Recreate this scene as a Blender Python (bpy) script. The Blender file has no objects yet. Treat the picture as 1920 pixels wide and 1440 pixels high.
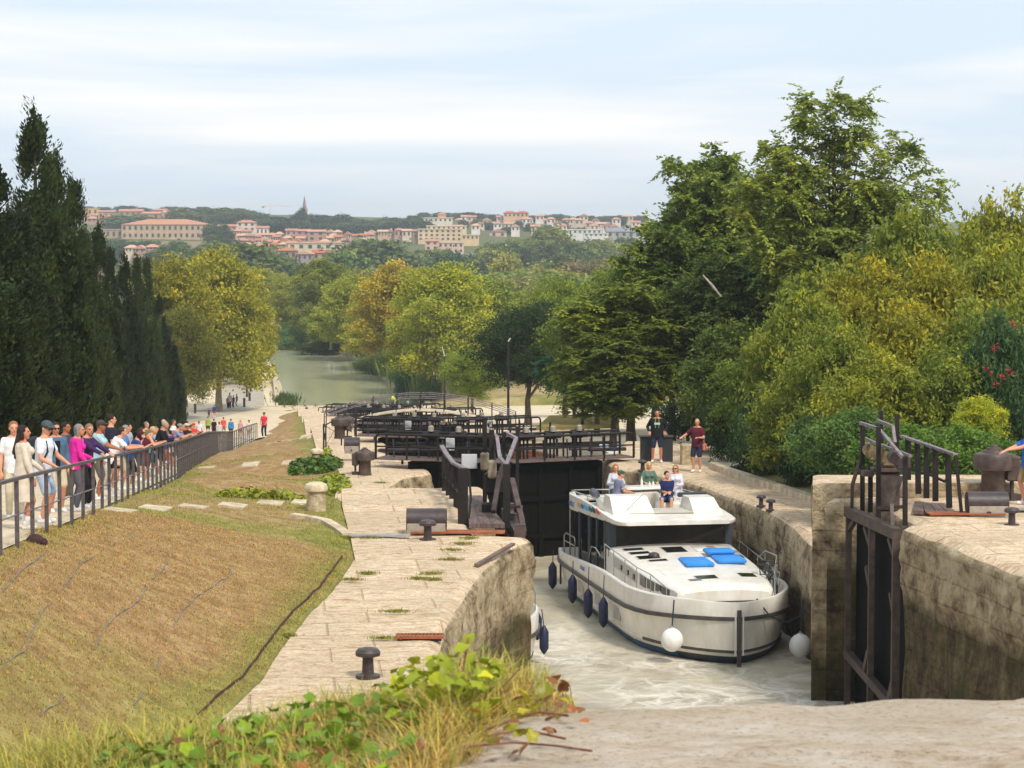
import bpy, math, random
import numpy as np
from mathutils import Vector, Matrix, noise
R = math.radians
random.seed(7)
rng = np.random.default_rng(7)
sc = bpy.context.scene
col = sc.collection

# ---------------------------------------------------------------- camera, world, sun, exposure
F = 4300.0; TH = math.atan(290.0 / F); CZ = 20.0
cam = bpy.data.cameras.new('camera'); camo = bpy.data.objects.new('camera', cam); col.objects.link(camo)
cam.sensor_width = 36.0; cam.lens = F / 1920.0 * 36.0
cam.clip_start = 0.5; cam.clip_end = 20000
camo.location = (0, 0, CZ); camo.rotation_euler = (R(90) - TH, 0, 0)
sc.camera = camo
SUN_EL, SUN_ROT = R(48), R(150)
w = bpy.data.worlds.new('World'); sc.world = w; w.use_nodes = True
nt = w.node_tree; N = nt.nodes; N.clear()
def wn(t, **k):
    n = N.new(t)
    for a, b in k.items(): setattr(n, a, b)
    return n
out = wn('ShaderNodeOutputWorld'); bg = wn('ShaderNodeBackground'); bg.inputs[1].default_value = 0.105
sky = wn('ShaderNodeTexSky'); sky.sky_type = 'NISHITA'; sky.sun_disc = False
sky.sun_elevation = SUN_EL; sky.sun_rotation = SUN_ROT; sky.dust_density = 1.0; sky.air_density = 1.0
tc = wn('ShaderNodeTexCoord'); mp = wn('ShaderNodeMapping'); mp.inputs['Scale'].default_value = (1.3, 1.3, 13)
mp.inputs['Rotation'].default_value = (0, R(9), 0)
no = wn('ShaderNodeTexNoise'); no.inputs['Scale'].default_value = 2.6; no.inputs['Detail'].default_value = 7; no.inputs['Roughness'].default_value = .5
no.inputs['Distortion'].default_value = .35
rp = wn('ShaderNodeValToRGB'); rp.color_ramp.elements[0].position = .43; rp.color_ramp.elements[1].position = .72
mp2 = wn('ShaderNodeMapping'); mp2.inputs['Scale'].default_value = (1.0, 1.0, 5)
no2 = wn('ShaderNodeTexNoise'); no2.inputs['Scale'].default_value = 5; no2.inputs['Detail'].default_value = 5
mx = wn('ShaderNodeMix', data_type='RGBA'); mx.inputs[7].default_value = (9.0, 8.7, 8.4, 1)
pale = wn('ShaderNodeMix', data_type='RGBA'); pale.inputs[0].default_value = .9; pale.inputs[7].default_value = (6.2, 7.15, 8.1, 1)
mx2 = wn('ShaderNodeMix', data_type='RGBA'); mx2.blend_type = 'MULTIPLY'; mx2.inputs[0].default_value = .14
rp2 = wn('ShaderNodeValToRGB'); rp2.color_ramp.elements[0].position = .3; rp2.color_ramp.elements[0].color = (.72, .76, .82, 1); rp2.color_ramp.elements[1].position = .75
# horizon lift: clouds thin to a pale band near the horizon
l = nt.links.new
l(tc.outputs['Generated'], mp.inputs[0]); l(mp.outputs[0], no.inputs[0]); l(no.outputs[0], rp.inputs[0])
l(tc.outputs['Generated'], mp2.inputs[0]); l(mp2.outputs[0], no2.inputs[0]); l(no2.outputs[0], rp2.inputs[0])
l(sky.outputs[0], pale.inputs[6]); l(pale.outputs[2], mx.inputs[6]); l(rp.outputs[0], mx.inputs[0])
l(mx.outputs[2], mx2.inputs[6]); l(rp2.outputs[0], mx2.inputs[7])
l(mx2.outputs[2], bg.inputs[0]); l(bg.outputs[0], out.inputs[0])
sd = bpy.data.lights.new('sun', 'SUN'); sd.energy = 2.7; sd.angle = R(10); sd.color = (1, .93, .82)
so = bpy.data.objects.new('sun', sd); col.objects.link(so)
# sun direction: behind the camera, a little to the right and high
so.rotation_euler = (R(90) - SUN_EL, 0, R(30))
sc.view_settings.view_transform = 'Standard'; sc.view_settings.look = 'None'; sc.view_settings.gamma = 1
sc.view_settings.exposure = 0.33
cam.dof.use_dof = True; cam.dof.focus_distance = 55; cam.dof.aperture_fstop = 9
sc.cycles.max_bounces = 6; sc.cycles.transparent_max_bounces = 6
sc.cycles.use_denoising = True

# ---------------------------------------------------------------- photo geometry helpers
CT, ST = math.cos(TH), math.sin(TH)
def ray(px, py):
    x = (px - 960) / F; y = -(py - 720) / F
    return Vector((x, CT + y * ST, -ST + y * CT))
def W(px, py, d):
    r = ray(px, py); k = d / r.y
    return Vector((r.x * k, d, CZ + r.z * k))
def G(px, py, z):
    r = ray(px, py); k = (z - CZ) / r.z
    return Vector((r.x * k, r.y * k, z))
def interp(tab, x):
    if x <= tab[0][0]: return tab[0][1]
    for (a, b), (c, d) in zip(tab, tab[1:]):
        if x <= c: return b + (d - b) * (x - a) / (c - a)
    return tab[-1][1]

# ---------------------------------------------------------------- objects, tags
def tag(o, label=None, cat=None, group=None, kind=None):
    if label: o['label'] = label
    if cat: o['category'] = cat
    if group: o['group'] = group
    if kind: o['kind'] = kind
    return o
def thing(name, label, cat, loc=(0, 0, 0), rz=0.0, group=None):
    o = bpy.data.objects.new(name, None); col.objects.link(o)
    o.location = loc; o.rotation_euler = (0, 0, rz); o.empty_display_size = .2
    return tag(o, label, cat, group)
def copy_tree(o, parent=None):
    c = o.copy(); col.objects.link(c); c.parent = parent
    for ch in list(o.children): copy_tree(ch, c)
    return c
def finish(name, me, parent=None, smooth=True, ang=38):
    if smooth:
        me.polygons.foreach_set('use_smooth', [True] * len(me.polygons))
        me.set_sharp_from_angle(angle=R(ang))
    o = bpy.data.objects.new(name, me); col.objects.link(o); o.parent = parent
    return o

class MB:
    """collects shapes into one mesh; mats is a list of materials, m the index in use"""
    def __init__(s): s.v = []; s.f = []; s.mi = []; s.m = 0; s.M = None
    def add(s, vs, fs):
        n = len(s.v)
        if s.M is not None: vs = [s.M @ Vector(p) for p in vs]
        s.v += [tuple(p) for p in vs]; s.f += [tuple(i + n for i in f) for f in fs]; s.mi += [s.m] * len(fs)
        return s
    def box(s, c, d, rz=0.0, bev=0.0):
        x, y, z = d[0] / 2, d[1] / 2, d[2] / 2; ca, sa = math.cos(rz), math.sin(rz)
        if bev <= 0:
            L = [(-x, -y, -z), (x, -y, -z), (x, y, -z), (-x, y, -z), (-x, -y, z), (x, -y, z), (x, y, z), (-x, y, z)]
            fs = [(0, 3, 2, 1), (4, 5, 6, 7), (0, 1, 5, 4), (1, 2, 6, 5), (2, 3, 7, 6), (3, 0, 4, 7)]
        else:
            b = min(bev, x * .9, y * .9, z * .9); L = []
            for (zz, k) in ((-z, b), (-z + b, 0), (z - b, 0), (z, b)):
                xx, yy = x - k, y - k; q = b - k * .3
                L += [(-xx + b * .6, -yy, zz), (xx - b * .6, -yy, zz), (xx, -yy + b * .6, zz), (xx, yy - b * .6, zz),
                      (xx - b * .6, yy, zz), (-xx + b * .6, yy, zz), (-xx, yy - b * .6, zz), (-xx, -yy + b * .6, zz)]
            fs = [tuple(range(7, -1, -1)), tuple(range(24, 32))]
            for r in range(3):
                for i in range(8):
                    j = (i + 1) % 8; fs.append((r * 8 + i, r * 8 + j, r * 8 + 8 + j, r * 8 + 8 + i))
        return s.add([(c[0] + p[0] * ca - p[1] * sa, c[1] + p[0] * sa + p[1] * ca, c[2] + p[2]) for p in L], fs)
    def bar(s, a, b, wd, ht=None, up=(0, 0, 1)):
        """rectangular bar between two points"""
        a, b = Vector(a), Vector(b); ht = ht or wd; d = (b - a)
        if d.length < 1e-6: return s
        d.normalize(); u = Vector(up)
        if abs(d.dot(u)) > .97: u = Vector((0, 1, 0))
        x = d.cross(u).normalized() * wd / 2; y = x.normalized().cross(d).normalized() * ht / 2
        L = [a - x - y, a + x - y, a + x + y, a - x + y, b - x - y, b + x - y, b + x + y, b - x + y]
        return s.add(L, [(0, 1, 2, 3), (7, 6, 5, 4), (0, 4, 5, 1), (1, 5, 6, 2), (2, 6, 7, 3), (3, 7, 4, 0)])
    def tube(s, pts, r, n=8, cap=True):
        pts = [Vector(p) for p in pts]; k = len(pts)
        rs = r if isinstance(r, (list, tuple)) else [r] * k
        vs = []; fs = []; u = None
        for i, p in enumerate(pts):
            d = (pts[min(i + 1, k - 1)] - pts[max(i - 1, 0)])
            d = d.normalized() if d.length > 1e-9 else Vector((0, 0, 1))
            if u is None: u = d.orthogonal().normalized()
            u = (u - d * u.dot(d)); u = u.normalized() if u.length > 1e-6 else d.orthogonal().normalized()
            v = d.cross(u)
            for j in range(n):
                a = 2 * math.pi * j / n
                vs.append(p + (u * math.cos(a) + v * math.sin(a)) * rs[i])
        for i in range(k - 1):
            for j in range(n):
                q = (j + 1) % n; fs.append((i * n + j, i * n + q, (i + 1) * n + q, (i + 1) * n + j))
        if cap: fs += [tuple(range(n - 1, -1, -1)), tuple(range((k - 1) * n, k * n))]
        return s.add(vs, fs)
    def lathe(s, c, prof, n=20):
        vs = []; fs = []; k = len(prof)
        for (r, z) in prof:
            for j in range(n):
                a = 2 * math.pi * j / n; vs.append((c[0] + r * math.cos(a), c[1] + r * math.sin(a), c[2] + z))
        for i in range(k - 1):
            for j in range(n):
                q = (j + 1) % n; fs.append((i * n + j, i * n + q, (i + 1) * n + q, (i + 1) * n + j))
        fs += [tuple(range(n - 1, -1, -1)), tuple(range((k - 1) * n, k * n))]
        return s.add(vs, fs)
    def ell(s, c, r, n=12, k=8, Mx=None):
        vs = []; fs = []
        for i in range(1, k):
            a = math.pi * i / k
            for j in range(n):
                b = 2 * math.pi * j / n
                vs.append(Vector((r[0] * math.sin(a) * math.cos(b), r[1] * math.sin(a) * math.sin(b), r[2] * math.cos(a))))
        vs += [Vector((0, 0, r[2])), Vector((0, 0, -r[2]))]; t, b_ = len(vs) - 2, len(vs) - 1
        for j in range(n):
            q = (j + 1) % n
            fs.append((t, j, q)); fs.append((b_, (k - 2) * n + q, (k - 2) * n + j))
            for i in range(k - 2): fs.append((i * n + j, (i + 1) * n + j, (i + 1) * n + q, i * n + q))
        if Mx is not None: vs = [Mx @ v for v in vs]
        return s.add([Vector(c) + v for v in vs], fs)
    def prism(s, poly, z0, z1):
        n = len(poly)
        vs = [(p[0], p[1], z0) for p in poly] + [(p[0], p[1], z1) for p in poly]
        fs = [tuple(range(n - 1, -1, -1)), tuple(range(n, 2 * n))] + [(i, (i + 1) % n, n + (i + 1) % n, n + i) for i in range(n)]
        return s.add(vs, fs)
    def loft(s, rows, closed=False, flip=False):
        n = len(rows[0]); vs = [p for r in rows for p in r]; fs = []
        for i in range(len(rows) - 1):
            for j in range(n if closed else n - 1):
                q = (j + 1) % n; f = (i * n + j, i * n + q, (i + 1) * n + q, (i + 1) * n + j)
                fs.append(f[::-1] if flip else f)
        return s.add(vs, fs)
    def build(s, name, mats, parent=None, world=False, smooth=True, ang=38):
        if not isinstance(mats, (list, tuple)): mats = [mats]
        vs = s.v
        if world and parent is not None:
            L = parent.location; c, q = math.cos(-parent.rotation_euler.z), math.sin(-parent.rotation_euler.z)
            vs = [((p[0] - L.x) * c - (p[1] - L.y) * q, (p[0] - L.x) * q + (p[1] - L.y) * c, p[2] - L.z) for p in vs]
        me = bpy.data.meshes.new(name); me.from_pydata(vs, [], s.f)
        for m in mats: me.materials.append(m)
        me.polygons.foreach_set('material_index', s.mi); me.update()
        return finish(name, me, parent, smooth, ang)

# ---------------------------------------------------------------- materials
def lin(c):
    """sRGB hex -> linear"""
    if isinstance(c, str):
        c = [int(c[i:i + 2], 16) / 255 for i in (0, 2, 4)]
        return tuple(x / 12.92 if x <= .04045 else ((x + .055) / 1.055) ** 2.4 for x in c)
    return tuple(c)
_mc = {}
def mat(name, c1, c2=None, scale=6.0, rough=.7, bump=0.0, bscale=None, metal=0.0, detail=6, stretch=(1, 1, 1), lo=.35, hi=.65, spec=.4, space='Object', alpha=None):
    if name in _mc: return _mc[name]
    m = bpy.data.materials.new(name); m.use_nodes = True; nt = m.node_tree; b = nt.nodes['Principled BSDF']
    c1 = lin(c1); c2 = lin(c2) if c2 else tuple(min(1, x * .78) for x in c1)
    tc = nt.nodes.new('ShaderNodeTexCoord'); mp = nt.nodes.new('ShaderNodeMapping'); mp.inputs['Scale'].default_value = stretch
    if space == 'World':
        g = nt.nodes.new('ShaderNodeNewGeometry'); nt.links.new(g.outputs['Position'], mp.inputs[0])
    else: nt.links.new(tc.outputs['Object'], mp.inputs[0])
    n = nt.nodes.new('ShaderNodeTexNoise'); n.inputs['Scale'].default_value = scale; n.inputs['Detail'].default_value = detail; n.inputs['Roughness'].default_value = .62
    nt.links.new(mp.outputs[0], n.inputs[0])
    r = nt.nodes.new('ShaderNodeValToRGB'); r.color_ramp.elements[0].position = lo; r.color_ramp.elements[1].position = hi
    r.color_ramp.elements[0].color = (*c2, 1); r.color_ramp.elements[1].color = (*c1, 1)
    nt.links.new(n.outputs[0], r.inputs[0]); nt.links.new(r.outputs[0], b.inputs['Base Color'])
    b.inputs['Roughness'].default_value = rough; b.inputs['Metallic'].default_value = metal
    b.inputs['Specular IOR Level'].default_value = spec
    if bump:
        n2 = nt.nodes.new('ShaderNodeTexNoise'); n2.inputs['Scale'].default_value = bscale or scale * 3; n2.inputs['Detail'].default_value = 8
        nt.links.new(mp.outputs[0], n2.inputs[0]); bp = nt.nodes.new('ShaderNodeBump'); bp.inputs['Strength'].default_value = bump; bp.inputs['Distance'].default_value = .05
        nt.links.new(n2.outputs[0], bp.inputs['Height']); nt.links.new(bp.outputs[0], b.inputs['Normal'])
    _mc[name] = m; return m

class NT:
    """tiny node helper for the bespoke materials"""
    def __init__(s, name):
        s.m = bpy.data.materials.new(name); s.m.use_nodes = True; s.t = s.m.node_tree; s.b = s.t.nodes['Principled BSDF']
        g = s.t.nodes.new('ShaderNodeNewGeometry'); s.pos = g.outputs['Position']; s.nor = g.outputs['Normal']
        s.obj = s.t.nodes.new('ShaderNodeTexCoord').outputs['Object']
    def n(s, t, **k):
        n = s.t.nodes.new(t)
        for a, b in k.items(): setattr(n, a, b)
        return n
    def put(s, sock, v):
        if hasattr(v, 'links'): s.t.links.new(v, sock)
        else: sock.default_value = v
    def map(s, v, scale=(1, 1, 1), rot=(0, 0, 0), loc=(0, 0, 0)):
        n = s.n('ShaderNodeMapping'); s.put(n.inputs[0], v); n.inputs['Scale'].default_value = scale; n.inputs['Rotation'].default_value = rot; n.inputs['Location'].default_value = loc
        return n.outputs[0]
    def noise(s, v, scale, detail=6, rough=.6, dist=0.0):
        n = s.n('ShaderNodeTexNoise'); s.put(n.inputs[0], v); n.inputs['Scale'].default_value = scale; n.inputs['Detail'].default_value = detail
        n.inputs['Roughness'].default_value = rough; n.inputs['Distortion'].default_value = dist; return n.outputs[0]
    def vor(s, v, scale, feat='F1', rnd=1.0):
        n = s.n('ShaderNodeTexVoronoi', feature=feat); s.put(n.inputs[0], v); n.inputs['Scale'].default_value = scale; n.inputs['Randomness'].default_value = rnd
        return n.outputs['Distance']
    def ramp(s, v, stops):
        n = s.n('ShaderNodeValToRGB'); s.put(n.inputs[0], v); cr = n.color_ramp
        while len(cr.elements) < len(stops): cr.elements.new(.5)
        for e, (p, c) in zip(cr.elements, stops):
            e.position = p; e.color = (c, c, c, 1) if isinstance(c, (int, float)) else (*lin(c), 1)
        return n.outputs[0]
    def mix(s, f, a, b, mode='MIX'):
        n = s.n('ShaderNodeMix', data_type='RGBA'); n.blend_type = mode; s.put(n.inputs[0], f)
        s.put(n.inputs[6], a if hasattr(a, 'links') else (*lin(a), 1)); s.put(n.inputs[7], b if hasattr(b, 'links') else (*lin(b), 1)); return n.outputs[2]
    def math(s, op, a, b=0.0, clamp=False):
        n = s.n('ShaderNodeMath', operation=op); n.use_clamp = clamp; s.put(n.inputs[0], a); s.put(n.inputs[1], b); return n.outputs[0]
    def xyz(s, v):
        n = s.n('ShaderNodeSeparateXYZ'); s.put(n.inputs[0], v); return n.outputs
    def bump(s, h, st=.5, d=.05):
        n = s.n('ShaderNodeBump'); s.put(n.inputs['Height'], h); n.inputs['Strength'].default_value = st; n.inputs['Distance'].default_value = d
        s.t.links.new(n.outputs[0], s.b.inputs['Normal'])
    def fin(s, colr, rough=.8, spec=.3, metal=0.0):
        s.put(s.b.inputs['Base Color'], colr if hasattr(colr, 'links') else (*lin(colr), 1)); s.put(s.b.inputs['Roughness'], rough)
        s.b.inputs['Specular IOR Level'].default_value = spec; s.b.inputs['Metallic'].default_value = metal; return s.m

AX = math.atan(.103)      # lock axis, turned left of the view direction
def mk_pave():
    q = NT('worn limestone paving'); v = q.map(q.pos, (1, 1, 1), (0, 0, -AX))
    big = q.noise(v, .5, 5); med = q.noise(q.map(v, (1.8, 3.4, 1)), 1.7, 8, .68); fine = q.noise(q.map(v, (3, 6, 2)), 6, 8, .72)
    base = q.ramp(med, [(.34, 'ab8c6c'), (.46, 'dfc4a2'), (.62, 'f1dfc4')])
    base = q.mix(q.ramp(big, [(.42, 0.0), (.62, .55)]), base, 'd2bea0')
    bk = q.n('ShaderNodeTexBrick'); q.put(bk.inputs['Vector'], q.map(q.pos, (1, 1, 1), (0, 0, -AX), (.4, .2, 0))); bk.inputs['Scale'].default_value = 1
    bk.inputs['Brick Width'].default_value = 1.9; bk.inputs['Row Height'].default_value = 1.15; bk.inputs['Mortar Size'].default_value = .022; bk.offset = .37
    bk.inputs['Color1'].default_value = (1, 1, 1, 1); bk.inputs['Color2'].default_value = (.82, .8, .78, 1); bk.inputs['Mortar'].default_value = (.62, .57, .5, 1); bk.inputs['Mortar Smooth'].default_value = .5
    base = q.mix(.75, base, bk.outputs[0], 'MULTIPLY')
    crk = q.ramp(q.noise(q.map(v, (1.4, 4, 1)), 2.2, 7, .7), [(.3, 'ffffff'), (.355, '6e5c48'), (.4, 'ffffff')])
    base = q.mix(.6, base, crk, 'MULTIPLY')
    base = q.mix(q.ramp(q.noise(q.map(v, (3.5, 6, 3)), 4.5, 9, .76), [(.4, .75), (.49, 0.0)]), base, '927558')
    g = q.ramp(q.noise(v, 1.3, 5), [(.62, 0.0), (.7, .85)]); g = q.math('MULTIPLY', g, q.ramp(fine, [(.42, 0.0), (.6, 1.0)]))
    base = q.mix(g, base, '8a8a46')
    q.bump(q.math('ADD', q.math('MULTIPLY', fine, .7), q.math('ADD', med, q.math('MULTIPLY', bk.outputs[1], -.8))), .7, .07)
    return q.fin(base, .9, .15)
def mk_wall():
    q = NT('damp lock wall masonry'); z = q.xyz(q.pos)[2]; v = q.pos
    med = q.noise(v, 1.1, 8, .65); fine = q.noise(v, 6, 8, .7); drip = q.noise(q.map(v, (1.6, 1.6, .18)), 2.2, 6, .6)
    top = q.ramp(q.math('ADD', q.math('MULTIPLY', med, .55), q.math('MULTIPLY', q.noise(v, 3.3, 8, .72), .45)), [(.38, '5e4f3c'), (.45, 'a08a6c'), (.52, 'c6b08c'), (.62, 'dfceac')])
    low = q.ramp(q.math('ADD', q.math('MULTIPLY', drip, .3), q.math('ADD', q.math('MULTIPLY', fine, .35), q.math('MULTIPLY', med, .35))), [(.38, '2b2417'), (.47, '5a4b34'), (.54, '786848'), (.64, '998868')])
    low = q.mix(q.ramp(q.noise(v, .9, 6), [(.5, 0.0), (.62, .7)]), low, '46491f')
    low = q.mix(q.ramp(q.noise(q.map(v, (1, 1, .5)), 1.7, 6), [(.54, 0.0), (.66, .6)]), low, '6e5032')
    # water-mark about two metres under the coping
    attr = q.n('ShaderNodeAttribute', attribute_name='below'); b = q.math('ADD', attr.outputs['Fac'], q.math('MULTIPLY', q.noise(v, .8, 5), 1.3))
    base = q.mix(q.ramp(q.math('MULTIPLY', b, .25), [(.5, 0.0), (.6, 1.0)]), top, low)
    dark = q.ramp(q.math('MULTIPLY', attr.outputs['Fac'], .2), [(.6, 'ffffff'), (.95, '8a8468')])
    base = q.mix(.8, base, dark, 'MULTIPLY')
    zb = q.math('FRACT', q.math('MULTIPLY', z, 2.1)); jt = q.ramp(zb, [(0.0, 'e0e0e0'), (.05, '6f6a60'), (.12, 'ffffff')])
    base = q.mix(q.ramp(med, [(.4, .6), (.6, .15)]), base, jt, 'MULTIPLY')
    q.bump(q.math('ADD', q.math('MULTIPLY', fine, .8), q.math('MULTIPLY', med, 2.0)), 1.0, .2)
    return q.fin(base, .85, .2)
def mk_brick():
    q = NT('brick lined chamber wall'); bk = q.n('ShaderNodeTexBrick'); X = q.xyz(q.pos); c = q.n('ShaderNodeCombineXYZ')
    q.put(c.inputs[0], q.math('ADD', X[0], X[1])); q.put(c.inputs[1], X[2]); q.put(bk.inputs['Vector'], c.outputs[0]); bk.inputs['Scale'].default_value = 1
    bk.inputs['Brick Width'].default_value = .5; bk.inputs['Row Height'].default_value = .2; bk.inputs['Mortar Size'].default_value = .02
    bk.inputs['Color1'].default_value = (*lin('a8583c'), 1); bk.inputs['Color2'].default_value = (*lin('8c4a34'), 1); bk.inputs['Mortar'].default_value = (*lin('9a8672'), 1)
    a = q.n('ShaderNodeAttribute', attribute_name='below'); n = q.noise(q.pos, .6, 6)
    base = q.mix(q.ramp(n, [(.5, 0.0), (.66, .7)]), bk.outputs[0], '5e4a38')
    base = q.mix(q.ramp(q.math('MULTIPLY', a.outputs['Fac'], .25), [(.03, 1.0), (.05, 0.0)]), base, 'd4c2a4')
    return q.fin(base, .85, .2)
def mk_lawn():
    q = NT('dry summer lawn'); v = q.pos
    a = q.noise(v, .35, 5, .55); b = q.noise(v, 2.4, 7, .65); c = q.noise(v, 14, 6, .7)
    dry = q.ramp(b, [(.3, '86694a'), (.5, 'a5855c'), (.7, 'bfa47a')]); grn = q.ramp(b, [(.3, '6e703c'), (.55, '8f8b4a'), (.75, 'aea262')])
    at = q.n('ShaderNodeAttribute', attribute_name='green')
    base = q.mix(q.ramp(q.math('ADD', q.math('MULTIPLY', q.math('ADD', q.math('MULTIPLY', a, .6), q.math('MULTIPLY', b, .4)), .9), at.outputs['Fac']), [(.48, 0.0), (.78, 1.0)]), dry, grn)
    base = q.mix(q.ramp(c, [(.3, .5), (.55, 0.0)]), base, '5f4a2a')
    q.bump(q.math('ADD', c, b), .8, .05); return q.fin(base, .95, .1)
def mk_ground():
    q = NT('mixed dry ground'); v = q.pos
    a = q.noise(v, .06, 6); b = q.noise(v, 1.2, 7)
    base = q.mix(q.ramp(a, [(.45, 0.0), (.6, 1.0)]), q.ramp(b, [(.3, '8f8052'), (.7, 'c3ae85')]), q.ramp(b, [(.3, '5c6030'), (.7, '8a8448')]))
    Y = q.xyz(v)[1]; base = q.mix(q.ramp(q.math('MULTIPLY', Y, .001), [(.42, 0.0), (.6, 1.0)]), base, q.ramp(b, [(.3, '4a5230'), (.7, '6c6e42')]))
    return q.fin(base, .95, .1)
M_pave = mk_pave(); M_wall = mk_wall(); M_brick = mk_brick(); M_lawn = mk_lawn(); M_ground = mk_ground()
M_plaza = mat('compacted sand paving', 'd9c8ab', 'c2b091', .8, .9, .2, 9, space='World')
M_path = mat('pale gravel path', 'd2c2a6', 'bba98b', 2.5, .9, .3, 20, space='World')
M_road = mat('grey beige tarmac', 'b3a796', '9f9484', .7, .9, .1, 12, space='World')
M_kerb = mat('kerb stone', 'd6c7ab', 'a8977c', 3, .85, .5, 8, space='World')
M_steel = mat('black brown painted steel', '231b19', '151110', 5, .6, .15, 25, spec=.35)
M_steel2 = mat('weathered dark steel', '5a4840', '3a2e29', 4, .55, .2, 20, spec=.5)
M_rail = mat('worn handrail steel', '8f8488', '6b6064', 8, .65, spec=.35)
M_rust = mat('orange rusty plate', 'a55c38', '7c4229', 3, .8, .3, 20)
M_wood = mat('weathered deck planks', '7b6861', '56463f', 3, .8, .4, 20, stretch=(6, 1, 1))
M_grey = mat('grey metal casing', 'a79c8e', '8c8274', 5, .6)
M_cast = mat('cast iron', '473a3a', '2f2626', 6, .45, .2, 30, spec=.5)
M_stone = mat('lichened stone', 'c9b796', '8c7c5c', 7, .9, .6, 20)
# ---------------------------------------------------------------- terrain profile
HFENCE = [(0, 3.9), (20, 4.3), (33.4, 4.74), (44.7, 5.54), (69.5, 7.5), (100, 9.9), (141, 13.5), (160, 14.6), (200, 17.0), (226, 17.75), (800, 17.8)]
XFENCE = [(0, -6.4), (20, -6.9), (33.4, -7.46), (44.7, -8.1), (69.5, -10.2), (100, -13.3), (122, -15.7), (141, -17.2), (152, -17.7), (162, -17.95), (240, -24)]
HRIGHT = [(0, 5.6), (45, 6.3), (57, 7.7), (80, 8.3), (89, 8.7), (110, 10.2), (141, 12.3), (172, 14.3), (205, 16.5), (226, 17.6), (800, 17.8)]
def ZL(d): return CZ - interp(HFENCE, d)
def ZR(d): return CZ - interp(HRIGHT, d)
def XF(d): return interp(XFENCE, d)
def CL(d): return 3.37 - .103 * (d - 48)
GATES = [50, 79, 110, 141, 172, 205]
LB = [57.5, 87, 118, 149, 180, 213, 229]
LV = [6.5, 8.2, 10.2, 12.2, 14.3, 16.5, 17.6]       # quay level below the eye, upstream to downstream
WL = [11.2, 11.2, 13.2, 15.2, 17.0, 18.4, 18.4]
def halfw(d):
    for k in range(len(GATES) - 1):
        a, b = GATES[k] + 3, GATES[k + 1] - 2
        if a < d < b: return 3.1 + 2.3 * math.sin(math.pi * (d - a) / (b - a)) ** .45
    return 3.1
LIN = [(20, -1.3), (30, -1.2), (34.5, -1.15), (37.5, -1.1), (41, -.85), (44, -.55), (46.8, -.1), (48.2, .39), (48.4, -.75), (54, -1.25), (54.2, -.5), (57.5, -.7)]
RIN = [(20, 12.2), (33, 10.7), (38, 10.0), (42.7, 9.45), (46, 8.9), (49.0, 8.42), (49.25, 8.85), (53.8, 8.5), (54.0, 7.12), (55.8, 7.36)]
LOUT = [(20, -4.6), (28, -4.1), (32.5, -3.62), (37.3, -3.5), (41, -3.22), (45, -3.1), (48.2, -3.42), (53.7, -4.0), (57.5, -4.3), (60, -5.0), (76, -5.7), (87, -7.0), (118, -10.4), (149, -13.6), (180, -16.6), (213, -20), (229, -22)]
ROUT = [(20, 22), (55.79, 22), (55.8, 10.2), (66.8, 8.85), (76.4, 6.7), (87, 6.2), (118, 3.0), (149, 0), (180, -3.2), (213, -6.6), (229, -8.2)]
def frange(a, b, st):
    n = max(1, int(math.ceil((b - a) / st))); return [a + (b - a) * i / n for i in range(n + 1)]
def quay_strip(name, side, k, d0, d1, z, wallmat, depth=6.5, zs=None, rough=1.0):
    """one paved level on one side: top sheet and chamber wall down below the water"""
    ds = set(frange(d0, d1, .22 if k == 0 else .6))
    tab = (LIN if side < 0 else RIN) if k == 0 else None
    if tab: ds |= {p[0] for p in tab if d0 <= p[0] <= d1}
    ds = sorted(ds)
    outt = LOUT if side < 0 else ROUT
    mb = MB(); top = []; wall = []; below = []
    for d in ds:
        xi = interp(tab, d) if tab else CL(d) + side * (halfw(d) + (.42 * min(1, (80 - d) / 14) if side > 0 and k == 1 and d < 80 else 0))
        xo = interp(outt, d)
        rows = []
        m = 26
        for j in range(m + 1):
            u = j / m; x = xo + (xi - xo) * (1 - (1 - u) ** 1.35)
            e = abs(x - xi)
            zz = z + .05 * noise.noise(Vector((x * .7, d * .7, k))) + .018 * noise.noise(Vector((x * 2.1, d * 1.9, k))) - (.1 if rough > .5 else .03) * max(0, 1 - e / .2) ** 2
            rows.append((x, d, zz))
        top.append(rows)
        r = []
        for h in (0.0, .08, .15, .25, .4, .6, .8, 1.0, 1.2, 1.31, 1.5, 1.8, 2.6, 3.4, 4.4, 5.4, depth):
            bx = .13 * noise.noise(Vector((d * .9, h * 1.4, 3.3))) * min(1, h) + .09 * noise.noise(Vector((d * 3, h * 4, 9))) + .06 * (1 if 0 < h < 1.3 else 0)
            bat = .024 * h * (0 if (tab and 48 < d < 58) or k == 1 else 1)
            r.append((xi + side * (-bx) * rough * (h > 0) - side * bat, d, rows[-1][2] - h))
        wall.append(r)
    mb.m = 0; mb.loft(top, flip=(side > 0)); n_top = len(mb.v)
    mb.m = 1; mb.loft(wall, flip=(side > 0))
    # end faces (steps between levels)
    for (r, w_, fl) in ((top[0], wall[0], side > 0), (top[-1], wall[-1], side < 0)):
        a = [(p[0], p[1], p[2]) for p in r]; rowsE = [[(p[0], p[1], p[2] - h) for p in a] for h in (0, .3, 1.2, 3, depth)]
        mb.m = 1; mb.loft(rowsE, flip=fl)
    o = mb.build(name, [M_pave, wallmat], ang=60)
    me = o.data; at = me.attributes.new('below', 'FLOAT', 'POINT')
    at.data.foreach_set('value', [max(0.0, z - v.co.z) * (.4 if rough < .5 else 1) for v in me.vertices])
    tag(o, kind='structure'); return o
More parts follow.
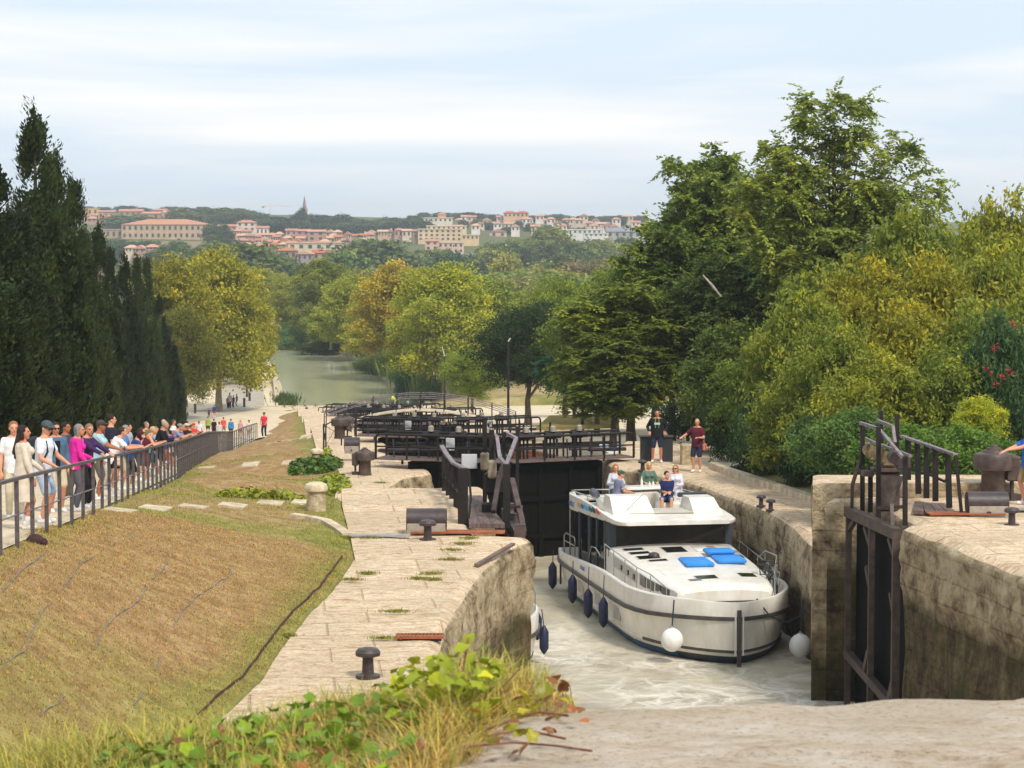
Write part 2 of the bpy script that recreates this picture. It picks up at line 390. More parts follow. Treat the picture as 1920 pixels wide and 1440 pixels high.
for k in range(7):
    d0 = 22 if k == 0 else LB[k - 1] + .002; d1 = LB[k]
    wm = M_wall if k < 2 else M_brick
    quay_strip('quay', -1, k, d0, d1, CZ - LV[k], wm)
    if k == 0:
        quay_strip('quay', 1, 0, 22, 53.95, CZ - 6.35, wm)
        quay_strip('quay', 1, 0, 54.0, 55.8, CZ - 6.0, wm, rough=.35)
    else: quay_strip('quay', 1, k, d0 if k > 1 else 55.81, d1, CZ - LV[k] + (.15 if k == 1 else 0), wm)
# one landing of the upstream chamber floor level: nothing under water is seen

# ---------------------------------------------------------------- lawn between fence and quay
def lawn_z(x, d):
    a, b = interp(LOUT, d), XF(d); u = min(1, max(0, (a - x) / (a - b)))
    # quay levels step, smoothed over a few metres
    hq = 0; tot = 0
    for k in range(-3, 4):
        dd = d + k * .8; lv = LV[-1]
        for q, L_ in zip(LB, LV):
            if dd <= q: lv = L_; break
        hq += lv; tot += 1
    hq /= tot
    hf = interp(HFENCE, d); s = u * u * (3 - 2 * u)
    h = hq + (hf - hq) * (u * .55 + s * .45)
    if d > 58: h -= .22 * math.sin((d - 58) * 2 * math.pi / 11.5) * u * (1 - u) * 4 * .8 - .1
    h += .07 * noise.noise(Vector((x * .5, d * .3, 1))) + .03 * noise.noise(Vector((x * 2, d * 1.4, 5)))
    if u < .02: h = hq + .03
    return CZ - h
rows = []; green = []
ds = sorted(set(frange(16, 70, .35)) | set(frange(70, 165, 1.0)) | set(frange(165, 226, 3.0)))
for d in ds:
    a, b = interp(LOUT, d), XF(d); r = []
    for j in range(41):
        x = a + (b - .15 - a) * j / 40; r.append((x, d, lawn_z(x, d) + (-.02 if j == 0 else 0)))
    rows.append(r)
mb = MB(); mb.loft(rows, flip=True); o = mb.build('lawn', M_lawn, ang=180); tag(o, kind='structure')
me = o.data; at = me.attributes.new('green', 'FLOAT', 'POINT'); vals = []
def greenness(x, d):
    a, b = interp(LOUT, d), XF(d); u = (a - x) / (a - b); g = 0.0
    g += .42 * math.exp(-(u / .16) ** 2) + .2 * math.exp(-((1 - u) / .08) ** 2)
    if d < 33: g += .25 * min(1, (33 - d) / 8)
    for (c, wd, s) in ((47.5, 1.2, .3), (56, 2.5, .3), (66, 2, .35), (75, 2, .3), (86, 2.5, .3)): g += s * math.exp(-((d - c) / wd) ** 2)
    return g
at.data.foreach_set('value', [greenness(v.co.x, v.co.y) for v in me.vertices])

# ---------------------------------------------------------------- path behind the fence
def PX(d): return XF(d) - interp([(0, 5.5), (60, 6), (110, 6.5), (141, 10), (165, 16), (200, 22)], d)
rows = []
for d in frange(10, 170, 1.0):
    a, b = XF(d) - .12, PX(d); rows.append([(a + (b - a) * j / 6, d, ZL(d) + .02) for j in range(7)])
mb = MB(); mb.loft(rows, flip=True); tag(mb.build('path', M_path, ang=180), kind='structure')

# ---------------------------------------------------------------- canal outline
ZW = CZ - 18.4
LBANK = [(229, 533), (240, 531), (262, 527), (289, 514), (318, 500), (345, 494), (373, 490), (470, 440), (540, 380)]     # (depth, photo column)
RBANK = [(229, 806), (250, 782), (262, 756), (280, 726), (300, 706), (330, 668), (345, 640), (373, 575), (400, 520), (470, 455), (540, 395)]
def XB(tab, d): return (interp(tab, d) - 960) / F * d * 1.0
def XLB(d): return XB(LBANK, d)
def XRB(d): return XB(RBANK, d)
rowsL = []; rowsR = []
for d in frange(0, 228.9, 2.0):
    # left ground runs from the path's outer edge outwards; below the path up to the fence
    a = XF(d) - .1; far = -(70 + .75 * d)
    r = [(a + (far - a) * (j / 12) ** 2, d, ZL(d) - .03 + (0 if j < 6 else .8 * min(1, (j - 5) / 5))) for j in range(13)]
    rowsL.append(r)
    a = interp(ROUT, d) + .02 if d > 55.8 else 21.9; far = 90 + .75 * d
    rowsR.append([(a + (far - a) * (j / 12) ** 2, d, ZR(d) - .02 + .25 * min(1, j / 4)) for j in range(13)])
for d in frange(229, 540, 4.0):
    a = XLB(d) - .5; far = -(70 + .75 * d)
    rowsL.append([(a + (far - a) * (j / 12) ** 2, d, CZ - 17.8) for j in range(13)])
    a = XRB(d) + .5; far = 90 + .75 * d
    rowsR.append([(a + (far - a) * (j / 12) ** 2, d, CZ - 17.9 + 1.2 * min(1, j / 3)) for j in range(13)])
mb = MB(); mb.loft(rowsL, flip=True); mb.loft(rowsR)
# hill and town side
def HF_(x, d):
    h = interp([(520, 17.8), (800, 17.3), (950, 12), (1150, 4.6), (1400, -6), (1600, -9), (1800, -6), (2300, 6), (7000, 25)], d)
    px = 960 + F * x / max(d, 1)
    lift = interp([(0, 3.0), (400, 2.0), (620, 0.0), (760, -1), (900, -2.5), (1200, -4), (2000, -4)], px)   # left side of the town stands higher
    h = h - lift * min(1, max(0, (d - 850) / 400))
    return h + 1.2 * noise.noise(Vector((x * .01, d * .01, 0))) * min(1, max(0, (d - 600) / 300))
def ZG(x, d):
    if d > 520: return CZ - HF_(x, d)
    return None
rowsF = []
for d in frange(536, 1000, 29) + frange(1000, 2000, 40)[1:] + frange(2000, 7000, 500)[1:]:
    wd = 120 + .7 * d; rowsF.append([(-wd + 2 * wd * j / 60, d, CZ - HF_(-wd + 2 * wd * j / 60, d) - (.3 if d < 545 else 0)) for j in range(61)])
mb.loft(rowsF)
o = mb.build('ground', M_ground, ang=180); tag(o, kind='structure')
# bank walls of the canal
mb = MB()
for f, s in ((XLB, -1), (XRB, 1)):
    rr = [[(f(d) + s * .5, d, CZ - 17.78), (f(d), d, CZ - 17.8), (f(d) - s * .15, d, ZW - .4)] for d in frange(229, 540, 3)]
    mb.loft(rr, flip=(s > 0))
mb.prism([(XLB(229) - 3, 228.6), (XRB(229) + 3, 228.6), (XRB(229) + 3, 229.2), (XLB(229) - 3, 229.2)], ZW - 1, CZ - 17.62)
tag(mb.build('canal_bank', M_kerb), kind='structure')

# ---------------------------------------------------------------- water
def mk_water(name, c1, c2, foam=False, rough=.1, bs=.25, str_=(1, 1, 1)):
    q = NT(name); v = q.map(q.pos, str_); b = q.noise(v, .5, 4, .5, .6); b2 = q.noise(v, 2.6, 6, .6, 1.0)
    base = q.ramp(b, [(.35, c2), (.65, c1)])
    rg = rough
    if foam:
        X = q.xyz(q.pos)
        warp = q.n('ShaderNodeVectorMath', operation='ADD'); q.put(warp.inputs[0], q.pos)
        nz = q.n('ShaderNodeTexNoise'); nz.inputs['Scale'].default_value = .45; nz.inputs['Detail'].default_value = 4; q.put(nz.inputs[0], q.pos)
        sc_ = q.n('ShaderNodeVectorMath', operation='SCALE'); q.put(sc_.inputs[0], nz.outputs['Color']); sc_.inputs['Scale'].default_value = 3.4
        q.put(warp.inputs[1], sc_.outputs[0])
        f1 = q.ramp(q.vor(q.map(warp.outputs[0], (1, .55, 1)), .9, 'DISTANCE_TO_EDGE'), [(0.0, 1.0), (.05, .55), (.17, 0.0)])
        f2 = q.ramp(q.noise(warp.outputs[0], 1.6, 8, .7, 1.2), [(.42, 0.0), (.6, 1.0)])
        f3 = q.ramp(q.noise(q.pos, .32, 4), [(.38, .15), (.6, 1.0)])
        f = q.math('MULTIPLY', q.math('MAXIMUM', q.math('MULTIPLY', f1, .8), q.math('MULTIPLY', f2, .75)), f3, True)
        near = q.ramp(q.math('MULTIPLY', X[1], .01), [(.60, 1.0), (.68, .12)])
        f = q.math('MULTIPLY', f, near); base = q.mix(f, base, 'f0e9de')
        rg = q.math('ADD', rough, q.math('MULTIPLY', f, .5))
        b2 = q.math('ADD', b2, q.math('MULTIPLY', f, .4))
    q.bump(q.math('ADD', q.math('MULTIPLY', b, 1.2), b2), bs, .12)
    q.fin(base, rg, .5); q.b.inputs['IOR'].default_value = 1.33; return q.m
M_wat1 = mk_water('churned lock water', 'c2b89e', 'a3987f', True, .28, .55)
M_wat2 = mk_water('green canal water', 'bab99c', 'afae8c', False, .1, .06, (1, .3, 1))
M_wat3 = mk_water('still lock water', 'a3a488', '878a6c', False, .08, .12)
mb = MB(); mb.loft([[(-8, d, CZ - 11.2), (14, d, CZ - 11.2)] for d in (16, 30, 45, 60, 79.0)])
tag(mb.build('water', M_wat1, smooth=False), kind='structure')
mb = MB()
for k in range(2, 6):
    z = CZ - WL[k]; a, b = GATES[k - 1] - .6, GATES[k]
    mb.loft([[(CL(d) - 7, d, z), (CL(d) + 7, d, z)] for d in (a + (.0 if k else 0), (a + b) / 2, b - .62)])
mb.loft([[(CL(d) - 6, d, ZW + .002), (CL(d) + 6, d, ZW + .002)] for d in (204.4, 215, 228.55)])
tag(mb.build('water', M_wat3, smooth=False), kind='structure')
mb = MB(); mb.loft([[(XLB(d) - 3, d, ZW), (XRB(d) + 3, d, ZW)] for d in frange(229.25, 540, 6)])
tag(mb.build('water', M_wat2, smooth=False), kind='structure')

# ---------------------------------------------------------------- plaza, road, kerbs (lower left)
def sheet(name, pix, zf, m, dz=.0):
    """pix: rows of photo points laid on the terrain; returns a tessellated sheet"""
    mb = MB(); mb.loft([[zf(*p) for p in r] for r in pix], flip=True)
    o = mb.build(name, m, ang=180); tag(o, kind='structure'); return o
rows = []
for d in frange(158, 228.5, 2.0):
    a = interp([(158, XF(158)), (162, XF(162) + .5), (170, -13.6), (200, -19.0), (213, -19.6), (228.5, -21.6)], d); far = -(26 + .22 * d)
    rows.append([(a + (far - a) * j / 10, d, ZL(d) + .035) for j in range(11)])
for d in frange(229.3, 430, 4.0):
    a = XLB(d) - .55; far = -(26 + .22 * d)
    rows.append([(a + (far - a) * j / 10, d, CZ - 17.76) for j in range(11)])
mb = MB(); mb.loft(rows, flip=True); tag(mb.build('plaza', M_plaza, ang=180), kind='structure')
rows = []
for d in frange(196, 420, 3.0):
    zz = (ZL(d) if d < 229 else CZ - 17.76) + .045 + (.03 if d >= 229 else 0)
    e = -1.6; x0 = (XLB(max(d, 229)) if d > 229 else XLB(229) - (229 - d) * .12) + e - .5
    wd = interp([(196, 6.0), (240, 4.6), (420, 4.2)], d)
    rows.append([(x0 - wd * j / 4, d, zz) for j in range(5)])
mb = MB(); mb.loft(rows, flip=True); tag(mb.build('road', M_road, ang=180), kind='structure')
# low parapet along the canal side of the road
mb = MB(); pts = [Vector((XLB(d) - .75, d, CZ - 17.76 + .25)) for d in frange(238, 400, 6)]
for a, b in zip(pts, pts[1:]): mb.bar(a, b, .45, .5)
o = mb.build('kerb', M_kerb, smooth=False); tag(o, kind='structure')
# right hand side: curved kerb by the shrubs and paved ground past the second gate
mb = MB(); pts = [Vector((interp(ROUT, d) + .12, d, CZ - 8.0)) for d in frange(57.8, 77, 1.6)]
for a, b in zip(pts, pts[1:]): mb.bar(a, b, .28, .34)
tag(mb.build('kerb', M_kerb, smooth=False), kind='structure')
rows = []
for d in frange(77, 226, 2.0):
    a = interp(ROUT, d) - .05; wd = interp([(77, 3), (84, 12), (95, 16), (120, 30), (226, 46)], d)
    rows.append([(a + wd * j / 8, d, ZR(d) + .03 + .25 * min(1, j / 4) * .0 + (.26 if j > 0 else .0) * 0 + .22 * min(1, j / 2)) for j in range(9)])
mb = MB(); mb.loft(rows); tag(mb.build('plaza', M_plaza, ang=180), kind='structure')
# green patch between the trees
mb = MB(); mb.prism([tuple(G(px, py, ZR(112) + .0)[:2]) for px, py in ((1005, 812), (1160, 806), (1150, 786), (1030, 789))], ZR(112) + .1, ZR(112) + .29)
o = mb.build('grass_patch', M_lawn); tag(o, kind='structure'); at = o.data.attributes.new('green', 'FLOAT', 'POINT'); at.data.foreach_set('value', [.22] * len(o.data.vertices))
# stepping stones across the lawn
def stepstone(x, d, wx, wy):
    mb = MB(); n = 4
    for i in range(n):
        for j in range(2): pass
    z = [[lawn_z(x + sx * wx / 2, d + sy * wy / 2) + .035 for sx in (-1, 1)] for sy in (-1, 1)]
    p = [(-wx / 2, -wy / 2, z[0][0]), (wx / 2, -wy / 2, z[0][1]), (wx / 2, wy / 2, z[1][1]), (-wx / 2, wy / 2, z[1][0])]
    z0 = min(q[2] for q in p); top = [(q[0], q[1], q[2] - z0) for q in p]; bot = [(q[0], q[1], q[2] - z0 - .12) for q in p]
    mb.add(top + bot, [(0, 1, 2, 3), (0, 4, 5, 1), (1, 5, 6, 2), (2, 6, 7, 3), (3, 7, 4, 0)])
    o = mb.build('stepping_stone', M_kerb, smooth=False); o.location = (x, d, z0); return o
ORD = ['first', 'second', 'third', 'fourth', 'fifth', 'sixth', 'seventh', 'eighth']
def hit(px, py, zf, a, b):
    """depth where the ray through a photo point meets a height function"""
    lo = a
    for i in range(400):
        d = a + (b - a) * i / 400; p = W(px, py, d)
        if p.z <= zf(p.x, d): return W(px, py, d)
    return W(px, py, b)
for i, (px, py) in enumerate([(226, 958), (292, 955), (364, 952), (437, 949), (508, 945), (572, 943)]):
    p = hit(px, py, lawn_z, 40, 80)
    o = stepstone(p.x, p.y, .58, .95); tag(o, 'pale square stepping stone in the lawn, %s from the fence in the near row' % ORD[i], 'stepping stone', 'stepping stones of the near row')
for i, (px, py) in enumerate([(388, 877), (470, 873), (545, 868), (582, 866)]):
    p = hit(px, py, lawn_z, 58, 110)
    o = stepstone(p.x, p.y, .6, .9); tag(o, 'pale stepping stone of the second lawn row, %s from the fence' % ORD[i], 'stepping stone', 'stepping stones of the second row')
for i, (px, py) in enumerate([(515, 827), (535, 824), (556, 821), (576, 818), (590, 816)]):
    p = hit(px, py, lawn_z, 90, 170)
    o = stepstone(p.x, p.y, .7, 1.2); tag(o, 'small pale stepping stone in the farthest lawn row, %s from the left' % ORD[i], 'stepping stone', 'stepping stones of the farthest row')
# stone edging ribs between lawn terraces, rusty edging strip by the quay
def on_lawn(pts): return [Vector((x, d, lawn_z(x, d) + .03)) for x, d in pts]
mb = MB(); p = on_lawn([(-4.9, 50.8), (-4.5, 50.6), (-4.1, 50.2), (-3.75, 49.2), (-3.5, 48.4)])
for a, b in zip(p, p[1:]): mb.bar(a, b, .22, .12)
tag(mb.build('stone_edging', M_kerb), 'low curved stone edging in the grass beside the lock quay', 'edging')
mb = MB()
def edge_x(d): return interp(LOUT, d) - .24
p = [Vector((edge_x(d), d, lawn_z(edge_x(d), d) + .03)) for d in frange(29.5, 45.2, .25)]
rows = [[a + Vector((0, 0, -.25)), a + Vector((0, 0, .015 + .09 * noise.noise(Vector((0, a.y * 4, 0))))), a + Vector((-.03, 0, .0)), a + Vector((-.03, 0, -.25))] for a in p]
mb.loft(rows); tag(mb.build('lawn_edging', mat('brown corten edging', '5a3a2c', '3c261e', 6, .9, .4)), 'long rusty brown metal edging curving between lawn and quay', 'edging')
# ---------------------------------------------------------------- lock furniture
def bollard_iron(label, loc, s=1.0, group=None):
    t = thing('mooring_bollard', label, 'bollard', loc, 0, group)
    mb = MB(); mb.lathe((0, 0, -.05), [(.17 * s, 0), (.17 * s, .07 * s), (.085 * s, .09 * s), (.075 * s, .3 * s), (.1 * s, .33 * s)], 20); mb.build('post', M_cast, t)
    mb = MB(); mb.lathe((0, 0, -.05), [(.09 * s, .32 * s), (.17 * s, .34 * s), (.175 * s, .39 * s), (.14 * s, .435 * s), (.05 * s, .455 * s)], 20); mb.build('cap', M_cast, t)
    return t
def zq(k): return CZ - LV[k]
def place(px, py, z): p = G(px, py, z); return (p.x, p.y, z)
bollard_iron('black iron mooring bollard alone on the near left quay, behind the ivy', place(690, 1268, zq(0)), 1.05)
bollard_iron('black iron bollard in front of the grey cylinder casing on the left quay', place(802, 1012, zq(0)), 1.05)
bollard_iron('black iron bollard at the right edge in front of the right cylinder casing', place(1897, 984, CZ - 6.35), .95)
bollard_iron('smaller left one of two rusty bollards on the right quay of the boat chamber', place(1427, 948, CZ - 8.05), .8)
bollard_iron('right one of two rusty bollards on the right quay of the boat chamber', place(1445, 956, CZ - 8.05), .8)
bollard_iron('black bollard on the quay corner near the feet of the man in black', place(1205, 882, CZ - 8.05), .9)
def stone_bollard(px, py, z, s, label, rz):
    p = G(px, py, z); t = thing('stone_bollard', label, 'bollard', (p.x, p.y, z), rz)
    mb = MB(); mb.lathe((0, 0, -.1), [(.235 * s, 0), (.235 * s, .3 * s), (.21 * s, .52 * s), (.2 * s, .6 * s)], 22); mb.build('stem', M_stone, t)
    mb = MB(); mb.lathe((0, 0, -.1), [(.2 * s, .59 * s), (.27 * s, .61 * s), (.285 * s, .68 * s), (.25 * s, .76 * s), (.15 * s, .81 * s), (.04 * s, .82 * s)], 22); mb.build('cap', mat('pale worn stone', 'd9cdb0', 'b3a283', 6, .9, .4, 18), t)
p = hit(593, 957, lambda x, d: lawn_z(max(-30, min(x, interp(LOUT, d))), d), 45, 70)
stone_bollard(593, 960, p.z - .02, .98, 'round capped pale stone bollard at the end of the near stepping stones', 0)
p2 = hit(594, 872, lambda x, d: lawn_z(x, d), 60, 110)
stone_bollard(594, 872, p2.z - .02, .85, 'darker stone bollard standing farther back between the lawn terraces', 1)
# hydraulic ram casings
def casing(label, loc, w_=1.35, rz=0.0):
    t = thing('ram_casing', label, 'machine casing', loc, rz, 'gate ram casings')
    mb = MB(); mb.box((0, 0, .11), (w_, .5, .26), 0, .01); mb.build('base', M_grey, t)
    mb = MB(); mb.tube([(-w_ / 2 - .02, 0, .3), (w_ / 2 + .02, 0, .3)], .24, 22); mb.build('cylinder_cover', M_cast, t)
    mb = MB(); mb.box((0, -.02, .1), (w_ * .1, .515, .05)); mb.build('bracket', M_cast, t)
    return t
casing('dark half cylinder on grey base, on the left quay behind a bollard', place(800, 1000, zq(0)), .78 * 1.05 * 1.0)
casing('dark half cylinder on grey base beside the tall capstan at right', place(1850, 967, CZ - 6.35), .86)
casing('small dark half cylinder on the quay behind the first capstan', place(660, 848, zq(1) + .3), .5)
# plates in the paving
def plate(name, label, c, d, m, rz=0.0):
    mb = MB(); mb.box((0, 0, 0), (d[0], d[1], .03)); o = mb.build(name, m, smooth=False); o.location = c; o.rotation_euler.z = rz
    return tag(o, label, 'plate')
p = G(745, 1004, zq(0) + .06); plate('cover_plate', 'long grey metal cover plate set across the left quay', (p.x - .35, p.y, zq(0) + .065), (1.25, .28, .03), mat('zinc plate', '9f9c9c', '85807e', 5, .6))
p = G(850, 998, zq(0) + .06); plate('cover_plate', 'rusty orange plate under the cylinder casing on the left quay', (p.x + .1, p.y + .1, zq(0) + .06), (2.0, .45, .03), M_rust, -.03)
p = G(1810, 968, CZ - 6.35); plate('cover_plate', 'rusty orange plate under the cylinder casing on the right quay', (p.x, p.y, CZ - 6.28), (1.7, .5, .03), M_rust, .05)
p = G(1900, 962, CZ - 6.35); plate('cover_plate', 'grey metal plate behind the bollard at the right edge', (p.x + .4, p.y + .25, CZ - 6.285), (1.1, .3, .03), mat('zinc plate', '9f9c9c'), 0)
# drain grate
t = thing('drain_grate', 'rusty barred drain grate in the near left quay', 'grate', place(787, 1193, zq(0) + .04))
mb = MB(); mb.box((0, 0, -.035), (.7, .3, .03)); mb.build('pit', mat('black pit', '120d0b'), t)
mb = MB()
for i in range(12): mb.box((-.32 + i * .058, 0, .005), (.022, .3, .03))
mb.build('bars', M_rust, t)
mb = MB(); mb.box((0, .16, .005), (.76, .03, .035)); mb.box((0, -.16, .005), (.76, .03, .035)); mb.box((.37, 0, .005), (.03, .29, .035)); mb.box((-.37, 0, .005), (.03, .29, .035)); mb.build('frame', M_rust, t)
# capstans
def capstan(label, loc, s=1.0, rz=0.0):
    t = thing('gate_capstan', label, 'capstan', loc, rz, 'gate capstans')
    mb = MB(); mb.lathe((0, 0, 0), [(.33 * s, 0), (.33 * s, .05 * s), (.29 * s, .06 * s), (.28 * s, .62 * s), (.31 * s, .68 * s)], 28); mb.build('pedestal', M_steel2, t)
    mb = MB(); mb.lathe((0, 0, 0), [(.3 * s, .66 * s), (.46 * s, .7 * s), (.47 * s, 1.02 * s), (.44 * s, 1.07 * s), (.27 * s, 1.11 * s), (.25 * s, 1.15 * s), (.17 * s, 1.16 * s), (.16 * s, 1.21 * s), (.1 * s, 1.22 * s), (.09 * s, 1.27 * s), (.02 * s, 1.28 * s)], 30); mb.build('head', M_steel2, t)
    mb = MB(); mb.box((.44 * s, 0, .72 * s), (.3 * s, .4 * s, .58 * s), 0, .03); mb.tube([(.44 * s, 0, .45 * s), (.44 * s, 0, .12 * s)], .05 * s, 8); mb.build('gear_box', M_steel2, t)
    mb = MB(); mb.box((.45 * s, -.1, .06 * s), (.28 * s, .3 * s, .14 * s), .3); mb.build('foot_bracket', M_cast, t)
    return t
capstan('large black iron capstan beside the blue-shirted man at the right edge', place(1862, 935, CZ - 6.35), 1.0)
capstan('grey brown iron capstan on the left quay before the second gate', place(684, 890, zq(1)), .72, math.pi)
capstan('small dark capstan behind a thin railing on the far left quay', place(637, 822, zq(2) + .6), .85, .4)
capstan('small dark capstan farther down the left quay near the canal', place(652, 812, zq(3) + .9), .8, 2)

# ---- railing helper in local coordinates
def rail_run(mb, a, b, h=.85, step=1.1, r=.025, end0=True, end1=True, mid=True):
    a, b = Vector(a), Vector(b); L_ = (b - a).length; n = max(1, round(L_ / step)); up = Vector((0, 0, h))
    e = (b - a).normalized() * .14
    pts = []
    if end0: pts += [a, a + up * .8, a + up * .94 + e * .25, a + up + e]
    else: pts += [a + up]
    if end1: pts += [b + up - e, b + up * .94 - e * .25, b + up * .8, b]
    else: pts += [b + up]
    mb.tube(pts, r, 8)
    if mid: mb.tube([a + up * .5, b + up * .5], r * .7, 6)
    for i in range(1, n): p = a + (b - a) * (i / n); mb.tube([p, p + up], r * .8, 6)

# ---- closed mitre gate: two leaves, each a thing
def gate_leaf(side, loc, label, drop, k, lights=True):
    """local frame: x outward from the mitre to the quay, y downstream; origin at the mitre post"""
    t = thing('lock_gate', label, 'lock gate', loc, 0 if side > 0 else 0, 'closed mitre gates of the staircase')
    sx = side; ang = R(20); ux, uy = math.cos(ang) * sx, math.sin(ang)
    def P(u, v, z): return (u * ux - v * uy * sx, u * uy + v * math.cos(ang), z)   # u along leaf, v downstream
    Lw = 3.45
    mb = MB()
    mb.add([P(0, -.14, -drop), P(Lw, -.14, -drop), P(Lw, .14, -drop), P(0, .14, -drop), P(0, -.14, -.1), P(Lw, -.14, -.1), P(Lw, .14, -.1), P(0, .14, -.1)],
           [(0, 3, 2, 1), (4, 5, 6, 7), (0, 1, 5, 4), (1, 2, 6, 5), (2, 3, 7, 6), (3, 0, 4, 7)])
    mb.build('door_panel', M_gateskin, t, smooth=False)
    mb = MB()
    for u in (.08, 1.15, 2.3, 3.38): mb.bar(P(u, -.2, -drop), P(u, -.2, -.1), .16, .12)
    for z in (-.2, -1.3, -2.6): mb.bar(P(.05, -.2, z), P(3.4, -.2, z), .13, .16)
    mb.build('frame', M_gateskin, t, smooth=False)
    mb = MB()
    for j in range(4): mb.bar(P(-.05, -.42 + j * .27, 0), P(4.55, -.42 + j * .27, 0), .25, .05)
    mb.build('walkway', M_wood, t, smooth=False)
    for v in (-.58, .52):
        mb = MB(); rail_run(mb, P(.0 if v < 0 else .15, v, .02), P(4.5, v, .02), .84, 1.12, .042, end0=False); mb.build('railing', M_steel, t)
    # paddle gear: two uprights with a gear head, a rack rod and a hydraulic ram
    for u in (.7, 1.7, 2.7):
        mb = MB(); mb.bar(P(u - .14, .25, 0), P(u - .14, .25, .8), .07); mb.bar(P(u + .14, .25, 0), P(u + .14, .25, .8), .07)
        c = Vector(P(u, .25, .82)); mb.box(c, (.42, .3, .28), 0, .03); mb.tube([P(u, .25, -.1), P(u, .25, 1.25 if u < 2 else 1.0)], .035, 8)
        mb.tube([P(u - .3, .05, .82), P(u + .3, .05, .82)], .11, 14); g = mb.build('paddle_gear', M_steel, t)
        mb = MB(); mb.lathe(tuple(Vector(P(u, .02, .95))), [(.1, 0), (.1, .16), (.05, .2)], 10); mb.build('gear_cap', M_grey, g)
    mb = MB(); mb.bar(P(.2, .75, .45), P(4.3, .95, .4), .07, .1); mb.bar(P(.3, -.1, .42), P(3.4, -.1, .42), .06, .09)
    for u in (.35, 1.3, 2.2, 3.1, 4.0): mb.bar(P(u, .75, -.3), P(u, .8, .62), .08, .08); mb.bar(P(u, -.1, 0), P(u + .25, .5, .6), .05)
    mb.build('gear_frame', M_steel, t, smooth=False)
    mb = MB(); mb.tube([P(3.2, .3, .25), P(4.9, .9, .15)], .07, 10); mb.tube([P(2.4, .2, .3), P(3.3, .32, .25)], .04, 8); mb.build('ram', M_cast, t)
    if lights:
        mb = MB(); q = P(1.9, -.3, .55); mb.box(q, (.3, .12, .42), 0, .01); mb.build('electric_box', mat('pale grey enamel', 'b9bcbc', 'a2a5a6', 3, .4), t)
    return t
M_gateskin = mat('wet dark gate planks', '100d0a', '080706', 3, .8, .3, 12, stretch=(5, 5, .4), spec=.12)
names = ['second', 'third', 'fourth', 'fifth', 'last']
for i, gd in enumerate(GATES[1:]):
    z = CZ - LV[i + 1] + .32; cx = CL(gd) - .35 * (i == 0)
    if i == 4: z = CZ - 16.75
    for s in (-1, 1):
        o = gate_leaf(s, (cx + .03 * s, gd - 1.2, z), '%s leaf of the %s pair of black gates down the staircase' % ('left' if s < 0 else 'right', names[i]), 5.4, i, lights=(s < 0 and i < 2) or i == 1)
        o.rotation_euler.z = AX * .6
# steel beam blocks the gap below walkway above the far water (head sill)
# ---- arched footbridge with thin double rails
t = thing('footbridge', 'long low arched footbridge with thin pale rails over the lower locks', 'footbridge', (CL(132), 132, CZ - 11.6))
def arc(u, h0, rise): return h0 + rise * (1 - (2 * u - 1) ** 2)
Lh = 5.5
for v, nm in ((-.7, 'handrail'), (.7, 'handrail')):
    for hh in (1.0, .78):
        mb = MB(); mb.tube([(-Lh + 2 * Lh * j / 24, v, arc(j / 24, .05 + hh, 1.1)) for j in range(25)], .022, 6); mb.build(nm, M_rail, t)
mb = MB()
for j in range(0, 25, 3):
    x = -Lh + 2 * Lh * j / 24
    for v in (-.7, .7): mb.tube([(x, v, arc(j / 24, .0, 1.2)), (x, v, arc(j / 24, 1.05, 1.2))], .03, 6)
mb.build('rail_posts', M_steel, t)
mb = MB(); mb.loft([[(-Lh + 2 * Lh * j / 24, v, arc(j / 24, zz, 1.2)) for v, zz in ((-.75, -.03), (-.75, .03), (.75, .03), (.75, -.03))] for j in range(25)], closed=True); mb.build('deck', M_kerb, t)
# ---- thin braced railing on the left quay beyond the lawn
t = thing('quay_railing', 'thin black railing with crossed wires round the far left quay', 'railing', (0, 0, 0))
pts = [W(607, 838, 96), W(611, 836, 103), W(640, 818, 108), W(668, 812, 112)]
mb = MB()
for a, b in zip(pts, pts[1:]): mb.tube([a + Vector((0, 0, .95)), b + Vector((0, 0, .95))], .03, 6); mb.tube([a + Vector((0, 0, .9)), b], .012, 5); mb.tube([b + Vector((0, 0, .9)), a], .012, 5)
mb.build('rails', M_steel, t, smooth=True)
for a in pts: mb = MB(); mb.tube([a - Vector((0, 0, .6)), a + Vector((0, 0, .97))], .035, 8); mb.build('post', M_steel, t)
# low chain railing across the canal head
t = thing('chain_railing', 'low zigzag metal railing along the edge of the lower basin', 'railing', (0, 0, 0))
pts = [W(533, 776, 227.5), W(552, 775, 227.5), W(572, 775, 227.5), W(592, 774, 227.5), W(612, 774, 227.5), W(632, 773, 227.5)]
mb = MB()
for a, b in zip(pts, pts[1:]):
    mb.tube([a + Vector((0, 0, .85)), (a + b) / 2 + Vector((0, 0, .25)), b + Vector((0, 0, .85))], .025, 5); mb.tube([a, b], .025, 5)
mb.build('rails', M_cast, t)
for a in pts: mb = MB(); mb.tube([a - Vector((0, 0, .2)), a + Vector((0, 0, .9))], .04, 6); mb.build('post', M_cast, t)

# ---------------------------------------------------------------- gate 1, standing open in its recesses
def Wb(mb, pts, wd, ht=None):
    P_ = [W(*p) for p in pts]
    for a, b in zip(P_, P_[1:]): mb.bar(a, b, wd, ht or wd)
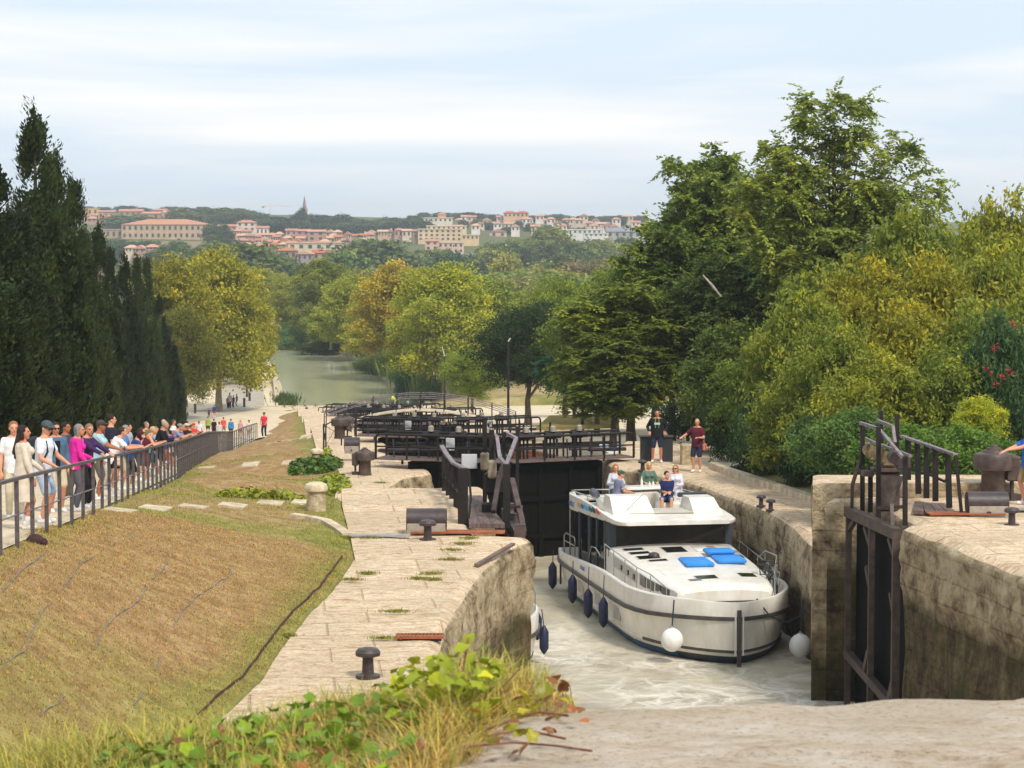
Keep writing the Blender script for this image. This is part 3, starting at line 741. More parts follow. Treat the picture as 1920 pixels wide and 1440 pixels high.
# right leaf
zt = CZ - 6.55
o1 = W(1590, 955, 53.5); o2 = W(1683, 1002, 49.45); zb = CZ - 11.8
t = thing('lock_gate', 'open right gate leaf in its wall recess, a tall dark lattice with gear on top', 'lock gate', (o2.x, o2.y, zt))
def Q(u, z, v=0.0):
    a = o1.lerp(o2, u); return Vector((a.x + v, a.y, z))
mb = MB()
for u, wd in ((.02, .13), (.5, .13), (.98, .17)): mb.bar(Q(u, zb), Q(u, zt + .05), wd, .15)
mb.bar(Q(0, zt - .05), Q(1, zt - .05), .2, .24); mb.bar(Q(0, zt - 3.4), Q(1, zt - 3.9), .16, .2)
mb.bar(Q(.02, zt - .5), Q(.15, zt - .2), .1); mb.bar(Q(.5, zt - 1.5), Q(.43, zt - 1.1), .14)
mb.bar(Q(.5, zt - .6), Q(.38, zt - .22), .12); mb.bar(Q(.98, zt - .6), Q(.86, zt - .22), .12); mb.bar(Q(.98, zt - 1.9), Q(.9, zt - 1.4), .12)
mb.bar(Q(.5, zt - 3.0), Q(.42, zt - 3.5), .16); mb.bar(Q(.98, zt - 3.3), Q(.9, zt - 3.8), .16)
mb.build('frame', M_steel2, t, world=True, smooth=False)
mb = MB(); mb.bar(Q(0, zt - 2.9, .24), Q(1, zt - 2.9, .24), .06, 5.4); mb.build('door_panel', M_gateskin, t, world=True, smooth=False)
mb = MB()     # uprights of the head frame
for (px, y0, y1, d) in ((1617, 962, 795, 53), (1632, 960, 868, 52.6), (1647, 975, 800, 51.6), (1697, 985, 856, 50.2), (1652, 960, 770, 53.4), (1682, 965, 776, 52.6)):
    mb = MB(); mb.bar(W(px, y0, d), W(px, y1, d), .1 if px not in (1652, 1682) else .08, .1); mb.build('upright', M_steel, t, world=True, smooth=False)
mb = MB()
Wb(mb, [(1613, 793, 53), (1647, 804, 52), (1692, 857, 50.2)], .07, .07); Wb(mb, [(1646, 789, 53), (1674, 800, 52.4), (1678, 830, 52.2)], .07, .07)
Wb(mb, [(1622, 822, 53), (1642, 831, 52.5), (1707, 855, 50)], .06, .06); mb.build('handrail', M_rail, t, world=True, smooth=False)
mb = MB(); Wb(mb, [(1612, 865, 53), (1598, 910, 53.1), (1597, 960, 53.2)], .07); mb.build('brace', M_steel2, t, world=True, smooth=False); mb = MB(); Wb(mb, [(1690, 893, 50.5), (1672, 945, 50.3), (1674, 1004, 50)], .08); Wb(mb, [(1647, 952, 51), (1700, 950, 50.4)], .07); mb.build('brace', M_steel2, t, world=True, smooth=False)
M_ochre = mat('ochre gear housing', '8a7752', '5f5138', 8, .6, .3)
for (px, py, d) in ((1637, 843, 53), (1661, 853, 52), (1688, 858, 51)):
    mb = MB(); c = W(px, py, d); mb.tube([c + Vector((-.12, -.2, 0)), c + Vector((-.12, .2, 0))], .15, 14); mb.box(c + Vector((.06, 0, -.1)), (.3, .36, .3), 0, .03); mb.build('gear_housing', M_ochre if px < 1680 else M_cast, t, world=True)
mb = MB(); c = W(1665, 880, 52); mb.box(c, (.75, .5, .1), 0, .02); mb.box(c + Vector((.0, 0, -.5)), (.5, .35, .9), 0, .05); mb.box(c + Vector((-.45, .1, -.1)), (.25, .3, .12)); mb.build('gear_pedestal', M_steel2, t, world=True)
mb = MB()
for (a, b) in (((1682, 950, 50.6), (1722, 925, 54.4)),):
    pass
q0, q1 = W(1712, 957, 50.8), W(1716, 932, 54.3); q2, q3 = W(1798, 962, 50.6), W(1758, 934, 54.3)
for j in range(4):
    a = q0.lerp(q2, j / 4 + .01); b = q1.lerp(q3, j / 4 + .01); a2 = q0.lerp(q2, j / 4 + .24); b2 = q1.lerp(q3, j / 4 + .24)
    mb.add([a, a2, b2, b] + [p - Vector((0, 0, .08)) for p in (a, a2, b2, b)], [(0, 1, 2, 3), (0, 4, 5, 1), (1, 5, 6, 2), (2, 6, 7, 3), (3, 7, 4, 0)])
mb.build('walkway', M_wood, t, world=True, smooth=False)
mb = MB(); a0, a1 = W(1691, 818, 54.6), W(1792, 853, 50.6); mb.bar(a0, a1, .1, .06); mb.build('side_handrail', M_rail, t, world=True, smooth=False)
mb = MB()
for u, px, yb in ((.12, 1703, 900), (.3, 1722, 926), (.48, 1737, 934), (.64, 1754, 940), (.86, 1780, 952), (1.0, 1803, 964)):
    a = a0.lerp(a1, u); b = W(px + (0 if u < .99 else 0), yb, a.y); b.z = min(b.z, a.z - .9); mb.bar(a, b, .13 if u < .99 else .07, .06)
Wb(mb, [(1715, 882, 54), (1748, 892, 53), (1772, 903, 52), (1778, 895, 51.5)], .05); mb.build('side_railing', M_steel, t, world=True, smooth=False)

# left leaf
t = thing('lock_gate', 'open left gate leaf with plank walkway, white sign plate and tall black posts', 'lock gate', (W(950, 1000, 49.2).x, 49.2, zt))
mb = MB()
for u, wd in ((0, .22), (.5, .2), (1, .24)):
    a = W(955, 985, 53).lerp(W(975, 1010, 49.2), u); mb.bar((a.x, a.y, zb), (a.x, a.y, zt + .2), wd, .2)
a, b = W(950, 985, 53.3), W(975, 1002, 49.1); a.z = b.z = zt - .1; mb.bar(a, b, .24, .3); mb.bar(a - Vector((0, 0, 3)), b - Vector((0, 0, 3)), .2, .24)
mb.build('frame', M_steel2, t, world=True, smooth=False)
mb = MB(); mb.bar(a - Vector((.22, 0, 2.6)), b - Vector((.22, 0, 2.6)), .06, 5); mb.build('door_panel', M_gateskin, t, world=True, smooth=False)
# planks
mb = MB(); q0, q2 = W(880, 992, 49.5), W(948, 985, 49.5); q1, q3 = W(873, 928, 54.5), W(903, 924, 54.5)
q0.z = q2.z = CZ - 6.38; q1.z = q3.z = CZ - 6.34
for j, (k0, k1) in enumerate(((0, .3), (.31, .62), (.63, .98))):
    A = [q0.lerp(q2, k0), q0.lerp(q2, k1), q1.lerp(q3, k1), q1.lerp(q3, k0)]
    mb.add(A + [p - Vector((0, 0, .1)) for p in A], [(0, 1, 2, 3), (0, 4, 5, 1), (1, 5, 6, 2), (2, 6, 7, 3), (3, 7, 4, 0)])
mb.build('walkway', M_wood, t, world=True, smooth=False)
mb = MB(); Wb(mb, [(828, 836, 57), (838, 853, 56), (850, 868, 54.5), (872, 879, 50.5)], .11, .05); mb.build('side_handrail', M_rail, t, world=True, smooth=False)
mb = MB()
for (px, y0, y1, d, wd) in ((835, 842, 945, 57, .12), (843, 855, 955, 56, .13), (850, 864, 962, 55, .13), (858, 870, 972, 53.5, .13), (868, 878, 991, 50.4, .15)):
    mb.bar(W(px, y0, d), W(px, y1, d), wd * 1.5, .09)
Wb(mb, [(834, 893, 57), (848, 908, 55), (862, 925, 52), (868, 935, 50.6)], .05); Wb(mb, [(879, 880, 50.5), (883, 935, 50.4), (877, 990, 50.3)], .05)
mb.build('side_railing', M_steel, t, world=True, smooth=False)
mb = MB()
for (px, y0, y1, d, wd) in ((909, 950, 783, 53, .1), (922, 965, 806, 52.4, .12), (925, 960, 890, 52, .14), (950, 990, 870, 50, .16), (970, 940, 800, 53, .08), (945, 872, 810, 52.6, .08)):
    mb = MB(); mb.bar(W(px, y0, d), W(px, y1, d), wd, wd); mb.build('upright', M_steel, t, world=True, smooth=False)
mb = MB(); Wb(mb, [(923, 812, 52.8), (932, 820, 52.3), (937, 858, 51.4), (949, 872, 50.2), (968, 822, 51.6), (948, 811, 52.8)], .08, .06); mb.build('handrail', M_rail, t, world=True, smooth=False)
mb = MB(); Wb(mb, [(925, 960, 50.6), (935, 900, 51.5), (945, 870, 52)], .1); Wb(mb, [(960, 900, 52), (978, 975, 50), (982, 1000, 49.4)], .12); Wb(mb, [(955, 950, 50.5), (978, 950, 50)], .06); mb.build('brace', M_steel2, t, world=True, smooth=False)
mb = MB()
for (px, py, d) in ((909, 865, 53), (923, 880, 51.8)):
    mb = MB(); c = W(px, py, d); mb.box(c, (.2, .25, .42), 0, .04); mb.build('gear_housing', mat('beige housing', '9a8c78', '786b58', 6, .6), t, world=True)
mb = MB(); mb.box(W(880, 865, 53.2), (.36, .03, .34), 0, .008); mb.build('sign_plate', mat('white enamel plate', 'c6cacd', 'b3b8bc', 3, .4), t, world=True)
mb = MB(); c = W(945, 858, 53.5); mb.lathe(tuple(c), [(.05, 0), (.12, .02), (.12, .05), (.05, .08), (.04, .15)], 12); mb.build('green_cap', mat('green plastic', '2f7a5c', '266448', 5, .4), t, world=True)
mb = MB(); c = W(908, 820, 53); mb.box(W(930, 905, 52), (.5, .4, .5), 0, .05); mb.box(W(915, 955, 51.5), (.28, .3, .3), 0, .03); mb.build('gear_pedestal', M_steel, t, world=True)

# ---------------------------------------------------------------- metal fence along the path
t = thing('metal_fence', 'long dark metal fence with slim posts that the visitors lean on', 'fence', (XF(33.4), 33.4, ZL(33.4)))
M_fence = mat('grey painted fence steel', '5e5656', '453e3e', 10, .45, spec=.5)
fd = frange(27, 160.5, 1.55)
rows = [Vector((XF(d), d, ZL(d))) for d in fd]
mb = MB()
for a, b in zip(rows, rows[1:]): mb.bar(a + Vector((0, 0, 1.05)), b + Vector((0, 0, 1.05)), .075, .05)
mb.build('top_rail', M_fence, t, world=True, smooth=False)
mb = MB(); mb.tube([a + Vector((0, 0, .5)) for a in rows], .013, 6); mb.build('middle_wire', M_rail, t, world=True)
for a in rows: mb = MB(); mb.box(a + Vector((0, 0, .46)), (.06, .05, 1.12)); mb.build('post', M_fence, t, world=True, smooth=False)
# ---------------------------------------------------------------- the cruiser.  local frame: x to the picture's right, y from bow to stern, z from the waterline
M_gel = mat('white gelcoat', 'e6e1d8', 'd2ccbf', 1.6, .3, spec=.5, detail=6, stretch=(1.5, 1.5, .5), lo=.3, hi=.6)
M_gel2 = mat('cream grey deck', 'c3beb2', 'b2ad9f', 3, .6)
M_strake = mat('dark grey rubbing strake', '55504c', '433f3c', 4, .5)
M_blue = mat('blue antifouling', '2c5f86', '254c68', 3, .5)
M_boot = mat('dark wet hull bottom', '2a3440', '1d242c', 3, .4)
M_glass = mat('dark tinted glass', '1a1e20', '121517', 2, .06, spec=.8)
M_pillar = mat('charcoal cabin pillar', '3a4048', '30353c', 2, .4)
M_chrome = mat('stainless tube', 'b9b8b4', 'a3a29e', 5, .25, metal=.8)
M_fend = mat('navy fender', '262b4a', '1d2140', 4, .5)
M_ball = mat('white rubber buoy', 'efeeea', 'dedcd5', 4, .45)
M_rope = mat('dark rope', '3c4350', '2c323c', 20, .8)
M_cush = mat('bright blue cushion', '3a8fdc', '2f80cc', 5, .7, .2, 6)
BK = 1.0; BX, BY, BZ = 5.82, 58.2, CZ - 11.2; BR = R(10.2)
boat = thing('canal_cruiser', 'white canal cruiser with sundeck full of people coming up through the lock', 'boat', (BX, BY, BZ), BR); boat.scale = (BK, BK, BK)
LB_ = 13.4
def Bw(a, k=1.0, off=0.0):
    u = min(1, max(0, (a - off) / 3.7)); b = 2.27 * (1 - (1 - u) ** 2.0) ** .7
    if a > 11.5: b -= .22 * ((a - 11.5) / 1.9) ** 2
    return b * k
def Zg(a): return 1.66 if a < 6 else 1.66 - .36 * min(1, (a - 6) / 6.5) ** 1.2
def Zs(a): return interp([(0, 1.24), (2, 1.14), (5, 1.1), (14, 1.03)], a)
def hull(name, parent, LBt, bw=Bw, zg=Zg, zs=Zs, mats=None):
    As = [0, .02, .06, .12, .22, .36, .55, .8, 1.1, 1.5, 2, 2.6, 3.3, 4.2, 5.2, 6.2, 7.2, 8.4, 9.8, 11.2, 12.4, LBt - .25, LBt]
    As = [a for a in As if a <= LBt]
    lv = lambda a: [(-.45, .62, .9, 4), (.0, .84, .45, 4), (.03, .85, .42, 3), (.2, .885, .3, 3), (.21, .89, .3, 0), (.3, .905, .22, 0), (.31, .925, .2, 2), (.38, .93, .18, 2), (.39, .915, .18, 0), (zs(a) - .07, .975, .03, 0), (zs(a) - .06, 1.01, 0, 2), (zs(a) + .04, 1.01, 0, 2), (zs(a) + .05, .985, 0, 0), (zg(a) - .03, .99, 0, 0), (zg(a), .98, .01, 0), (zg(a), .945, .05, 0), (zg(a) - .04, .935, .07, 0), (zg(a) - .42, .92, .09, 0)]
    mb = MB(); nl = len(lv(0))
    for s in (-1, 1):
        rows = []
        for a in As:
            r = []
            for (z, k, off, m) in lv(a):
                b = max(0, bw(a, k, off)) if a > off else 0
                y = max(a, off) if b > 0 else off
                if a == 0: b = 0.0
                r.append((s * b, y if a < 3 else a, z))
            rows.append(r)
        vs = [p for r in rows for p in r]; n0 = len(mb.v)
        mb.add(vs, [])
        for i in range(len(rows) - 1):
            for j in range(nl - 1):
                f = (i * nl + j, i * nl + j + 1, (i + 1) * nl + j + 1, (i + 1) * nl + j)
                if s < 0: f = f[::-1]
                m = lv(0)[j + 1][3] if lv(0)[j][3] == lv(0)[j + 1][3] else lv(0)[j][3]
                if m == 2 and j < 8 and As[i] > 2.4: m = 0     # lower strake only round the bow
                if m == 3 and As[i] < 1.2: m = 4
                mb.f.append(tuple(q + n0 for q in f)); mb.mi.append(m)
        # transom half
        r = rows[-1]; n1 = len(mb.v); mb.add(r + [(0, p[1], p[2]) for p in r], [])
        for j in range(nl - 4):
            f = (j, j + 1, nl + j + 1, nl + j); f = f if s > 0 else f[::-1]
            mb.f.append(tuple(q + n1 for q in f)); mb.mi.append(0)
    # deck
    mb.m = 1
    rows = [[(-bw(a, .93, .09) * (a > .09), max(a, .09), zg(a) - .4), (0, max(a, .09), zg(a) - .37), (bw(a, .93, .09) * (a > .09), max(a, .09), zg(a) - .4)] for a in As]
    mb.loft(rows, flip=False)
    return mb.build(name, [M_gel, M_gel2, M_strake, M_blue, M_boot], parent, ang=35)
hull('hull', boat, LB_)
mb = MB(); mb.box((0, -.015, .72), (.11, .06, 1.5), 0, .01); mb.build('stem_guard', M_strake, boat)
mb = MB()
for s in (-1, 1): mb.bar((s * .1, -.02, .3), (s * .1, -.02, 1.3), .04, .05)
mb.build('stem_trim', M_gel, boat)
# trunk cabin
def roundbox(mb, secs, z_of):
    pass
def trunk_b(a): return interp([(1.3, 1.28), (2.2, 1.46), (3.5, 1.66), (7.0, 1.8), (7.6, 1.82)], a)
def trunk_z(a): return 1.86 + (a - 1.3) * .052
mb = MB(); rows = []
for a in (1.22, 1.3, 1.42, 1.8, 2.4, 3.2, 4.2, 5.2, 6.2, 7.4):
    b = trunk_b(a) - (0.1 if a < 1.25 else 0); z = trunk_z(a) - (.12 if a < 1.25 else .03 if a < 1.35 else 0); zb_ = Zg(a) - .4
    rows.append([(-b - .04, a, zb_), (-b - .02, a, z - .1), (-b + .05, a, z - .02), (-b + .14, a, z), (-b * .5, a, z + .045), (0, a, z + .06), (b * .5, a, z + .045), (b - .14, a, z), (b - .05, a, z - .02), (b + .02, a, z - .1), (b + .04, a, zb_)])
mb.loft(rows, flip=True); n = len(rows[0]); mb.add([(p[0], p[1] - .002, p[2]) for p in rows[0]], [tuple(range(n - 1, -1, -1))])
mb.build('trunk_cabin', M_gel, boat)
def slab(pts, th=.02, dz=.015):
    """thin plate lying on the trunk roof, photo-right first"""
    mb = MB(); q = []
    for (x, a) in pts:
        b = trunk_b(a); k = min(1, abs(x) / b); z = trunk_z(a) + .06 - .06 * k ** 1.2 + dz; q.append((x, a, z))
    n = len(q); mb.add(q + [(p[0], p[1], p[2] - th) for p in q], [tuple(range(n)), tuple(range(2 * n - 1, n - 1, -1))] + [(i, n + i, n + (i + 1) % n, (i + 1) % n) for i in range(n)])
    return mb
def rect(x, a, w_, l_): return [(x - w_ / 2, a - l_ / 2), (x + w_ / 2, a - l_ / 2), (x + w_ / 2, a + l_ / 2), (x - w_ / 2, a + l_ / 2)]
for (x, a, w_, l_) in ((-1.25, 6.55, .55, .3), (-1.2, 6.0, .55, .3), (-1.1, 5.35, .6, .42), (-.95, 4.85, .5, .22), (-.15, 6.2, .6, .75), (1.35, 6.1, .35, .3), (1.4, 5.2, .35, .4), (-.25, 2.35, .55, .4), (-.62, 2.1, .3, .2), (.95, 2.6, .42, .45), (-.55, 5.5, .3, .3)):
    if (x, a) == (-.55, 5.5): continue
    f = slab(rect(x, a, w_ + .07, l_ + .07), .03, .012).build('hatch', M_gel2, boat, smooth=False)
    slab(rect(x, a, w_, l_), .02, .022).build('pane', M_glass, f, smooth=False)
for (x, a, w_, l_) in ((-.3, 3.3, 1.9, .9), (.55, 5.6, .7, .5)):
    slab(rect(x, a, w_, l_), .012, .006).build('non_slip_panel', mat('pale non slip', 'd6d2c8', 'c9c5ba', 8, .8), boat, smooth=False)
mb = MB(); mb.ell((-.95, 5.3, trunk_z(5.3) + .09), (.16, .2, .1)); mb.build('vent_cowl', M_cast, boat)
for (x, a, w_, l_, tilt) in ((-.02, 4.25, .78, 1.2, 0), (.98, 4.55, .8, 1.05, 0)):
    mb = MB(); z = trunk_z(a) + .09
    mb.box((x, a, z), (w_, l_, .13), -.05, .04)
    if x > .5: mb.box((x - .08, a + .72, z + .12), (w_, .62, .12), -.05, .04)
    tag(mb.build('sun_cushion', M_cush, None), 'bright blue sun pad, %s on the white foredeck roof' % ('left flat one' if x < .5 else 'right one with raised head end'), 'cushion', 'blue sun pads')
    o = bpy.data.objects['sun_cushion' if x < .5 else 'sun_cushion.001']; o.location = (BX, BY, BZ); o.rotation_euler.z = BR; o.scale = (BK, BK, BK)
mb = MB(); mb.box((1.0, 6.3, trunk_z(6.3) + .05), (1.15, .9, .1), 0, .04); mb.build('roof_hump', M_gel, boat)
mb = MB(); mb.box((.93, 6.2, trunk_z(6.2) + .11), (.2, .5, .02)); mb.build('vent', M_grey, boat, smooth=False)
# trunk side windows (picture left side shown)
for s in (-1, 1):
    for (a0, a1, z0, z1) in ((1.75, 2.65, .2, .02), (2.75, 3.25, .25, .02), (3.35, 3.85, .28, .03), (4.1, 6.6, .32, .06)):
        mb = MB()
        def wp(a, z): return (s * (trunk_b(a) + .032), a, z)
        A = [wp(a0, trunk_z(a0) - .12 - z0), wp(a1, trunk_z(a1) - .12 - z0 - (.0)), wp(a1, trunk_z(a1) - .12), wp(a0, trunk_z(a0) - .12)]
        B = [(p[0] - s * .05, p[1], p[2]) for p in A]
        mb.add(A + B, [(0, 1, 2, 3), (0, 4, 5, 1), (1, 5, 6, 2), (2, 6, 7, 3), (3, 7, 4, 0)])
        mb.build('side_window', M_glass if a0 < 4 else M_gel2, boat, smooth=False)
    for a0 in (4.4, 5.0, 5.7):
        mb = MB(); mb.box((s * (trunk_b(a0) + .045), a0, trunk_z(a0) - .3), (.04, .16, .14), 0, .01); mb.build('porthole', M_glass, boat)
# side rails of the trunk
mb = MB()
for s in (-1, 1):
    P_ = [(s * (trunk_b(a) + .18), a, trunk_z(a) + .12 - .25 * max(0, (2.6 - a) / 1.6)) for a in (1.6, 2.6, 3.6, 4.8, 6.0, 7.0)]
    mb.tube(P_, .016, 6)
    for p in P_: mb.tube([(p[0], p[1], p[2]), (p[0], p[1], Zg(p[1]) - .42)], .013, 5)
mb.build('deck_rail', M_chrome, boat)
FZ = 2.86
def FZs(a): return FZ - .048 * (a - 6.4)
# saloon: glazed box from y 7.2 to 11.2
S0, S1, SB, SZ0, SZ1 = 7.15, 11.3, 1.78, 1.2, 2.86
mb = MB()
mb.add([(-SB + .1, S0, 2.1), (SB - .1, S0, 2.1), (SB * .98, S0 + .1, SZ1), (-SB * .98, S0 + .1, SZ1)], [(0, 1, 2, 3)]); mb.build('windscreen', M_glass, boat, smooth=False)
mb = MB(); mb.add([(-SB - .02, S0 - .02, 2.0), (SB + .02, S0 - .02, 2.0), (SB + .02, S0 + .03, 2.2), (-SB - .02, S0 + .03, 2.2)], [(0, 1, 2, 3)]); mb.build('windscreen_sill', M_strake, boat, smooth=False)
for s in (-1, 1):
    mb = MB(); A = [(s * (SB - .16), S0 - .03, 1.9), (s * (SB + .05), S0 - .03, 1.9), (s * (SB + .05), S0 + .7, 1.9), (s * (SB - .16), S0 + .7, 1.9)]; B = [(p[0] * .985, p[1] + .08, SZ1) for p in A]
    mb.add(A + B, [(0, 1, 5, 4), (1, 2, 6, 5), (2, 3, 7, 6), (3, 0, 4, 7)]); mb.build('pillar', M_pillar, boat, smooth=False)
    mb = MB(); mb.box((s * (SB - .0), (S0 + S1) / 2 + .3, 1.02), (.1, S1 - S0 - .3, .45)); mb.build('cabin_side', M_gel, boat, smooth=False)
    for i, (a0, a1) in enumerate(((7.75, 8.7), (8.85, 9.75), (9.9, 11.2))):
        mb = MB(); zt_ = FZs(a1) + .06; mb.box((s * SB, (a0 + a1) / 2, (1.25 + zt_) / 2), (.05, a1 - a0, zt_ - 1.25)); mb.build('side_window', M_glass, boat, smooth=False)
    for a0 in (7.7, 8.78, 9.83, 11.25):
        mb = MB(); zt_ = FZs(a0) + .06; mb.box((s * SB, a0, (1.2 + zt_) / 2), (.1, .17 if a0 != 9.83 else .3, zt_ - 1.2)); mb.build('pillar', M_pillar, boat, smooth=False)
mb = MB(); mb.box((0, S1, 1.9), (2 * SB, .08, 1.5)); mb.build('cabin_rear', M_glass, boat, smooth=False)
mb = MB(); mb.box((-.3, 8.2, 1.75), (2.2, .5, .8), 0, .05); mb.box((.3, 9.6, 1.5), (1.2, 1, .7), 0, .05); mb.build('saloon_furniture', M_gel2, boat)
# flying bridge: wide roof with deep flanks at the back
def fb_b(a): return interp([(6.35, 1.62), (6.5, 1.74), (6.9, 1.8), (9, 1.84), (13.0, 1.8), (13.3, 1.7)], a)
mb = MB(); rows = []
for a in (6.3, 6.36, 6.6, 7.2, 8.2, 8.21, 9.5, 11, 12.8, 13.25, 13.35):
    b = fb_b(a) - (.1 if a in (6.3, 13.35) else 0); h = interp([(6.3, .1), (6.6, .13), (8.2, .26), (10, .42), (13.3, .5)], a); inner = .12
    fl = interp([(6.3, .10), (8.2, .26), (8.21, .16), (13.4, .16)], a)
    lip = b - inner - interp([(6.3, .0), (8.2, .35), (8.21, .0)], a)
    F0 = FZs(a); rows.append([(-b + .06, a, F0), (-b, a, F0 + .05), (-b - .0, a, F0 + h), (-b + .06, a, F0 + h + .03), (-lip, a, F0 + max(h * .9, fl)), (-lip + .03, a, F0 + fl), (0, a, F0 + fl + .02), (lip - .03, a, F0 + fl), (lip, a, F0 + max(h * .9, fl)), (b - .06, a, F0 + h + .03), (b, a, F0 + h), (b, a, F0 + .05), (b - .06, a, F0)])
mb.loft(rows, closed=True, flip=True)
n = 13; mb.add(rows[0] + rows[-1], [tuple(range(n - 1, -1, -1)), tuple(range(n, 2 * n))]); mb.build('sundeck', M_gel, boat, ang=30)
mb = MB(); mb.box((-.1, 8.1, FZ - .08 + .275), (2.0, 1.1, .02)); mb.build('non_slip_panel', M_gel2, boat, smooth=False)
def hump(name, x0, x1, a0, a1, z1, m=M_gel):
    mb = MB(); z0 = FZ
    mb.add([(x0, a0, z0), (x1, a0, z0), (x1 + .05, a1, z0), (x0 - .05, a1, z0), (x0 + .05, a0 + (a1 - a0) * .55, z1), (x1 - .12, a0 + (a1 - a0) * .55, z1), (x1 - .1, a1 - .05, z1), (x0 + .05, a1 - .05, z1)],
           [(0, 1, 5, 4), (4, 5, 6, 7), (1, 2, 6, 5), (2, 3, 7, 6), (3, 0, 4, 7)]); return mb.build(name, m, boat, smooth=False)
hump('helm_console', -1.62, -.35, 7.3, 8.9, FZ - .1 + .72); hump('seat_fairing', .75, 1.66, 7.2, 9.0, FZ - .1 + .64)
mb = MB(); mb.ell((-.52, 8.2, FZ + .45), (.06, .04, .05)); mb.build('dial', M_cast, boat)
mb = MB(); mb.box((-.1, 10.0, FZ - .17 + .4), (.75, .55, .62), .05, .03); mb.build('table_base', mat('slatted beige cabinet', 'cfc6b8', 'b5aa9a', 9, .6, stretch=(6, 1, 1)), boat)
mb = MB(); mb.box((0, 10.3, FZ - .17 + .8), (1.5, .95, .05), .12, .02); mb.build('table', M_gel, boat)
mb = MB(); mb.box((.9, 9.3, FZ - .17 + .32), (1.5, .8, .34), 0, .05); mb.box((-.95, 9.9, FZ - .17 + .32), (.9, 1.7, .34), 0, .05); mb.box((.2, 11.55, FZ - .23 + .32), (2.6, .7, .34), 0, .05); mb.box((1.25, 10.6, FZ - .17 + .32), (.8, 1.8, .34), 0, .05)
mb.build('bench_seat', M_gel, boat)
mb = MB(); mb.box((1.3, 9.75, FZ - .17 + .62), (.9, .12, .14), 0, .03); mb.build('bench_back', M_pillar, boat)
mb = MB(); mb.box((-1.15, 12.6, FZ - .3 + .38), (.95, .6, .12), 0, .04); mb.build('sun_pad', M_gel2, boat)
for (x, a, rz) in ((-1.38, 11.0, .2),):
    mb = MB(); mb.tube([(x - .05, a - .35, FZ - .22 + .6), (x, a + .35, FZ - .22 + .62)], .12, 14); o = mb.build('rolled_cushion', mat('grey fabric', '5e6068', '4a4c54', 8, .9), None); o.location = (BX, BY, BZ); o.rotation_euler.z = BR; o.scale = (BK, BK, BK)
    tag(o, 'rolled dark grey cushion on the sundeck beside the man in the green cap', 'cushion')
for (px, py, d) in ((1192, 905, 68.3), (1204, 907, 68), (1211, 908, 67.9)):
    mb = MB(); mb.lathe((0, 0, 0), [(.035, 0), (.038, .14), (.03, .2), (.014, .24), (.014, .3)], 10); o = mb.build('bottle' if px < 1200 else 'drinking_glass', M_gel, None)
    q = Matrix.Rotation(BR, 3, 'Z') @ Vector(((px - 1198) * .02, 10.15 + (px % 3) * .12, 0)) * BK; o.location = (BX + q.x, BY + q.y, BZ + (FZ - .17 + .826) * BK)
    if px > 1200: o.scale = (1, 1, .5)
    tag(o, {1192: 'clear tall bottle on the sundeck table', 1204: 'small glass on the sundeck table next to the bottle', 1211: 'right small glass on the sundeck table'}[px], 'tableware')
# rails of the sundeck
mb = MB()
for s in (-1, 1):
    P_ = [(s * (fb_b(a) - .1), a, FZs(a) + .58) for a in (9.2, 10.5, 11.8, 13.1)]; mb.tube([(P_[0][0], 9.0, FZs(9) + .4)] + P_, .02, 6)
    for p in P_: mb.tube([p, (p[0], p[1], FZs(p[1]) + .3)], .015, 5)
mb.tube([(-1.6, 13.15, FZs(13.1) + .58), (1.6, 13.15, FZs(13.1) + .58)], .02, 6); mb.tube([(-1.2, 7.6, FZ + .3), (-.7, 7.65, FZ + .75)], .012, 5)
for x in (-1, 0, 1): mb.tube([(x, 13.15, FZs(13.1) + .58), (x, 13.15, FZs(13.1) + .3)], .015, 5)
mb.build('sundeck_rail', M_chrome, boat)
for s in (-1, 1):
    mb = MB(); mb.tube([(s * 1.72, 13.1, .95), (s * 1.72, 13.1, FZs(13.1) + .05)], .028, 8); mb.build('roof_post', M_chrome, boat)
    mb = MB(); mb.tube([(s * 1.95, 12.9, 1.2), (s * 1.95, 12.9, 1.75), (s * 1.93, 12.7, 1.85), (s * 1.9, 11.6, 1.85), (s * 1.9, 11.5, 1.75), (s * 1.9, 11.5, 1.2)], .02, 6); mb.tube([(s * 1.95, 12.9, 1.6), (s * 1.9, 11.5, 1.6)], .015, 6); mb.build('side_gate_rail', M_chrome, boat)
    mb = MB(); mb.tube([(s * 1.98, 9.2, Zg(9.2) - .03), (s * 1.95, 8.9, 1.95), (s * 1.95, 8.3, 1.98), (s * 1.96, 7.6, 1.85)], .018, 6); mb.build('grab_rail', M_chrome, boat)
mb = MB(); mb.box((0, 12.3, .86), (3.4, 1.9, .05)); mb.build('aft_deck', mat('teak grey deck', '8c8378', '766d62', 4, .7), boat, smooth=False)
# lettering and stripe on the flank of the sundeck
def text(body, size, m, parent, M_, name='lettering'):
    c = bpy.data.curves.new(name, 'FONT'); c.body = body; c.size = size; c.extrude = .004; c.align_x = 'LEFT'
    tmp = bpy.data.objects.new('tmp', c); col.objects.link(tmp); dg = bpy.context.evaluated_depsgraph_get()
    me = bpy.data.meshes.new_from_object(tmp.evaluated_get(dg)); bpy.data.objects.remove(tmp)
    me.transform(M_); me.materials.clear(); me.materials.append(m); me.name = name
    o = bpy.data.objects.new(name, me); col.objects.link(o); o.parent = parent; return o
Mt = Matrix.Translation((-fb_b(12.9) - .008, 12.95, FZs(12.6) + .14)) @ Matrix(((0, 0, -1, 0), (-1, 0, 0, 0), (0, 1, 0, 0), (0, 0, 0, 1)))
text('Le BOAT', .24, mat('lettering blue', '3a4f9c', '3a4f9c'), boat, Mt)
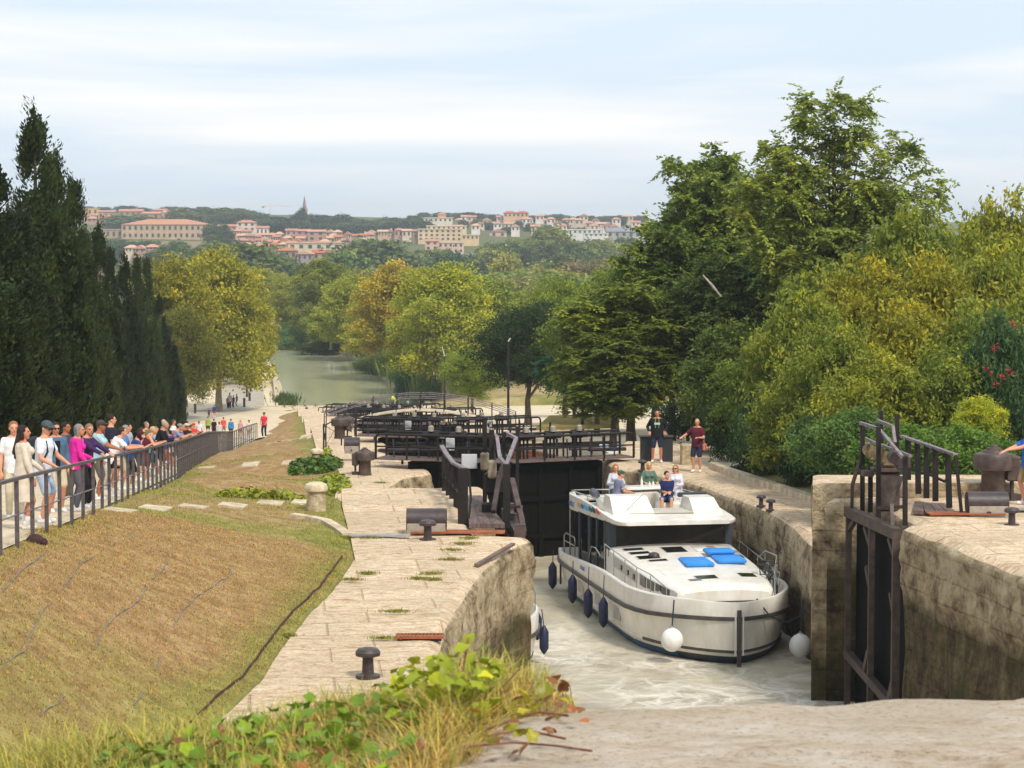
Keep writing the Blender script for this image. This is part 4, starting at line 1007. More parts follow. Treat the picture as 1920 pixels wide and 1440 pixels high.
segs = [(11.5, 11.05, 'e08a3c'), (11.0, 10.6, '2c6f95'), (10.6, 9.9, '49a9e0'), (9.85, 9.35, '2d6b66'), (9.35, 8.9, '46525a'), (8.8, 8.35, 'd9583c')]
for i, (a0, a1, c) in enumerate(segs):
    mb = MB(); A = []
    for a, z in ((a0, .2), (a1, .16), (a1, .28 if a1 > 8.5 else .26), (a0, .34)): A.append((-fb_b(a) - .006, a, FZs(a) + z))
    mb.add(A + [(p[0] + .02, p[1], p[2]) for p in A], [(0, 1, 2, 3), (0, 4, 5, 1), (2, 6, 7, 3)]); mb.build('flank_stripe', mat('stripe ' + c, c, c), boat, smooth=False)
mb = MB(); mb.box((-Bw(12.1) * .985, 12.15, .72), (.05, .08, .75), 0); mb.build('hull_vent', M_boot, boat)
for a in (4.6, 7.0, 9.4): mb = MB(); mb.box((-Bw(a) * .955, a, .72), (.04, .7, .38), 0, .01); mb.build('hull_window', mat('pale grey pane', 'b9b7b2', 'a9a7a2', 2, .3), boat)
text('LE BOAT', .16, mat('lettering blue', '3a4f9c'), boat, Matrix.Translation((-Bw(8.7) - .012, 8.95, 1.3)) @ Matrix(((0, 0, -1, 0), (-1, 0, 0, 0), (0, 1, 0, 0), (0, 0, 0, 1))))
# bow fittings
mb = MB(); mb.tube([(-.1, .55, 1.42), (.12, .55, 1.42)], .05, 10); mb.tube([(-.06, .55, 1.3), (-.06, .55, 1.45)], .03, 8); mb.tube([(.08, .55, 1.3), (.08, .55, 1.45)], .03, 8)
mb.box((-.95, .95, 1.34), (.3, .12, .08), .4, .02); mb.box((.95, 1.0, 1.34), (.3, .12, .08), -.4, .02); mb.build('bow_cleat', M_cast, boat)
mb = MB(); mb.box((0, 1.18, 1.5), (2.5, .03, .04)); mb.build('trunk_shadow_line', M_strake, boat, smooth=False)  # dark strip standing in for the shadow line along the trunk front
mb = MB(); mb.tube([(-1.0, .85, 1.36), (-.8, .8, 1.38), (-.6, .95, 1.37), (-.75, 1.08, 1.37), (-.95, 1.0, 1.38), (-.85, .88, 1.4)], .025, 6); mb.build('rope_coil', M_rope, boat)
mb = MB(); P_ = [(1.25, 1.0, 1.7), (1.55, 2.0, 2.25), (1.9, 3.0, 2.4), (1.98, 4.4, 2.35), (2.02, 5.4, 1.95)]
mb.tube(P_, .02, 6); mb.tube([(1.45, 1.4, 1.45), (1.85, 2.6, 2.0), (2.0, 4.0, 2.0)], .015, 6)
for p in P_[1:-1]: mb.tube([p, (p[0], p[1], 1.3)], .018, 6)
mb.build('bow_rail', M_chrome, boat)
# mooring line
mb = MB(); mb.tube([(.62, .55, 1.66), (.9, .35, 1.25), (1.4, .5, 1.02), (1.9, .9, 1.1), (2.25, 1.2, 1.35), (2.6, 1.7, 1.9)], .022, 6); mb.build('mooring_rope', M_rope, boat)
# fenders hung on the hull: things of their own
def BL(x, y, z): q = Matrix.Rotation(BR, 3, 'Z') @ Vector((x, y, 0)) * BK; return Vector((BX + q.x, BY + q.y, BZ + z * BK))
def fender(label, x, y, ztop, zc, group='navy fenders along the hull', L_=.72, r=.13):
    p = BL(x, y, 0); t = thing('fender', label, 'fender', (p.x, p.y, p.z + zc), 0, group)
    mb = MB(); mb.lathe((0, 0, 0), [(.02, -L_ / 2 - .06), (r * .55, -L_ / 2), (r, -L_ / 2 + .1), (r * 1.04, 0), (r, L_ / 2 - .1), (r * .55, L_ / 2), (.03, L_ / 2 + .07)], 16); mb.build('body', M_fend, t)
    mb = MB(); mb.tube([(0, 0, L_ / 2), (0.02, 0, ztop - zc)], .014, 6); mb.build('rope', M_rope, t); return t
fender('navy fender hanging at the stern corner of the cruiser', -Bw(13.1) - .14, 13.2, 1.25, .45)
fender('navy fender second from the stern on the cruiser side', -Bw(9.4) - .14, 9.4, 1.45, .62)
fender('navy fender third from the stern on the cruiser side', -Bw(7.0) - .14, 7.2, 1.6, .55)
fender('navy fender nearest the bow on the cruiser side', -Bw(5.2) - .14, 5.2, 1.66, .62)
def ball(label, x, y, zc, ztop):
    p = BL(x, y, 0); t = thing('ball_fender', label, 'fender', (p.x, p.y, p.z + zc), 0, 'white ball fenders'); r = .29
    mb = MB(); mb.ell((0, 0, 0), (r, r, r * 1.06), 24, 16); mb.lathe((0, 0, 0), [(.07, r * .96), (.06, r * 1.2), (.02, r * 1.24)], 12); mb.build('body', M_ball, t)
    mb = MB(); mb.lathe((0, 0, 0), [(.062, r * 1.12), (.062, r * 1.22)], 12); mb.tube([(0, 0, r * 1.1), (.05, 0, ztop - zc)], .02, 6); mb.build('rope', M_rope, t); return t
ball('white ball fender hanging left of the bow', -Bw(1.2) - .1, .75, .62, 1.66)
ball('white ball fender hanging between the bow and the right wall', 1.72, .28, .45, 1.66)

# ---------------------------------------------------------------- second boat, mostly hidden by the left wall
p0 = W(1004, 1195, 54.5)
boat2 = thing('canal_boat', 'white boat bow peeping out from behind the left lock wall', 'boat', (-.5, 55.6, BZ), R(10.2))
def Bw2(a, k=1.0, off=0.0):
    u = min(1, max(0, (a - off) / 3.4)); return 1.75 * (1 - (1 - u) ** 2.1) ** .66 * k
hull('hull', boat2, 11.2, Bw2, lambda a: 1.5, lambda a: 1.02)
mb = MB(); rows = []
for a in (2.6, 2.7, 4, 7, 10.6): b = min(1.25, Bw2(a) - .4); z = 1.9 + .06 * (a - 2.6); rows.append([(-b, a, 1.1), (-b, a, z - .1), (-b + .1, a, z), (b - .1, a, z), (b, a, z - .1), (b, a, 1.1)])
mb.loft(rows, flip=True); mb.add(rows[0], [(5, 4, 3, 2, 1, 0)]); mb.build('cabin', M_gel, boat2)
mb = MB()
P_ = [(Bw2(a) * .93, a, 1.95 - .0 * a) for a in (.5, 1.2, 2.2, 3.4, 5, 7, 9)]; mb.tube(P_, .018, 6); mb.tube([(p[0], p[1], 1.72) for p in P_], .012, 6)
for p in P_: mb.tube([p, (p[0], p[1], 1.4)], .014, 6)
mb.build('deck_rail', M_chrome, boat2)
def fender2(label, wx, wy, zc, ztop):
    t = thing('fender', label, 'fender', (wx, wy, BZ + zc), 0, 'navy fenders of the hidden boat'); L_, r = .62, .12
    mb = MB(); mb.lathe((0, 0, 0), [(.02, -L_ / 2 - .06), (r * .55, -L_ / 2), (r, -L_ / 2 + .1), (r, L_ / 2 - .1), (r * .55, L_ / 2), (.03, L_ / 2 + .07)], 16); mb.build('body', M_fend, t)
    mb = MB(); mb.tube([(0, 0, L_ / 2), (-.06, 0, ztop - zc)], .014, 6); mb.build('rope', M_rope, t)
def B2(x, y): q = Matrix.Rotation(R(10.2), 3, 'Z') @ Vector((x, y, 0)); return (-.5 + q.x, 55.6 + q.y)
q = B2(Bw2(2.6) + .12, 2.6); fender2('near navy fender on the boat behind the left wall', q[0], q[1], .65, 1.45)
q = B2(Bw2(3.8) + .12, 3.8); fender2('rear navy fender on the boat behind the left wall', q[0], q[1], .8, 1.45)

# ---------------------------------------------------------------- bicycles
def bicycle(label, loc, rz, cat='bicycle', group=None, tilt=0, c='26282b'):
    t = thing('bicycle', label, cat, loc, rz, group); t.rotation_euler = (tilt, 0, rz)
    Mf = mat('bicycle frame ' + c, c, c, 4, .35, spec=.6); Mt_ = mat('black tyre', '1c1b1a', '151413', 8, .8); r = .34
    for y in (-.53, .53):
        mb = MB(); mb.tube([(0, y + r * math.cos(a), r + r * math.sin(a)) for a in [2 * math.pi * i / 24 for i in range(25)]], .022, 6, False); wh = mb.build('wheel', Mt_, t)
        mb = MB()
        for i in range(10): a = 2 * math.pi * i / 10; mb.tube([(0, y, r), (0, y + r * .95 * math.cos(a), r + r * .95 * math.sin(a))], .003, 4)
        mb.tube([(-.05, y, r), (.05, y, r)], .02, 8); mb.build('spokes', M_chrome, wh)
    bb, st, hd = (0, .05, .3), (0, .2, .78), (0, -.36, .82)
    mb = MB(); mb.tube([bb, st], .018, 6); mb.tube([bb, hd], .02, 6); mb.tube([(0, .17, .7), (0, -.37, .76)], .018, 6); mb.tube([(0, .53, r), bb], .012, 6); mb.tube([(0, .53, r), (0, .17, .7)], .012, 6); mb.tube([hd, (0, -.53, r)], .016, 6); mb.build('frame', Mf, t)
    mb = MB(); mb.tube([hd, (0, -.36, .98), (0, -.4, 1.02)], .014, 6); mb.tube([(-.28, -.28, 1.05), (-.1, -.4, 1.02), (.1, -.4, 1.02), (.28, -.28, 1.05)], .014, 6); mb.build('handlebar', Mf, t)
    mb = MB(); mb.tube([st, (0, .22, .9)], .013, 6); mb.ell((0, .24, .93), (.08, .14, .04)); mb.build('saddle', Mt_, t)
    mb = MB(); mb.tube([(.05, .05, .3), (.07, -.05, .16)], .01, 5); mb.tube([(-.05, .05, .3), (-.07, .15, .44)], .01, 5); mb.tube([(.03, .05, .3), (.05, .05, .3)], .08, 14); mb.build('crank', M_cast, t)
    return t
q = BL(1.38, 2.55, 1.26 + .0); bicycle('dark bicycle standing in front on the starboard foredeck of the cruiser', q, BR + .15, group='bicycles on the cruiser', tilt=0)
q = BL(1.72, 3.3, 1.26 + .0); bicycle('dark bicycle behind the other one on the foredeck of the cruiser', q, BR + .05, group='bicycles on the cruiser', tilt=0, c='3a3d42')
# ---------------------------------------------------------------- people
def capsule(mb, a, b, ra, rb, n=10, flat=False, sq=(1, 1)):
    a, b = Vector(a), Vector(b); d = b - a; L_ = d.length
    if L_ < 1e-5: d = Vector((0, 0, 1)); L_ = 1e-5
    d.normalize(); u = d.orthogonal().normalized(); v = d.cross(u)
    prof = []
    if flat: prof = [(0.001, 0), (ra, 0), (rb, L_), (.001, L_)]
    else:
        for i in range(5): t = math.pi / 2 * (1 - i / 4); prof.append((max(.001, ra * math.cos(t)), -ra * math.sin(t)))
        for i in range(5): t = math.pi / 2 * i / 4; prof.append((max(.001, rb * math.cos(t)), L_ + rb * math.sin(t)))
    vs = [a + d * z + (u * math.cos(2 * math.pi * j / n) + v * math.sin(2 * math.pi * j / n)) * r for (r, z) in prof for j in range(n)]; k = len(prof)
    fs = [(i * n + j, i * n + (j + 1) % n, (i + 1) * n + (j + 1) % n, (i + 1) * n + j) for i in range(k - 1) for j in range(n)] + [tuple(range(n - 1, -1, -1)), tuple(range((k - 1) * n, k * n))]
    mb.add(vs, fs)
def chain(mb, pts, rs, **k):
    for i in range(len(pts) - 1): capsule(mb, pts[i], pts[i + 1], rs[i], rs[i + 1], **k)
def torso(mb, secs, Mx, n=16):
    rows = [[Mx @ Vector((w_ * math.cos(2 * math.pi * j / n), y + d_ * math.sin(2 * math.pi * j / n), z)) for j in range(n)] for (z, w_, d_, y) in secs]
    vs = [p for r in rows for p in r]; k = len(rows)
    fs = [(i * n + j, i * n + (j + 1) % n, (i + 1) * n + (j + 1) % n, (i + 1) * n + j) for i in range(k - 1) for j in range(n)] + [tuple(range(n - 1, -1, -1)), tuple(range((k - 1) * n, k * n))]
    mb.add(vs, fs)
def remesh(mb, name, vox, m, parent, smooth=3):
    me = bpy.data.meshes.new(name); me.from_pydata([tuple(v) for v in mb.v], [], mb.f); me.update()
    tmp = bpy.data.objects.new('tmp', me); col.objects.link(tmp)
    r = tmp.modifiers.new('r', 'REMESH'); r.mode = 'VOXEL'; r.voxel_size = vox; r.use_smooth_shade = True
    s = tmp.modifiers.new('s', 'SMOOTH'); s.factor = .5; s.iterations = smooth
    dg = bpy.context.evaluated_depsgraph_get(); new = bpy.data.meshes.new_from_object(tmp.evaluated_get(dg)); new.name = name
    bpy.data.objects.remove(tmp); bpy.data.meshes.remove(me)
    new.materials.clear(); new.materials.append(m); new.polygons.foreach_set('use_smooth', [True] * len(new.polygons))
    o = bpy.data.objects.new(name, new); col.objects.link(o); o.parent = parent; return o
def ik(a, c, l1, l2, pole):
    a, c, pole = Vector(a), Vector(c), Vector(pole); d = c - a; L_ = d.length
    if L_ > (l1 + l2) * .995: c = a + d.normalized() * (l1 + l2) * .995; d = c - a; L_ = d.length
    x = (l1 * l1 - l2 * l2 + L_ * L_) / (2 * L_); h = math.sqrt(max(0, l1 * l1 - x * x)); dn = d.normalized()
    p = pole - dn * pole.dot(dn); p = p.normalized() if p.length > 1e-5 else dn.orthogonal()
    return a + dn * x + p * h, c
SKIN = {0: ('c68a6c', 'b87a5e'), 1: ('d49a7c', 'c58a6c'), 2: ('a9694a', '995c40')}
def cloth(c): return mat('cloth ' + c, c, None, 9, .9, .25, 14)
def person(label, loc, rz, H=1.72, skin=0, lean=0, hip=None, sit=False, hands=None, feet=None, head=(0, 0), top=('ffffff', 'short'), bottom=('222222', 'shorts'), hair=('4a3626', 'short'), hat=None, shoes='e8e6e2', armpole=None, glasses=False, extra=(), vox=.011, female=False, group=None, open_jacket=None, build=1.0, kneepole=None):
    """faces local +Y; feet on z = 0"""
    k = H / 1.72; t = thing('person', label, 'person', loc, rz, group); mb = MB()
    Ms = mat('skin %d' % skin, *SKIN[skin], 5, .55, spec=.35)
    hz = (hip if hip is not None else .92) * (1 if sit else k); hy = 0.0
    P0 = Matrix.Translation((0, hy, hz)) @ Matrix.Rotation(-R(lean), 4, 'X')
    def U(x, y, z): return P0 @ Vector((x * k, y * k, z * k))      # upper body coordinates, origin at the hips
    sw = (.165 if female else .185) * build; hw = .16 * (1.08 if female else 1) * build
    secs = [(-.09, hw * .72, .1, 0), (-.02, hw, .125 * build, -.01), (.06, hw * .98, .12 * build, 0), (.16, hw * .95, .108 * build, .0), (.26, hw * .99, .11 * build, .0), (.36, sw * .97, .12, .0), (.44, sw * .98, .105, -.01), (.5, sw * .78, .08, -.015), (.535, .07, .06, -.01)]
    S_ = [(a * k, b * k, c * k, d * k) for a, b, c, d in secs]
    torso(mb, S_, P0)
    if female: capsule(mb, U(-.07, .09, .36), U(-.07, .1, .36), .065 * k, .065 * k); capsule(mb, U(.07, .09, .36), U(.07, .1, .36), .065 * k, .065 * k)
    # neck and head
    hc0 = U(0, .015, .66); yaw, pitch = head
    Hm = Matrix.Translation(hc0) @ Matrix.Rotation(R(yaw), 4, 'Z') @ Matrix.Rotation(-R(pitch), 4, 'X')
    def Hd(x, y, z): return Hm @ Vector((x * k, y * k, z * k))
    capsule(mb, U(0, -.015, .5), Hd(0, -.02, -.05), .056 * k, .052 * k)
    HR = Hm.to_3x3()
    mb.ell(Hd(0, -.012, .025), (.074 * k, .092 * k, .09 * k), 16, 12, HR); mb.ell(Hd(0, .012, -.03), (.06 * k, .073 * k, .078 * k), 14, 10, HR)
    capsule(mb, Hd(0, .05, -.092), Hd(0, .052, -.09), .026 * k, .026 * k); capsule(mb, Hd(0, .082, .012), Hd(0, .1, -.02), .01 * k, .015 * k)
    for s in (-1, 1): mb.ell(Hd(s * .074, -.012, -.005), (.012 * k, .02 * k, .032 * k), 8, 6, HR); capsule(mb, Hd(s * .02, .082, .03), Hd(s * .045, .074, .03), .009 * k, .008 * k)
    capsule(mb, Hd(-.022, .076, -.055), Hd(.022, .076, -.055), .009 * k, .009 * k)
    # arms
    la, lf = .29 * k, .255 * k; arms = []
    hands = hands or [(-.24, .06, .84), (.24, .06, .84)]
    for s, hpos in zip((-1, 1), hands):
        sh = U(s * (sw - .02), -.01, .45); tgt = Vector(hpos) if sit or len(hpos) == 4 else Vector(hpos) * k
        if len(hpos) == 4: tgt = Vector(hpos[:3])
        pole = Vector((s * .5, -.7, -.5)) if armpole is None else Vector((s * armpole[0], armpole[1], armpole[2])); el, wr = ik(sh, tgt, la, lf, pole); arms.append((sh, el, wr))
        chain(mb, [sh, el], [.052 * k * build, .041 * k]); chain(mb, [el, el.lerp(wr, .35), wr], [.041 * k, .04 * k, .026 * k])
        d = (wr - el).normalized(); side = d.cross(Vector((0, 0, 1))); side = side.normalized() if side.length > .1 else Vector((1, 0, 0)); dn = side.cross(d).normalized()
        pm = wr + d * .045 * k; capsule(mb, wr + side * .014 * k, pm + side * .022 * k + d * .02 * k, .019 * k, .016 * k); capsule(mb, wr - side * .014 * k, pm - side * .022 * k + d * .02 * k, .019 * k, .016 * k)
        for q, (off, ln) in enumerate(((-.033, .062), (-.011, .078), (.011, .073), (.031, .056))):
            b0 = wr + d * .075 * k + side * off * k; b1 = b0 + d * ln * .5 * k - dn * .008 * k * (1 + q * .3); b2 = b1 + d * ln * .42 * k - dn * .02 * k
            chain(mb, [b0, b1, b2], [.0105 * k, .0098 * k, .0085 * k], n=7)
        th = -side if s > 0 else side
        chain(mb, [wr + d * .025 * k + th * .025 * k, wr + d * .055 * k + th * .05 * k - dn * .008 * k, wr + d * .085 * k + th * .055 * k - dn * .015 * k], [.014 * k, .012 * k, .01 * k], n=7)
    # legs
    feet = feet or [(-.1, 0, .085), (.1, .03, .085)]; legs = []
    for s, fp in zip((-1, 1), feet):
        hp = Vector((s * .088 * k, hy, hz - .03 * k)); f = Vector(fp) * (1 if sit else k)
        kn, an = ik(hp, f, .43 * k, .41 * k, kneepole or Vector((s * .12, 1, .1))); legs.append((hp, kn, an))
        chain(mb, [hp, kn], [.083 * k * build, .054 * k]); chain(mb, [kn, kn.lerp(an, .35) + Vector((0, -.012, 0)), an], [.052 * k, .055 * k, .036 * k])
        capsule(mb, an + Vector((0, -.03, -.035)) * k, an + Vector((s * .02, .12, -.05)) * k, .036 * k, .03 * k)
    remesh(mb, 'body', vox, Ms, t, 4)
    # eyes, brows
    if vox < .013:
        mb = MB()
        for s in (-1, 1): mb.ell(Hd(s * .03, .078, .012), (.011 * k, .008 * k, .006 * k), 8, 6)
        mb.build('eyes', mat('eye dark', '2a2320', '2a2320'), t)
        mb = MB(); mb.ell(Hd(0, .084, -.055), (.02 * k, .008 * k, .005 * k), 8, 6, HR); mb.build('lips', mat('lip', 'a4584c', 'a4584c'), t)
    if glasses:
        mb = MB()
        for s in (-1, 1): mb.ell(Hd(s * .033, .09, .014), (.03 * k, .01 * k, .02 * k), 12, 8, HR); mb.tube([Hd(s * .06, .082, .018), Hd(s * .076, -.01, .016)], .004, 5)
        mb.tube([Hd(-.01, .095, .02), Hd(.01, .095, .02)], .004, 5); mb.build('glasses', mat('dark lens', '15110f', '15110f', 3, .15), t)
    # hair
    hc, hs = hair; Mh = mat('hair ' + hc, hc, None, 30, .75, .5, 60, stretch=(3, 3, .6))
    v2 = max(vox, .012)
    if hs != 'none':
        mb = MB(); mb.ell(Hd(0, -.024, .042), (.084 * k, .094 * k, .086 * k), 16, 12, HR)
        if hs in ('bob', 'long', 'wavy'):
            for s in (-1, 1): capsule(mb, Hd(s * .066, -.03, .04), Hd(s * .074, -.02, -.09), .032 * k, .028 * k)
            capsule(mb, Hd(0, -.07, .02), Hd(0, -.06, -.1), .055 * k, .05 * k)
        if hs == 'long':
            capsule(mb, Hd(0, -.075, -.05), U(.0, -.13, .34), .06 * k, .055 * k); capsule(mb, Hd(.03, -.07, -.05), U(.05, -.13, .26), .05 * k, .03 * k); capsule(mb, Hd(-.03, -.07, -.05), U(-.05, -.12, .3), .05 * k, .03 * k)
        if hs == 'bun': capsule(mb, Hd(0, -.09, .1), Hd(0, -.1, .12), .035 * k, .035 * k)
        if hs == 'back': capsule(mb, Hd(0, -.06, .0), Hd(0, -.06, -.05), .05 * k, .045 * k)
        # keep the face clear
        o = remesh(mb, 'hair', v2, Mh, t, 2)
        inv = Hm.inverted()
        for v in o.data.vertices:
            q = inv @ v.co
            if q.y > .035 * k and q.z < .07 * k: v.co = Hm @ Vector((q.x * .8, min(q.y, .03 * k), q.z + .005))
    if hat:
        hcol, hk = hat; Mc = cloth(hcol); mb = MB(); mb.ell(Hd(0, -.01, .06), (.09 * k, .102 * k, .075 * k), 18, 10, HR)
        if hk == 'cap': mb.add([Hd(x * .075, .08 + .085 * math.cos(x * 1.4), .062 + .0 * x) for x in (-1, -.6, -.2, .2, .6, 1)] + [Hd(x * .08, .05, .075) for x in (1, .6, .2, -.2, -.6, -1)] + [Hd(x * .075, .08 + .085 * math.cos(x * 1.4), .052) for x in (-1, -.6, -.2, .2, .6, 1)] + [Hd(x * .08, .05, .06) for x in (1, .6, .2, -.2, -.6, -1)], [tuple(range(12)), tuple(range(23, 11, -1))] + [(i, (i + 1) % 12, 12 + (i + 1) % 12, 12 + i)[::-1] for i in range(12)])
        if hk == 'hat': mb.lathe((0, 0, 0), [(.02, 0)], 3) if False else mb.add([Hd(.15 * math.cos(a), -.01 + .155 * math.sin(a), .045) for a in [2 * math.pi * i / 20 for i in range(20)]] + [Hd(.14 * math.cos(a), -.01 + .145 * math.sin(a), .06) for a in [2 * math.pi * i / 20 for i in range(20)]], [tuple(range(19, -1, -1)), tuple(range(20, 40))] + [(i, (i + 1) % 20, 20 + (i + 1) % 20, 20 + i) for i in range(20)])
        mb.build('cap' if hk == 'cap' else 'hat', Mc, t, ang=60)
    # top garment
    tc_, ts = top; mb = MB(); g = 1.0
    if ts != 'none':
        infl = [(a * k, (b * 1.09 + .012) * k, (c * 1.12 + .012) * k, d * k) for a, b, c, d in secs[:-1]]
        lo = {'dress': -.42, 'tank': -.1, 'long': -.1}.get(ts, -.12)
        if ts == 'dress': infl = [(-.46 * k, (hw + .08) * k, .18 * k, 0), (-.25 * k, (hw + .06) * k, .165 * k, 0)] + infl[1:]
        else: infl = [(lo * k, (hw * 1.06 + .02) * k, (.125 * build + .022) * k, 0)] + infl[1:]
        if ts == 'tank': infl = infl[:-2] + [(.45 * k, sw * .62 * k, .1 * k, -.01 * k)]
        Pd = P0 if ts != 'dress' or lean < 5 else P0
        torso(mb, infl, Pd)
        if ts == 'tank':
            for s in (-1, 1): capsule(mb, U(s * .1, .06, .43), U(s * .1, -.02, .515), .025 * k, .02 * k)
        for (sh, el, wr) in arms:
            if ts in ('short', 'dress_short'): capsule(mb, sh, sh.lerp(el, .62), .06 * k * build, .063 * k, flat=False); 
            elif ts in ('long', 'dress'): chain(mb, [sh, el, wr.lerp(el, .06)], [.06 * k * build, .052 * k, .04 * k])
        if female and ts != 'none':
            for s in (-1, 1): capsule(mb, U(s * .07, .1, .36), U(s * .07, .11, .36), .07 * k, .07 * k)
        o = remesh(mb, {'dress': 'dress'}.get(ts, 'shirt'), v2, cloth(tc_), t, 2)
    if open_jacket:      # darker front panel of an inner shirt
        mb = MB(); torso(mb, [(a, b * .42, c, d + .022 * k) for a, b, c, d in infl[:-1]], P0); remesh(mb, 'inner_shirt', v2, cloth(open_jacket), t, 2)
    # bottom garment
    bc, bs_ = bottom
    if bs_ != 'none':
        mb = MB(); torso(mb, [(-.13 * k, hw * .95 * k, .12 * k, 0), (-.08 * k, (hw + .012) * k, (.125 * build + .01) * k, -.005), (.0, (hw + .014) * k, (.125 * build + .012) * k, -.01 * k), (.07 * k, (hw * .98 + .008) * k, (.12 * build + .008) * k, 0)], P0 if not sit else Matrix.Translation((0, hy, hz)) @ Matrix.Rotation(-R(lean * .4), 4, 'X'))
        for (hp, kn, an) in legs:
            if bs_ == 'trousers': chain(mb, [hp, kn, an.lerp(kn, .1)], [.098 * k * build, .073 * k, .058 * k])
            elif bs_ == 'shorts': capsule(mb, hp, hp.lerp(kn, .86), .1 * k * build, .084 * k)
            elif bs_ == 'hot': capsule(mb, hp, hp.lerp(kn, .35), .095 * k * build, .09 * k)
        remesh(mb, 'trousers' if bs_ == 'trousers' else 'shorts', v2, cloth(bc), t, 2)
    # shoes
    for (hp, kn, an), s in zip(legs, (-1, 1)):
        mb = MB(); capsule(mb, an + Vector((0, -.035, -.04)) * k, an + Vector((s * .022, .135, -.05)) * k, .047 * k, .04 * k, n=14); capsule(mb, an + Vector((0, -.02, 0)) * k, an + Vector((0, -.02, .02)) * k, .046 * k, .046 * k, n=12)
        for i in range(len(mb.v)):
            v = mb.v[i]; mb.v[i] = (v[0], v[1], max(v[2], (an.z - .084 * k)))
        mb.build('shoe', cloth(shoes), t, ang=70)
    for e in extra:
        kind, c = e[0], e[1]
        if kind == 'socks':
            for (hp, kn, an) in legs: mb = MB(); capsule(mb, an, an.lerp(kn, .28), .045 * k, .055 * k, n=12); mb.build('sock', cloth(c), t)
        if kind == 'strap': mb = MB(); mb.tube([U(-.13, .1, .5), U(-.02, .15, .3), U(.15, .13, .08), U(.17, 0, .0), U(.05, -.14, .2), U(-.1, -.1, .46)], .012, 6); mb.build('strap', cloth(c), t)
        if kind == 'backpack': mb = MB(); mb.box(U(0, -.2, .28), (.3 * k, .16 * k, .42 * k), 0, .05); mb.tube([U(-.12, -.1, .46), U(-.11, .08, .46), U(-.12, .13, .3), U(-.15, .05, .1)], .02, 6); mb.tube([U(.12, -.1, .46), U(.11, .08, .46), U(.12, .13, .3), U(.15, .05, .1)], .02, 6); mb.build('backpack', cloth(c), t)
        if kind == 'bag': mb = MB(); mb.box(U(.0, .19, -.02), (.26, .12, .2), 0, .04); mb.build('handbag', cloth(c), t)
        if kind == 'phone': el, wr = arms[1][1:]; mb = MB(); mb.box(wr + (wr - el).normalized() * .11 + Vector((0, 0, .03)), (.075, .012, .15), 0, .005); mb.build('phone', mat('phone black', '14120f'), t)
        if kind == 'print':
            mb = MB(); mb.box(U(0, .15, .34), (.2, .02, .07), 0, 0); mb.build('chest_mark', cloth(c), t)
        if kind == 'cord':
            mb = MB(); mb.tube([U(-.05, .1, .5), U(-.06, .15, .35), U(-.05, .15, .2)], .008, 5); mb.tube([U(.05, .1, .5), U(.06, .15, .35), U(.05, .15, .2)], .008, 5); mb.build('cord', cloth(c), t)
        if kind == 'cuff':
            for (sh, el, wr) in arms: mb = MB(); capsule(mb, sh.lerp(el, .66), sh.lerp(el, .72), .069 * k, .069 * k, n=12, flat=True); mb.build('cuff', cloth(c), t)
        if kind == 'shoulder_bag': mb = MB(); mb.box(U(-.24, 0, -.12), (.1, .24, .26), 0, .04); mb.tube([U(-.24, 0, 0), U(-.16, 0, .5)], .01, 5); mb.build('shoulder_bag', cloth(c), t)
    return t

# along the fence: the local +Y axis points over the fence (to the picture's right)
def fence_spot(px, off=.42):
    """where a person seen at photo column px stands, off metres behind the fence"""
    lo, hi = 29.0, 158.0
    for _ in range(50):
        m = (lo + hi) / 2; x = XF(m) - off
        if 960 + F * x / m < px: lo = m
        else: hi = m
    return (XF(lo) - off, lo)
def at_fence(px, ytop, label, turn=0, off=.42, **k):
    x, d = fence_spot(px, off); z = ZL(d) + .02
    head = CZ - (ytop - 430) * d / F * 1.0; H = max(1.5, min(1.92, (head - z) / math.cos(R(k.get('lean', 0)) * .45)))
    if k.get('hat'): H -= .03
    k.setdefault('vox', .011 if d < 60 else .014 if d < 90 else .02)
    return person(label, (x, d, z), R(-90 + turn) + .1, H=H, **k)
RAIL = 1.1
lh = lambda a, b: [(-.2 + a, .42, RAIL, 1), (.2 + b, .42, RAIL, 1)]
at_fence(22, 788, 'ginger haired man in a white shirt standing behind the woman in beige', turn=-75, off=1.25, skin=1, top=('e9e8ea', 'short'), bottom=('c9bda2', 'trousers'), hair=('9a6840', 'short'))
at_fence(40, 795, 'long haired woman in a loose beige dress at the near end of the fence', turn=10, off=.55, female=True, skin=0, top=('d9cbb8', 'dress'), bottom=('d9cbb8', 'none'), hair=('2a1c18', 'long'), head=(-10, -4), hands=[(-.16, .3, .95), (.24, .14, .85)], extra=[('socks', 'ece8e4')], shoes='e4dccb')
at_fence(76, 784, 'man in grey cap and sunglasses, white shirt with pack straps, hand on the rail', turn=-22, off=.5, skin=1, top=('e3e6ef', 'short'), bottom=('a9b7cb', 'shorts'), hair=('3a2c22', 'short'), hat=('4a545a', 'cap'), glasses=True, head=(-15, 14), hands=[(-.2, .4, 1.06, 1), (.22, .35, 1.06, 1)], lean=6, extra=[('backpack', '2a3038')])
at_fence(101, 790, 'dark haired man in sunglasses, open blue denim jacket over a black shirt', turn=-68, off=.8, skin=0, top=('4d6a85', 'long'), open_jacket='0f0e12', bottom=('cbbd9c', 'shorts'), hair=('2a201c', 'short'), glasses=True, head=(0, 4))
at_fence(134, 793, 'grey haired woman in a bright pink top with a thin strap', turn=8, off=.5, female=True, build=1.12, skin=0, top=('e0249c', 'long'), bottom=('5c5c66', 'trousers'), hair=('8d8a88', 'bob'), lean=10, head=(-20, 0), hands=[(-.2, .35, 1.0), (.2, .3, .9)], extra=[('strap', 'd9a0b8')])
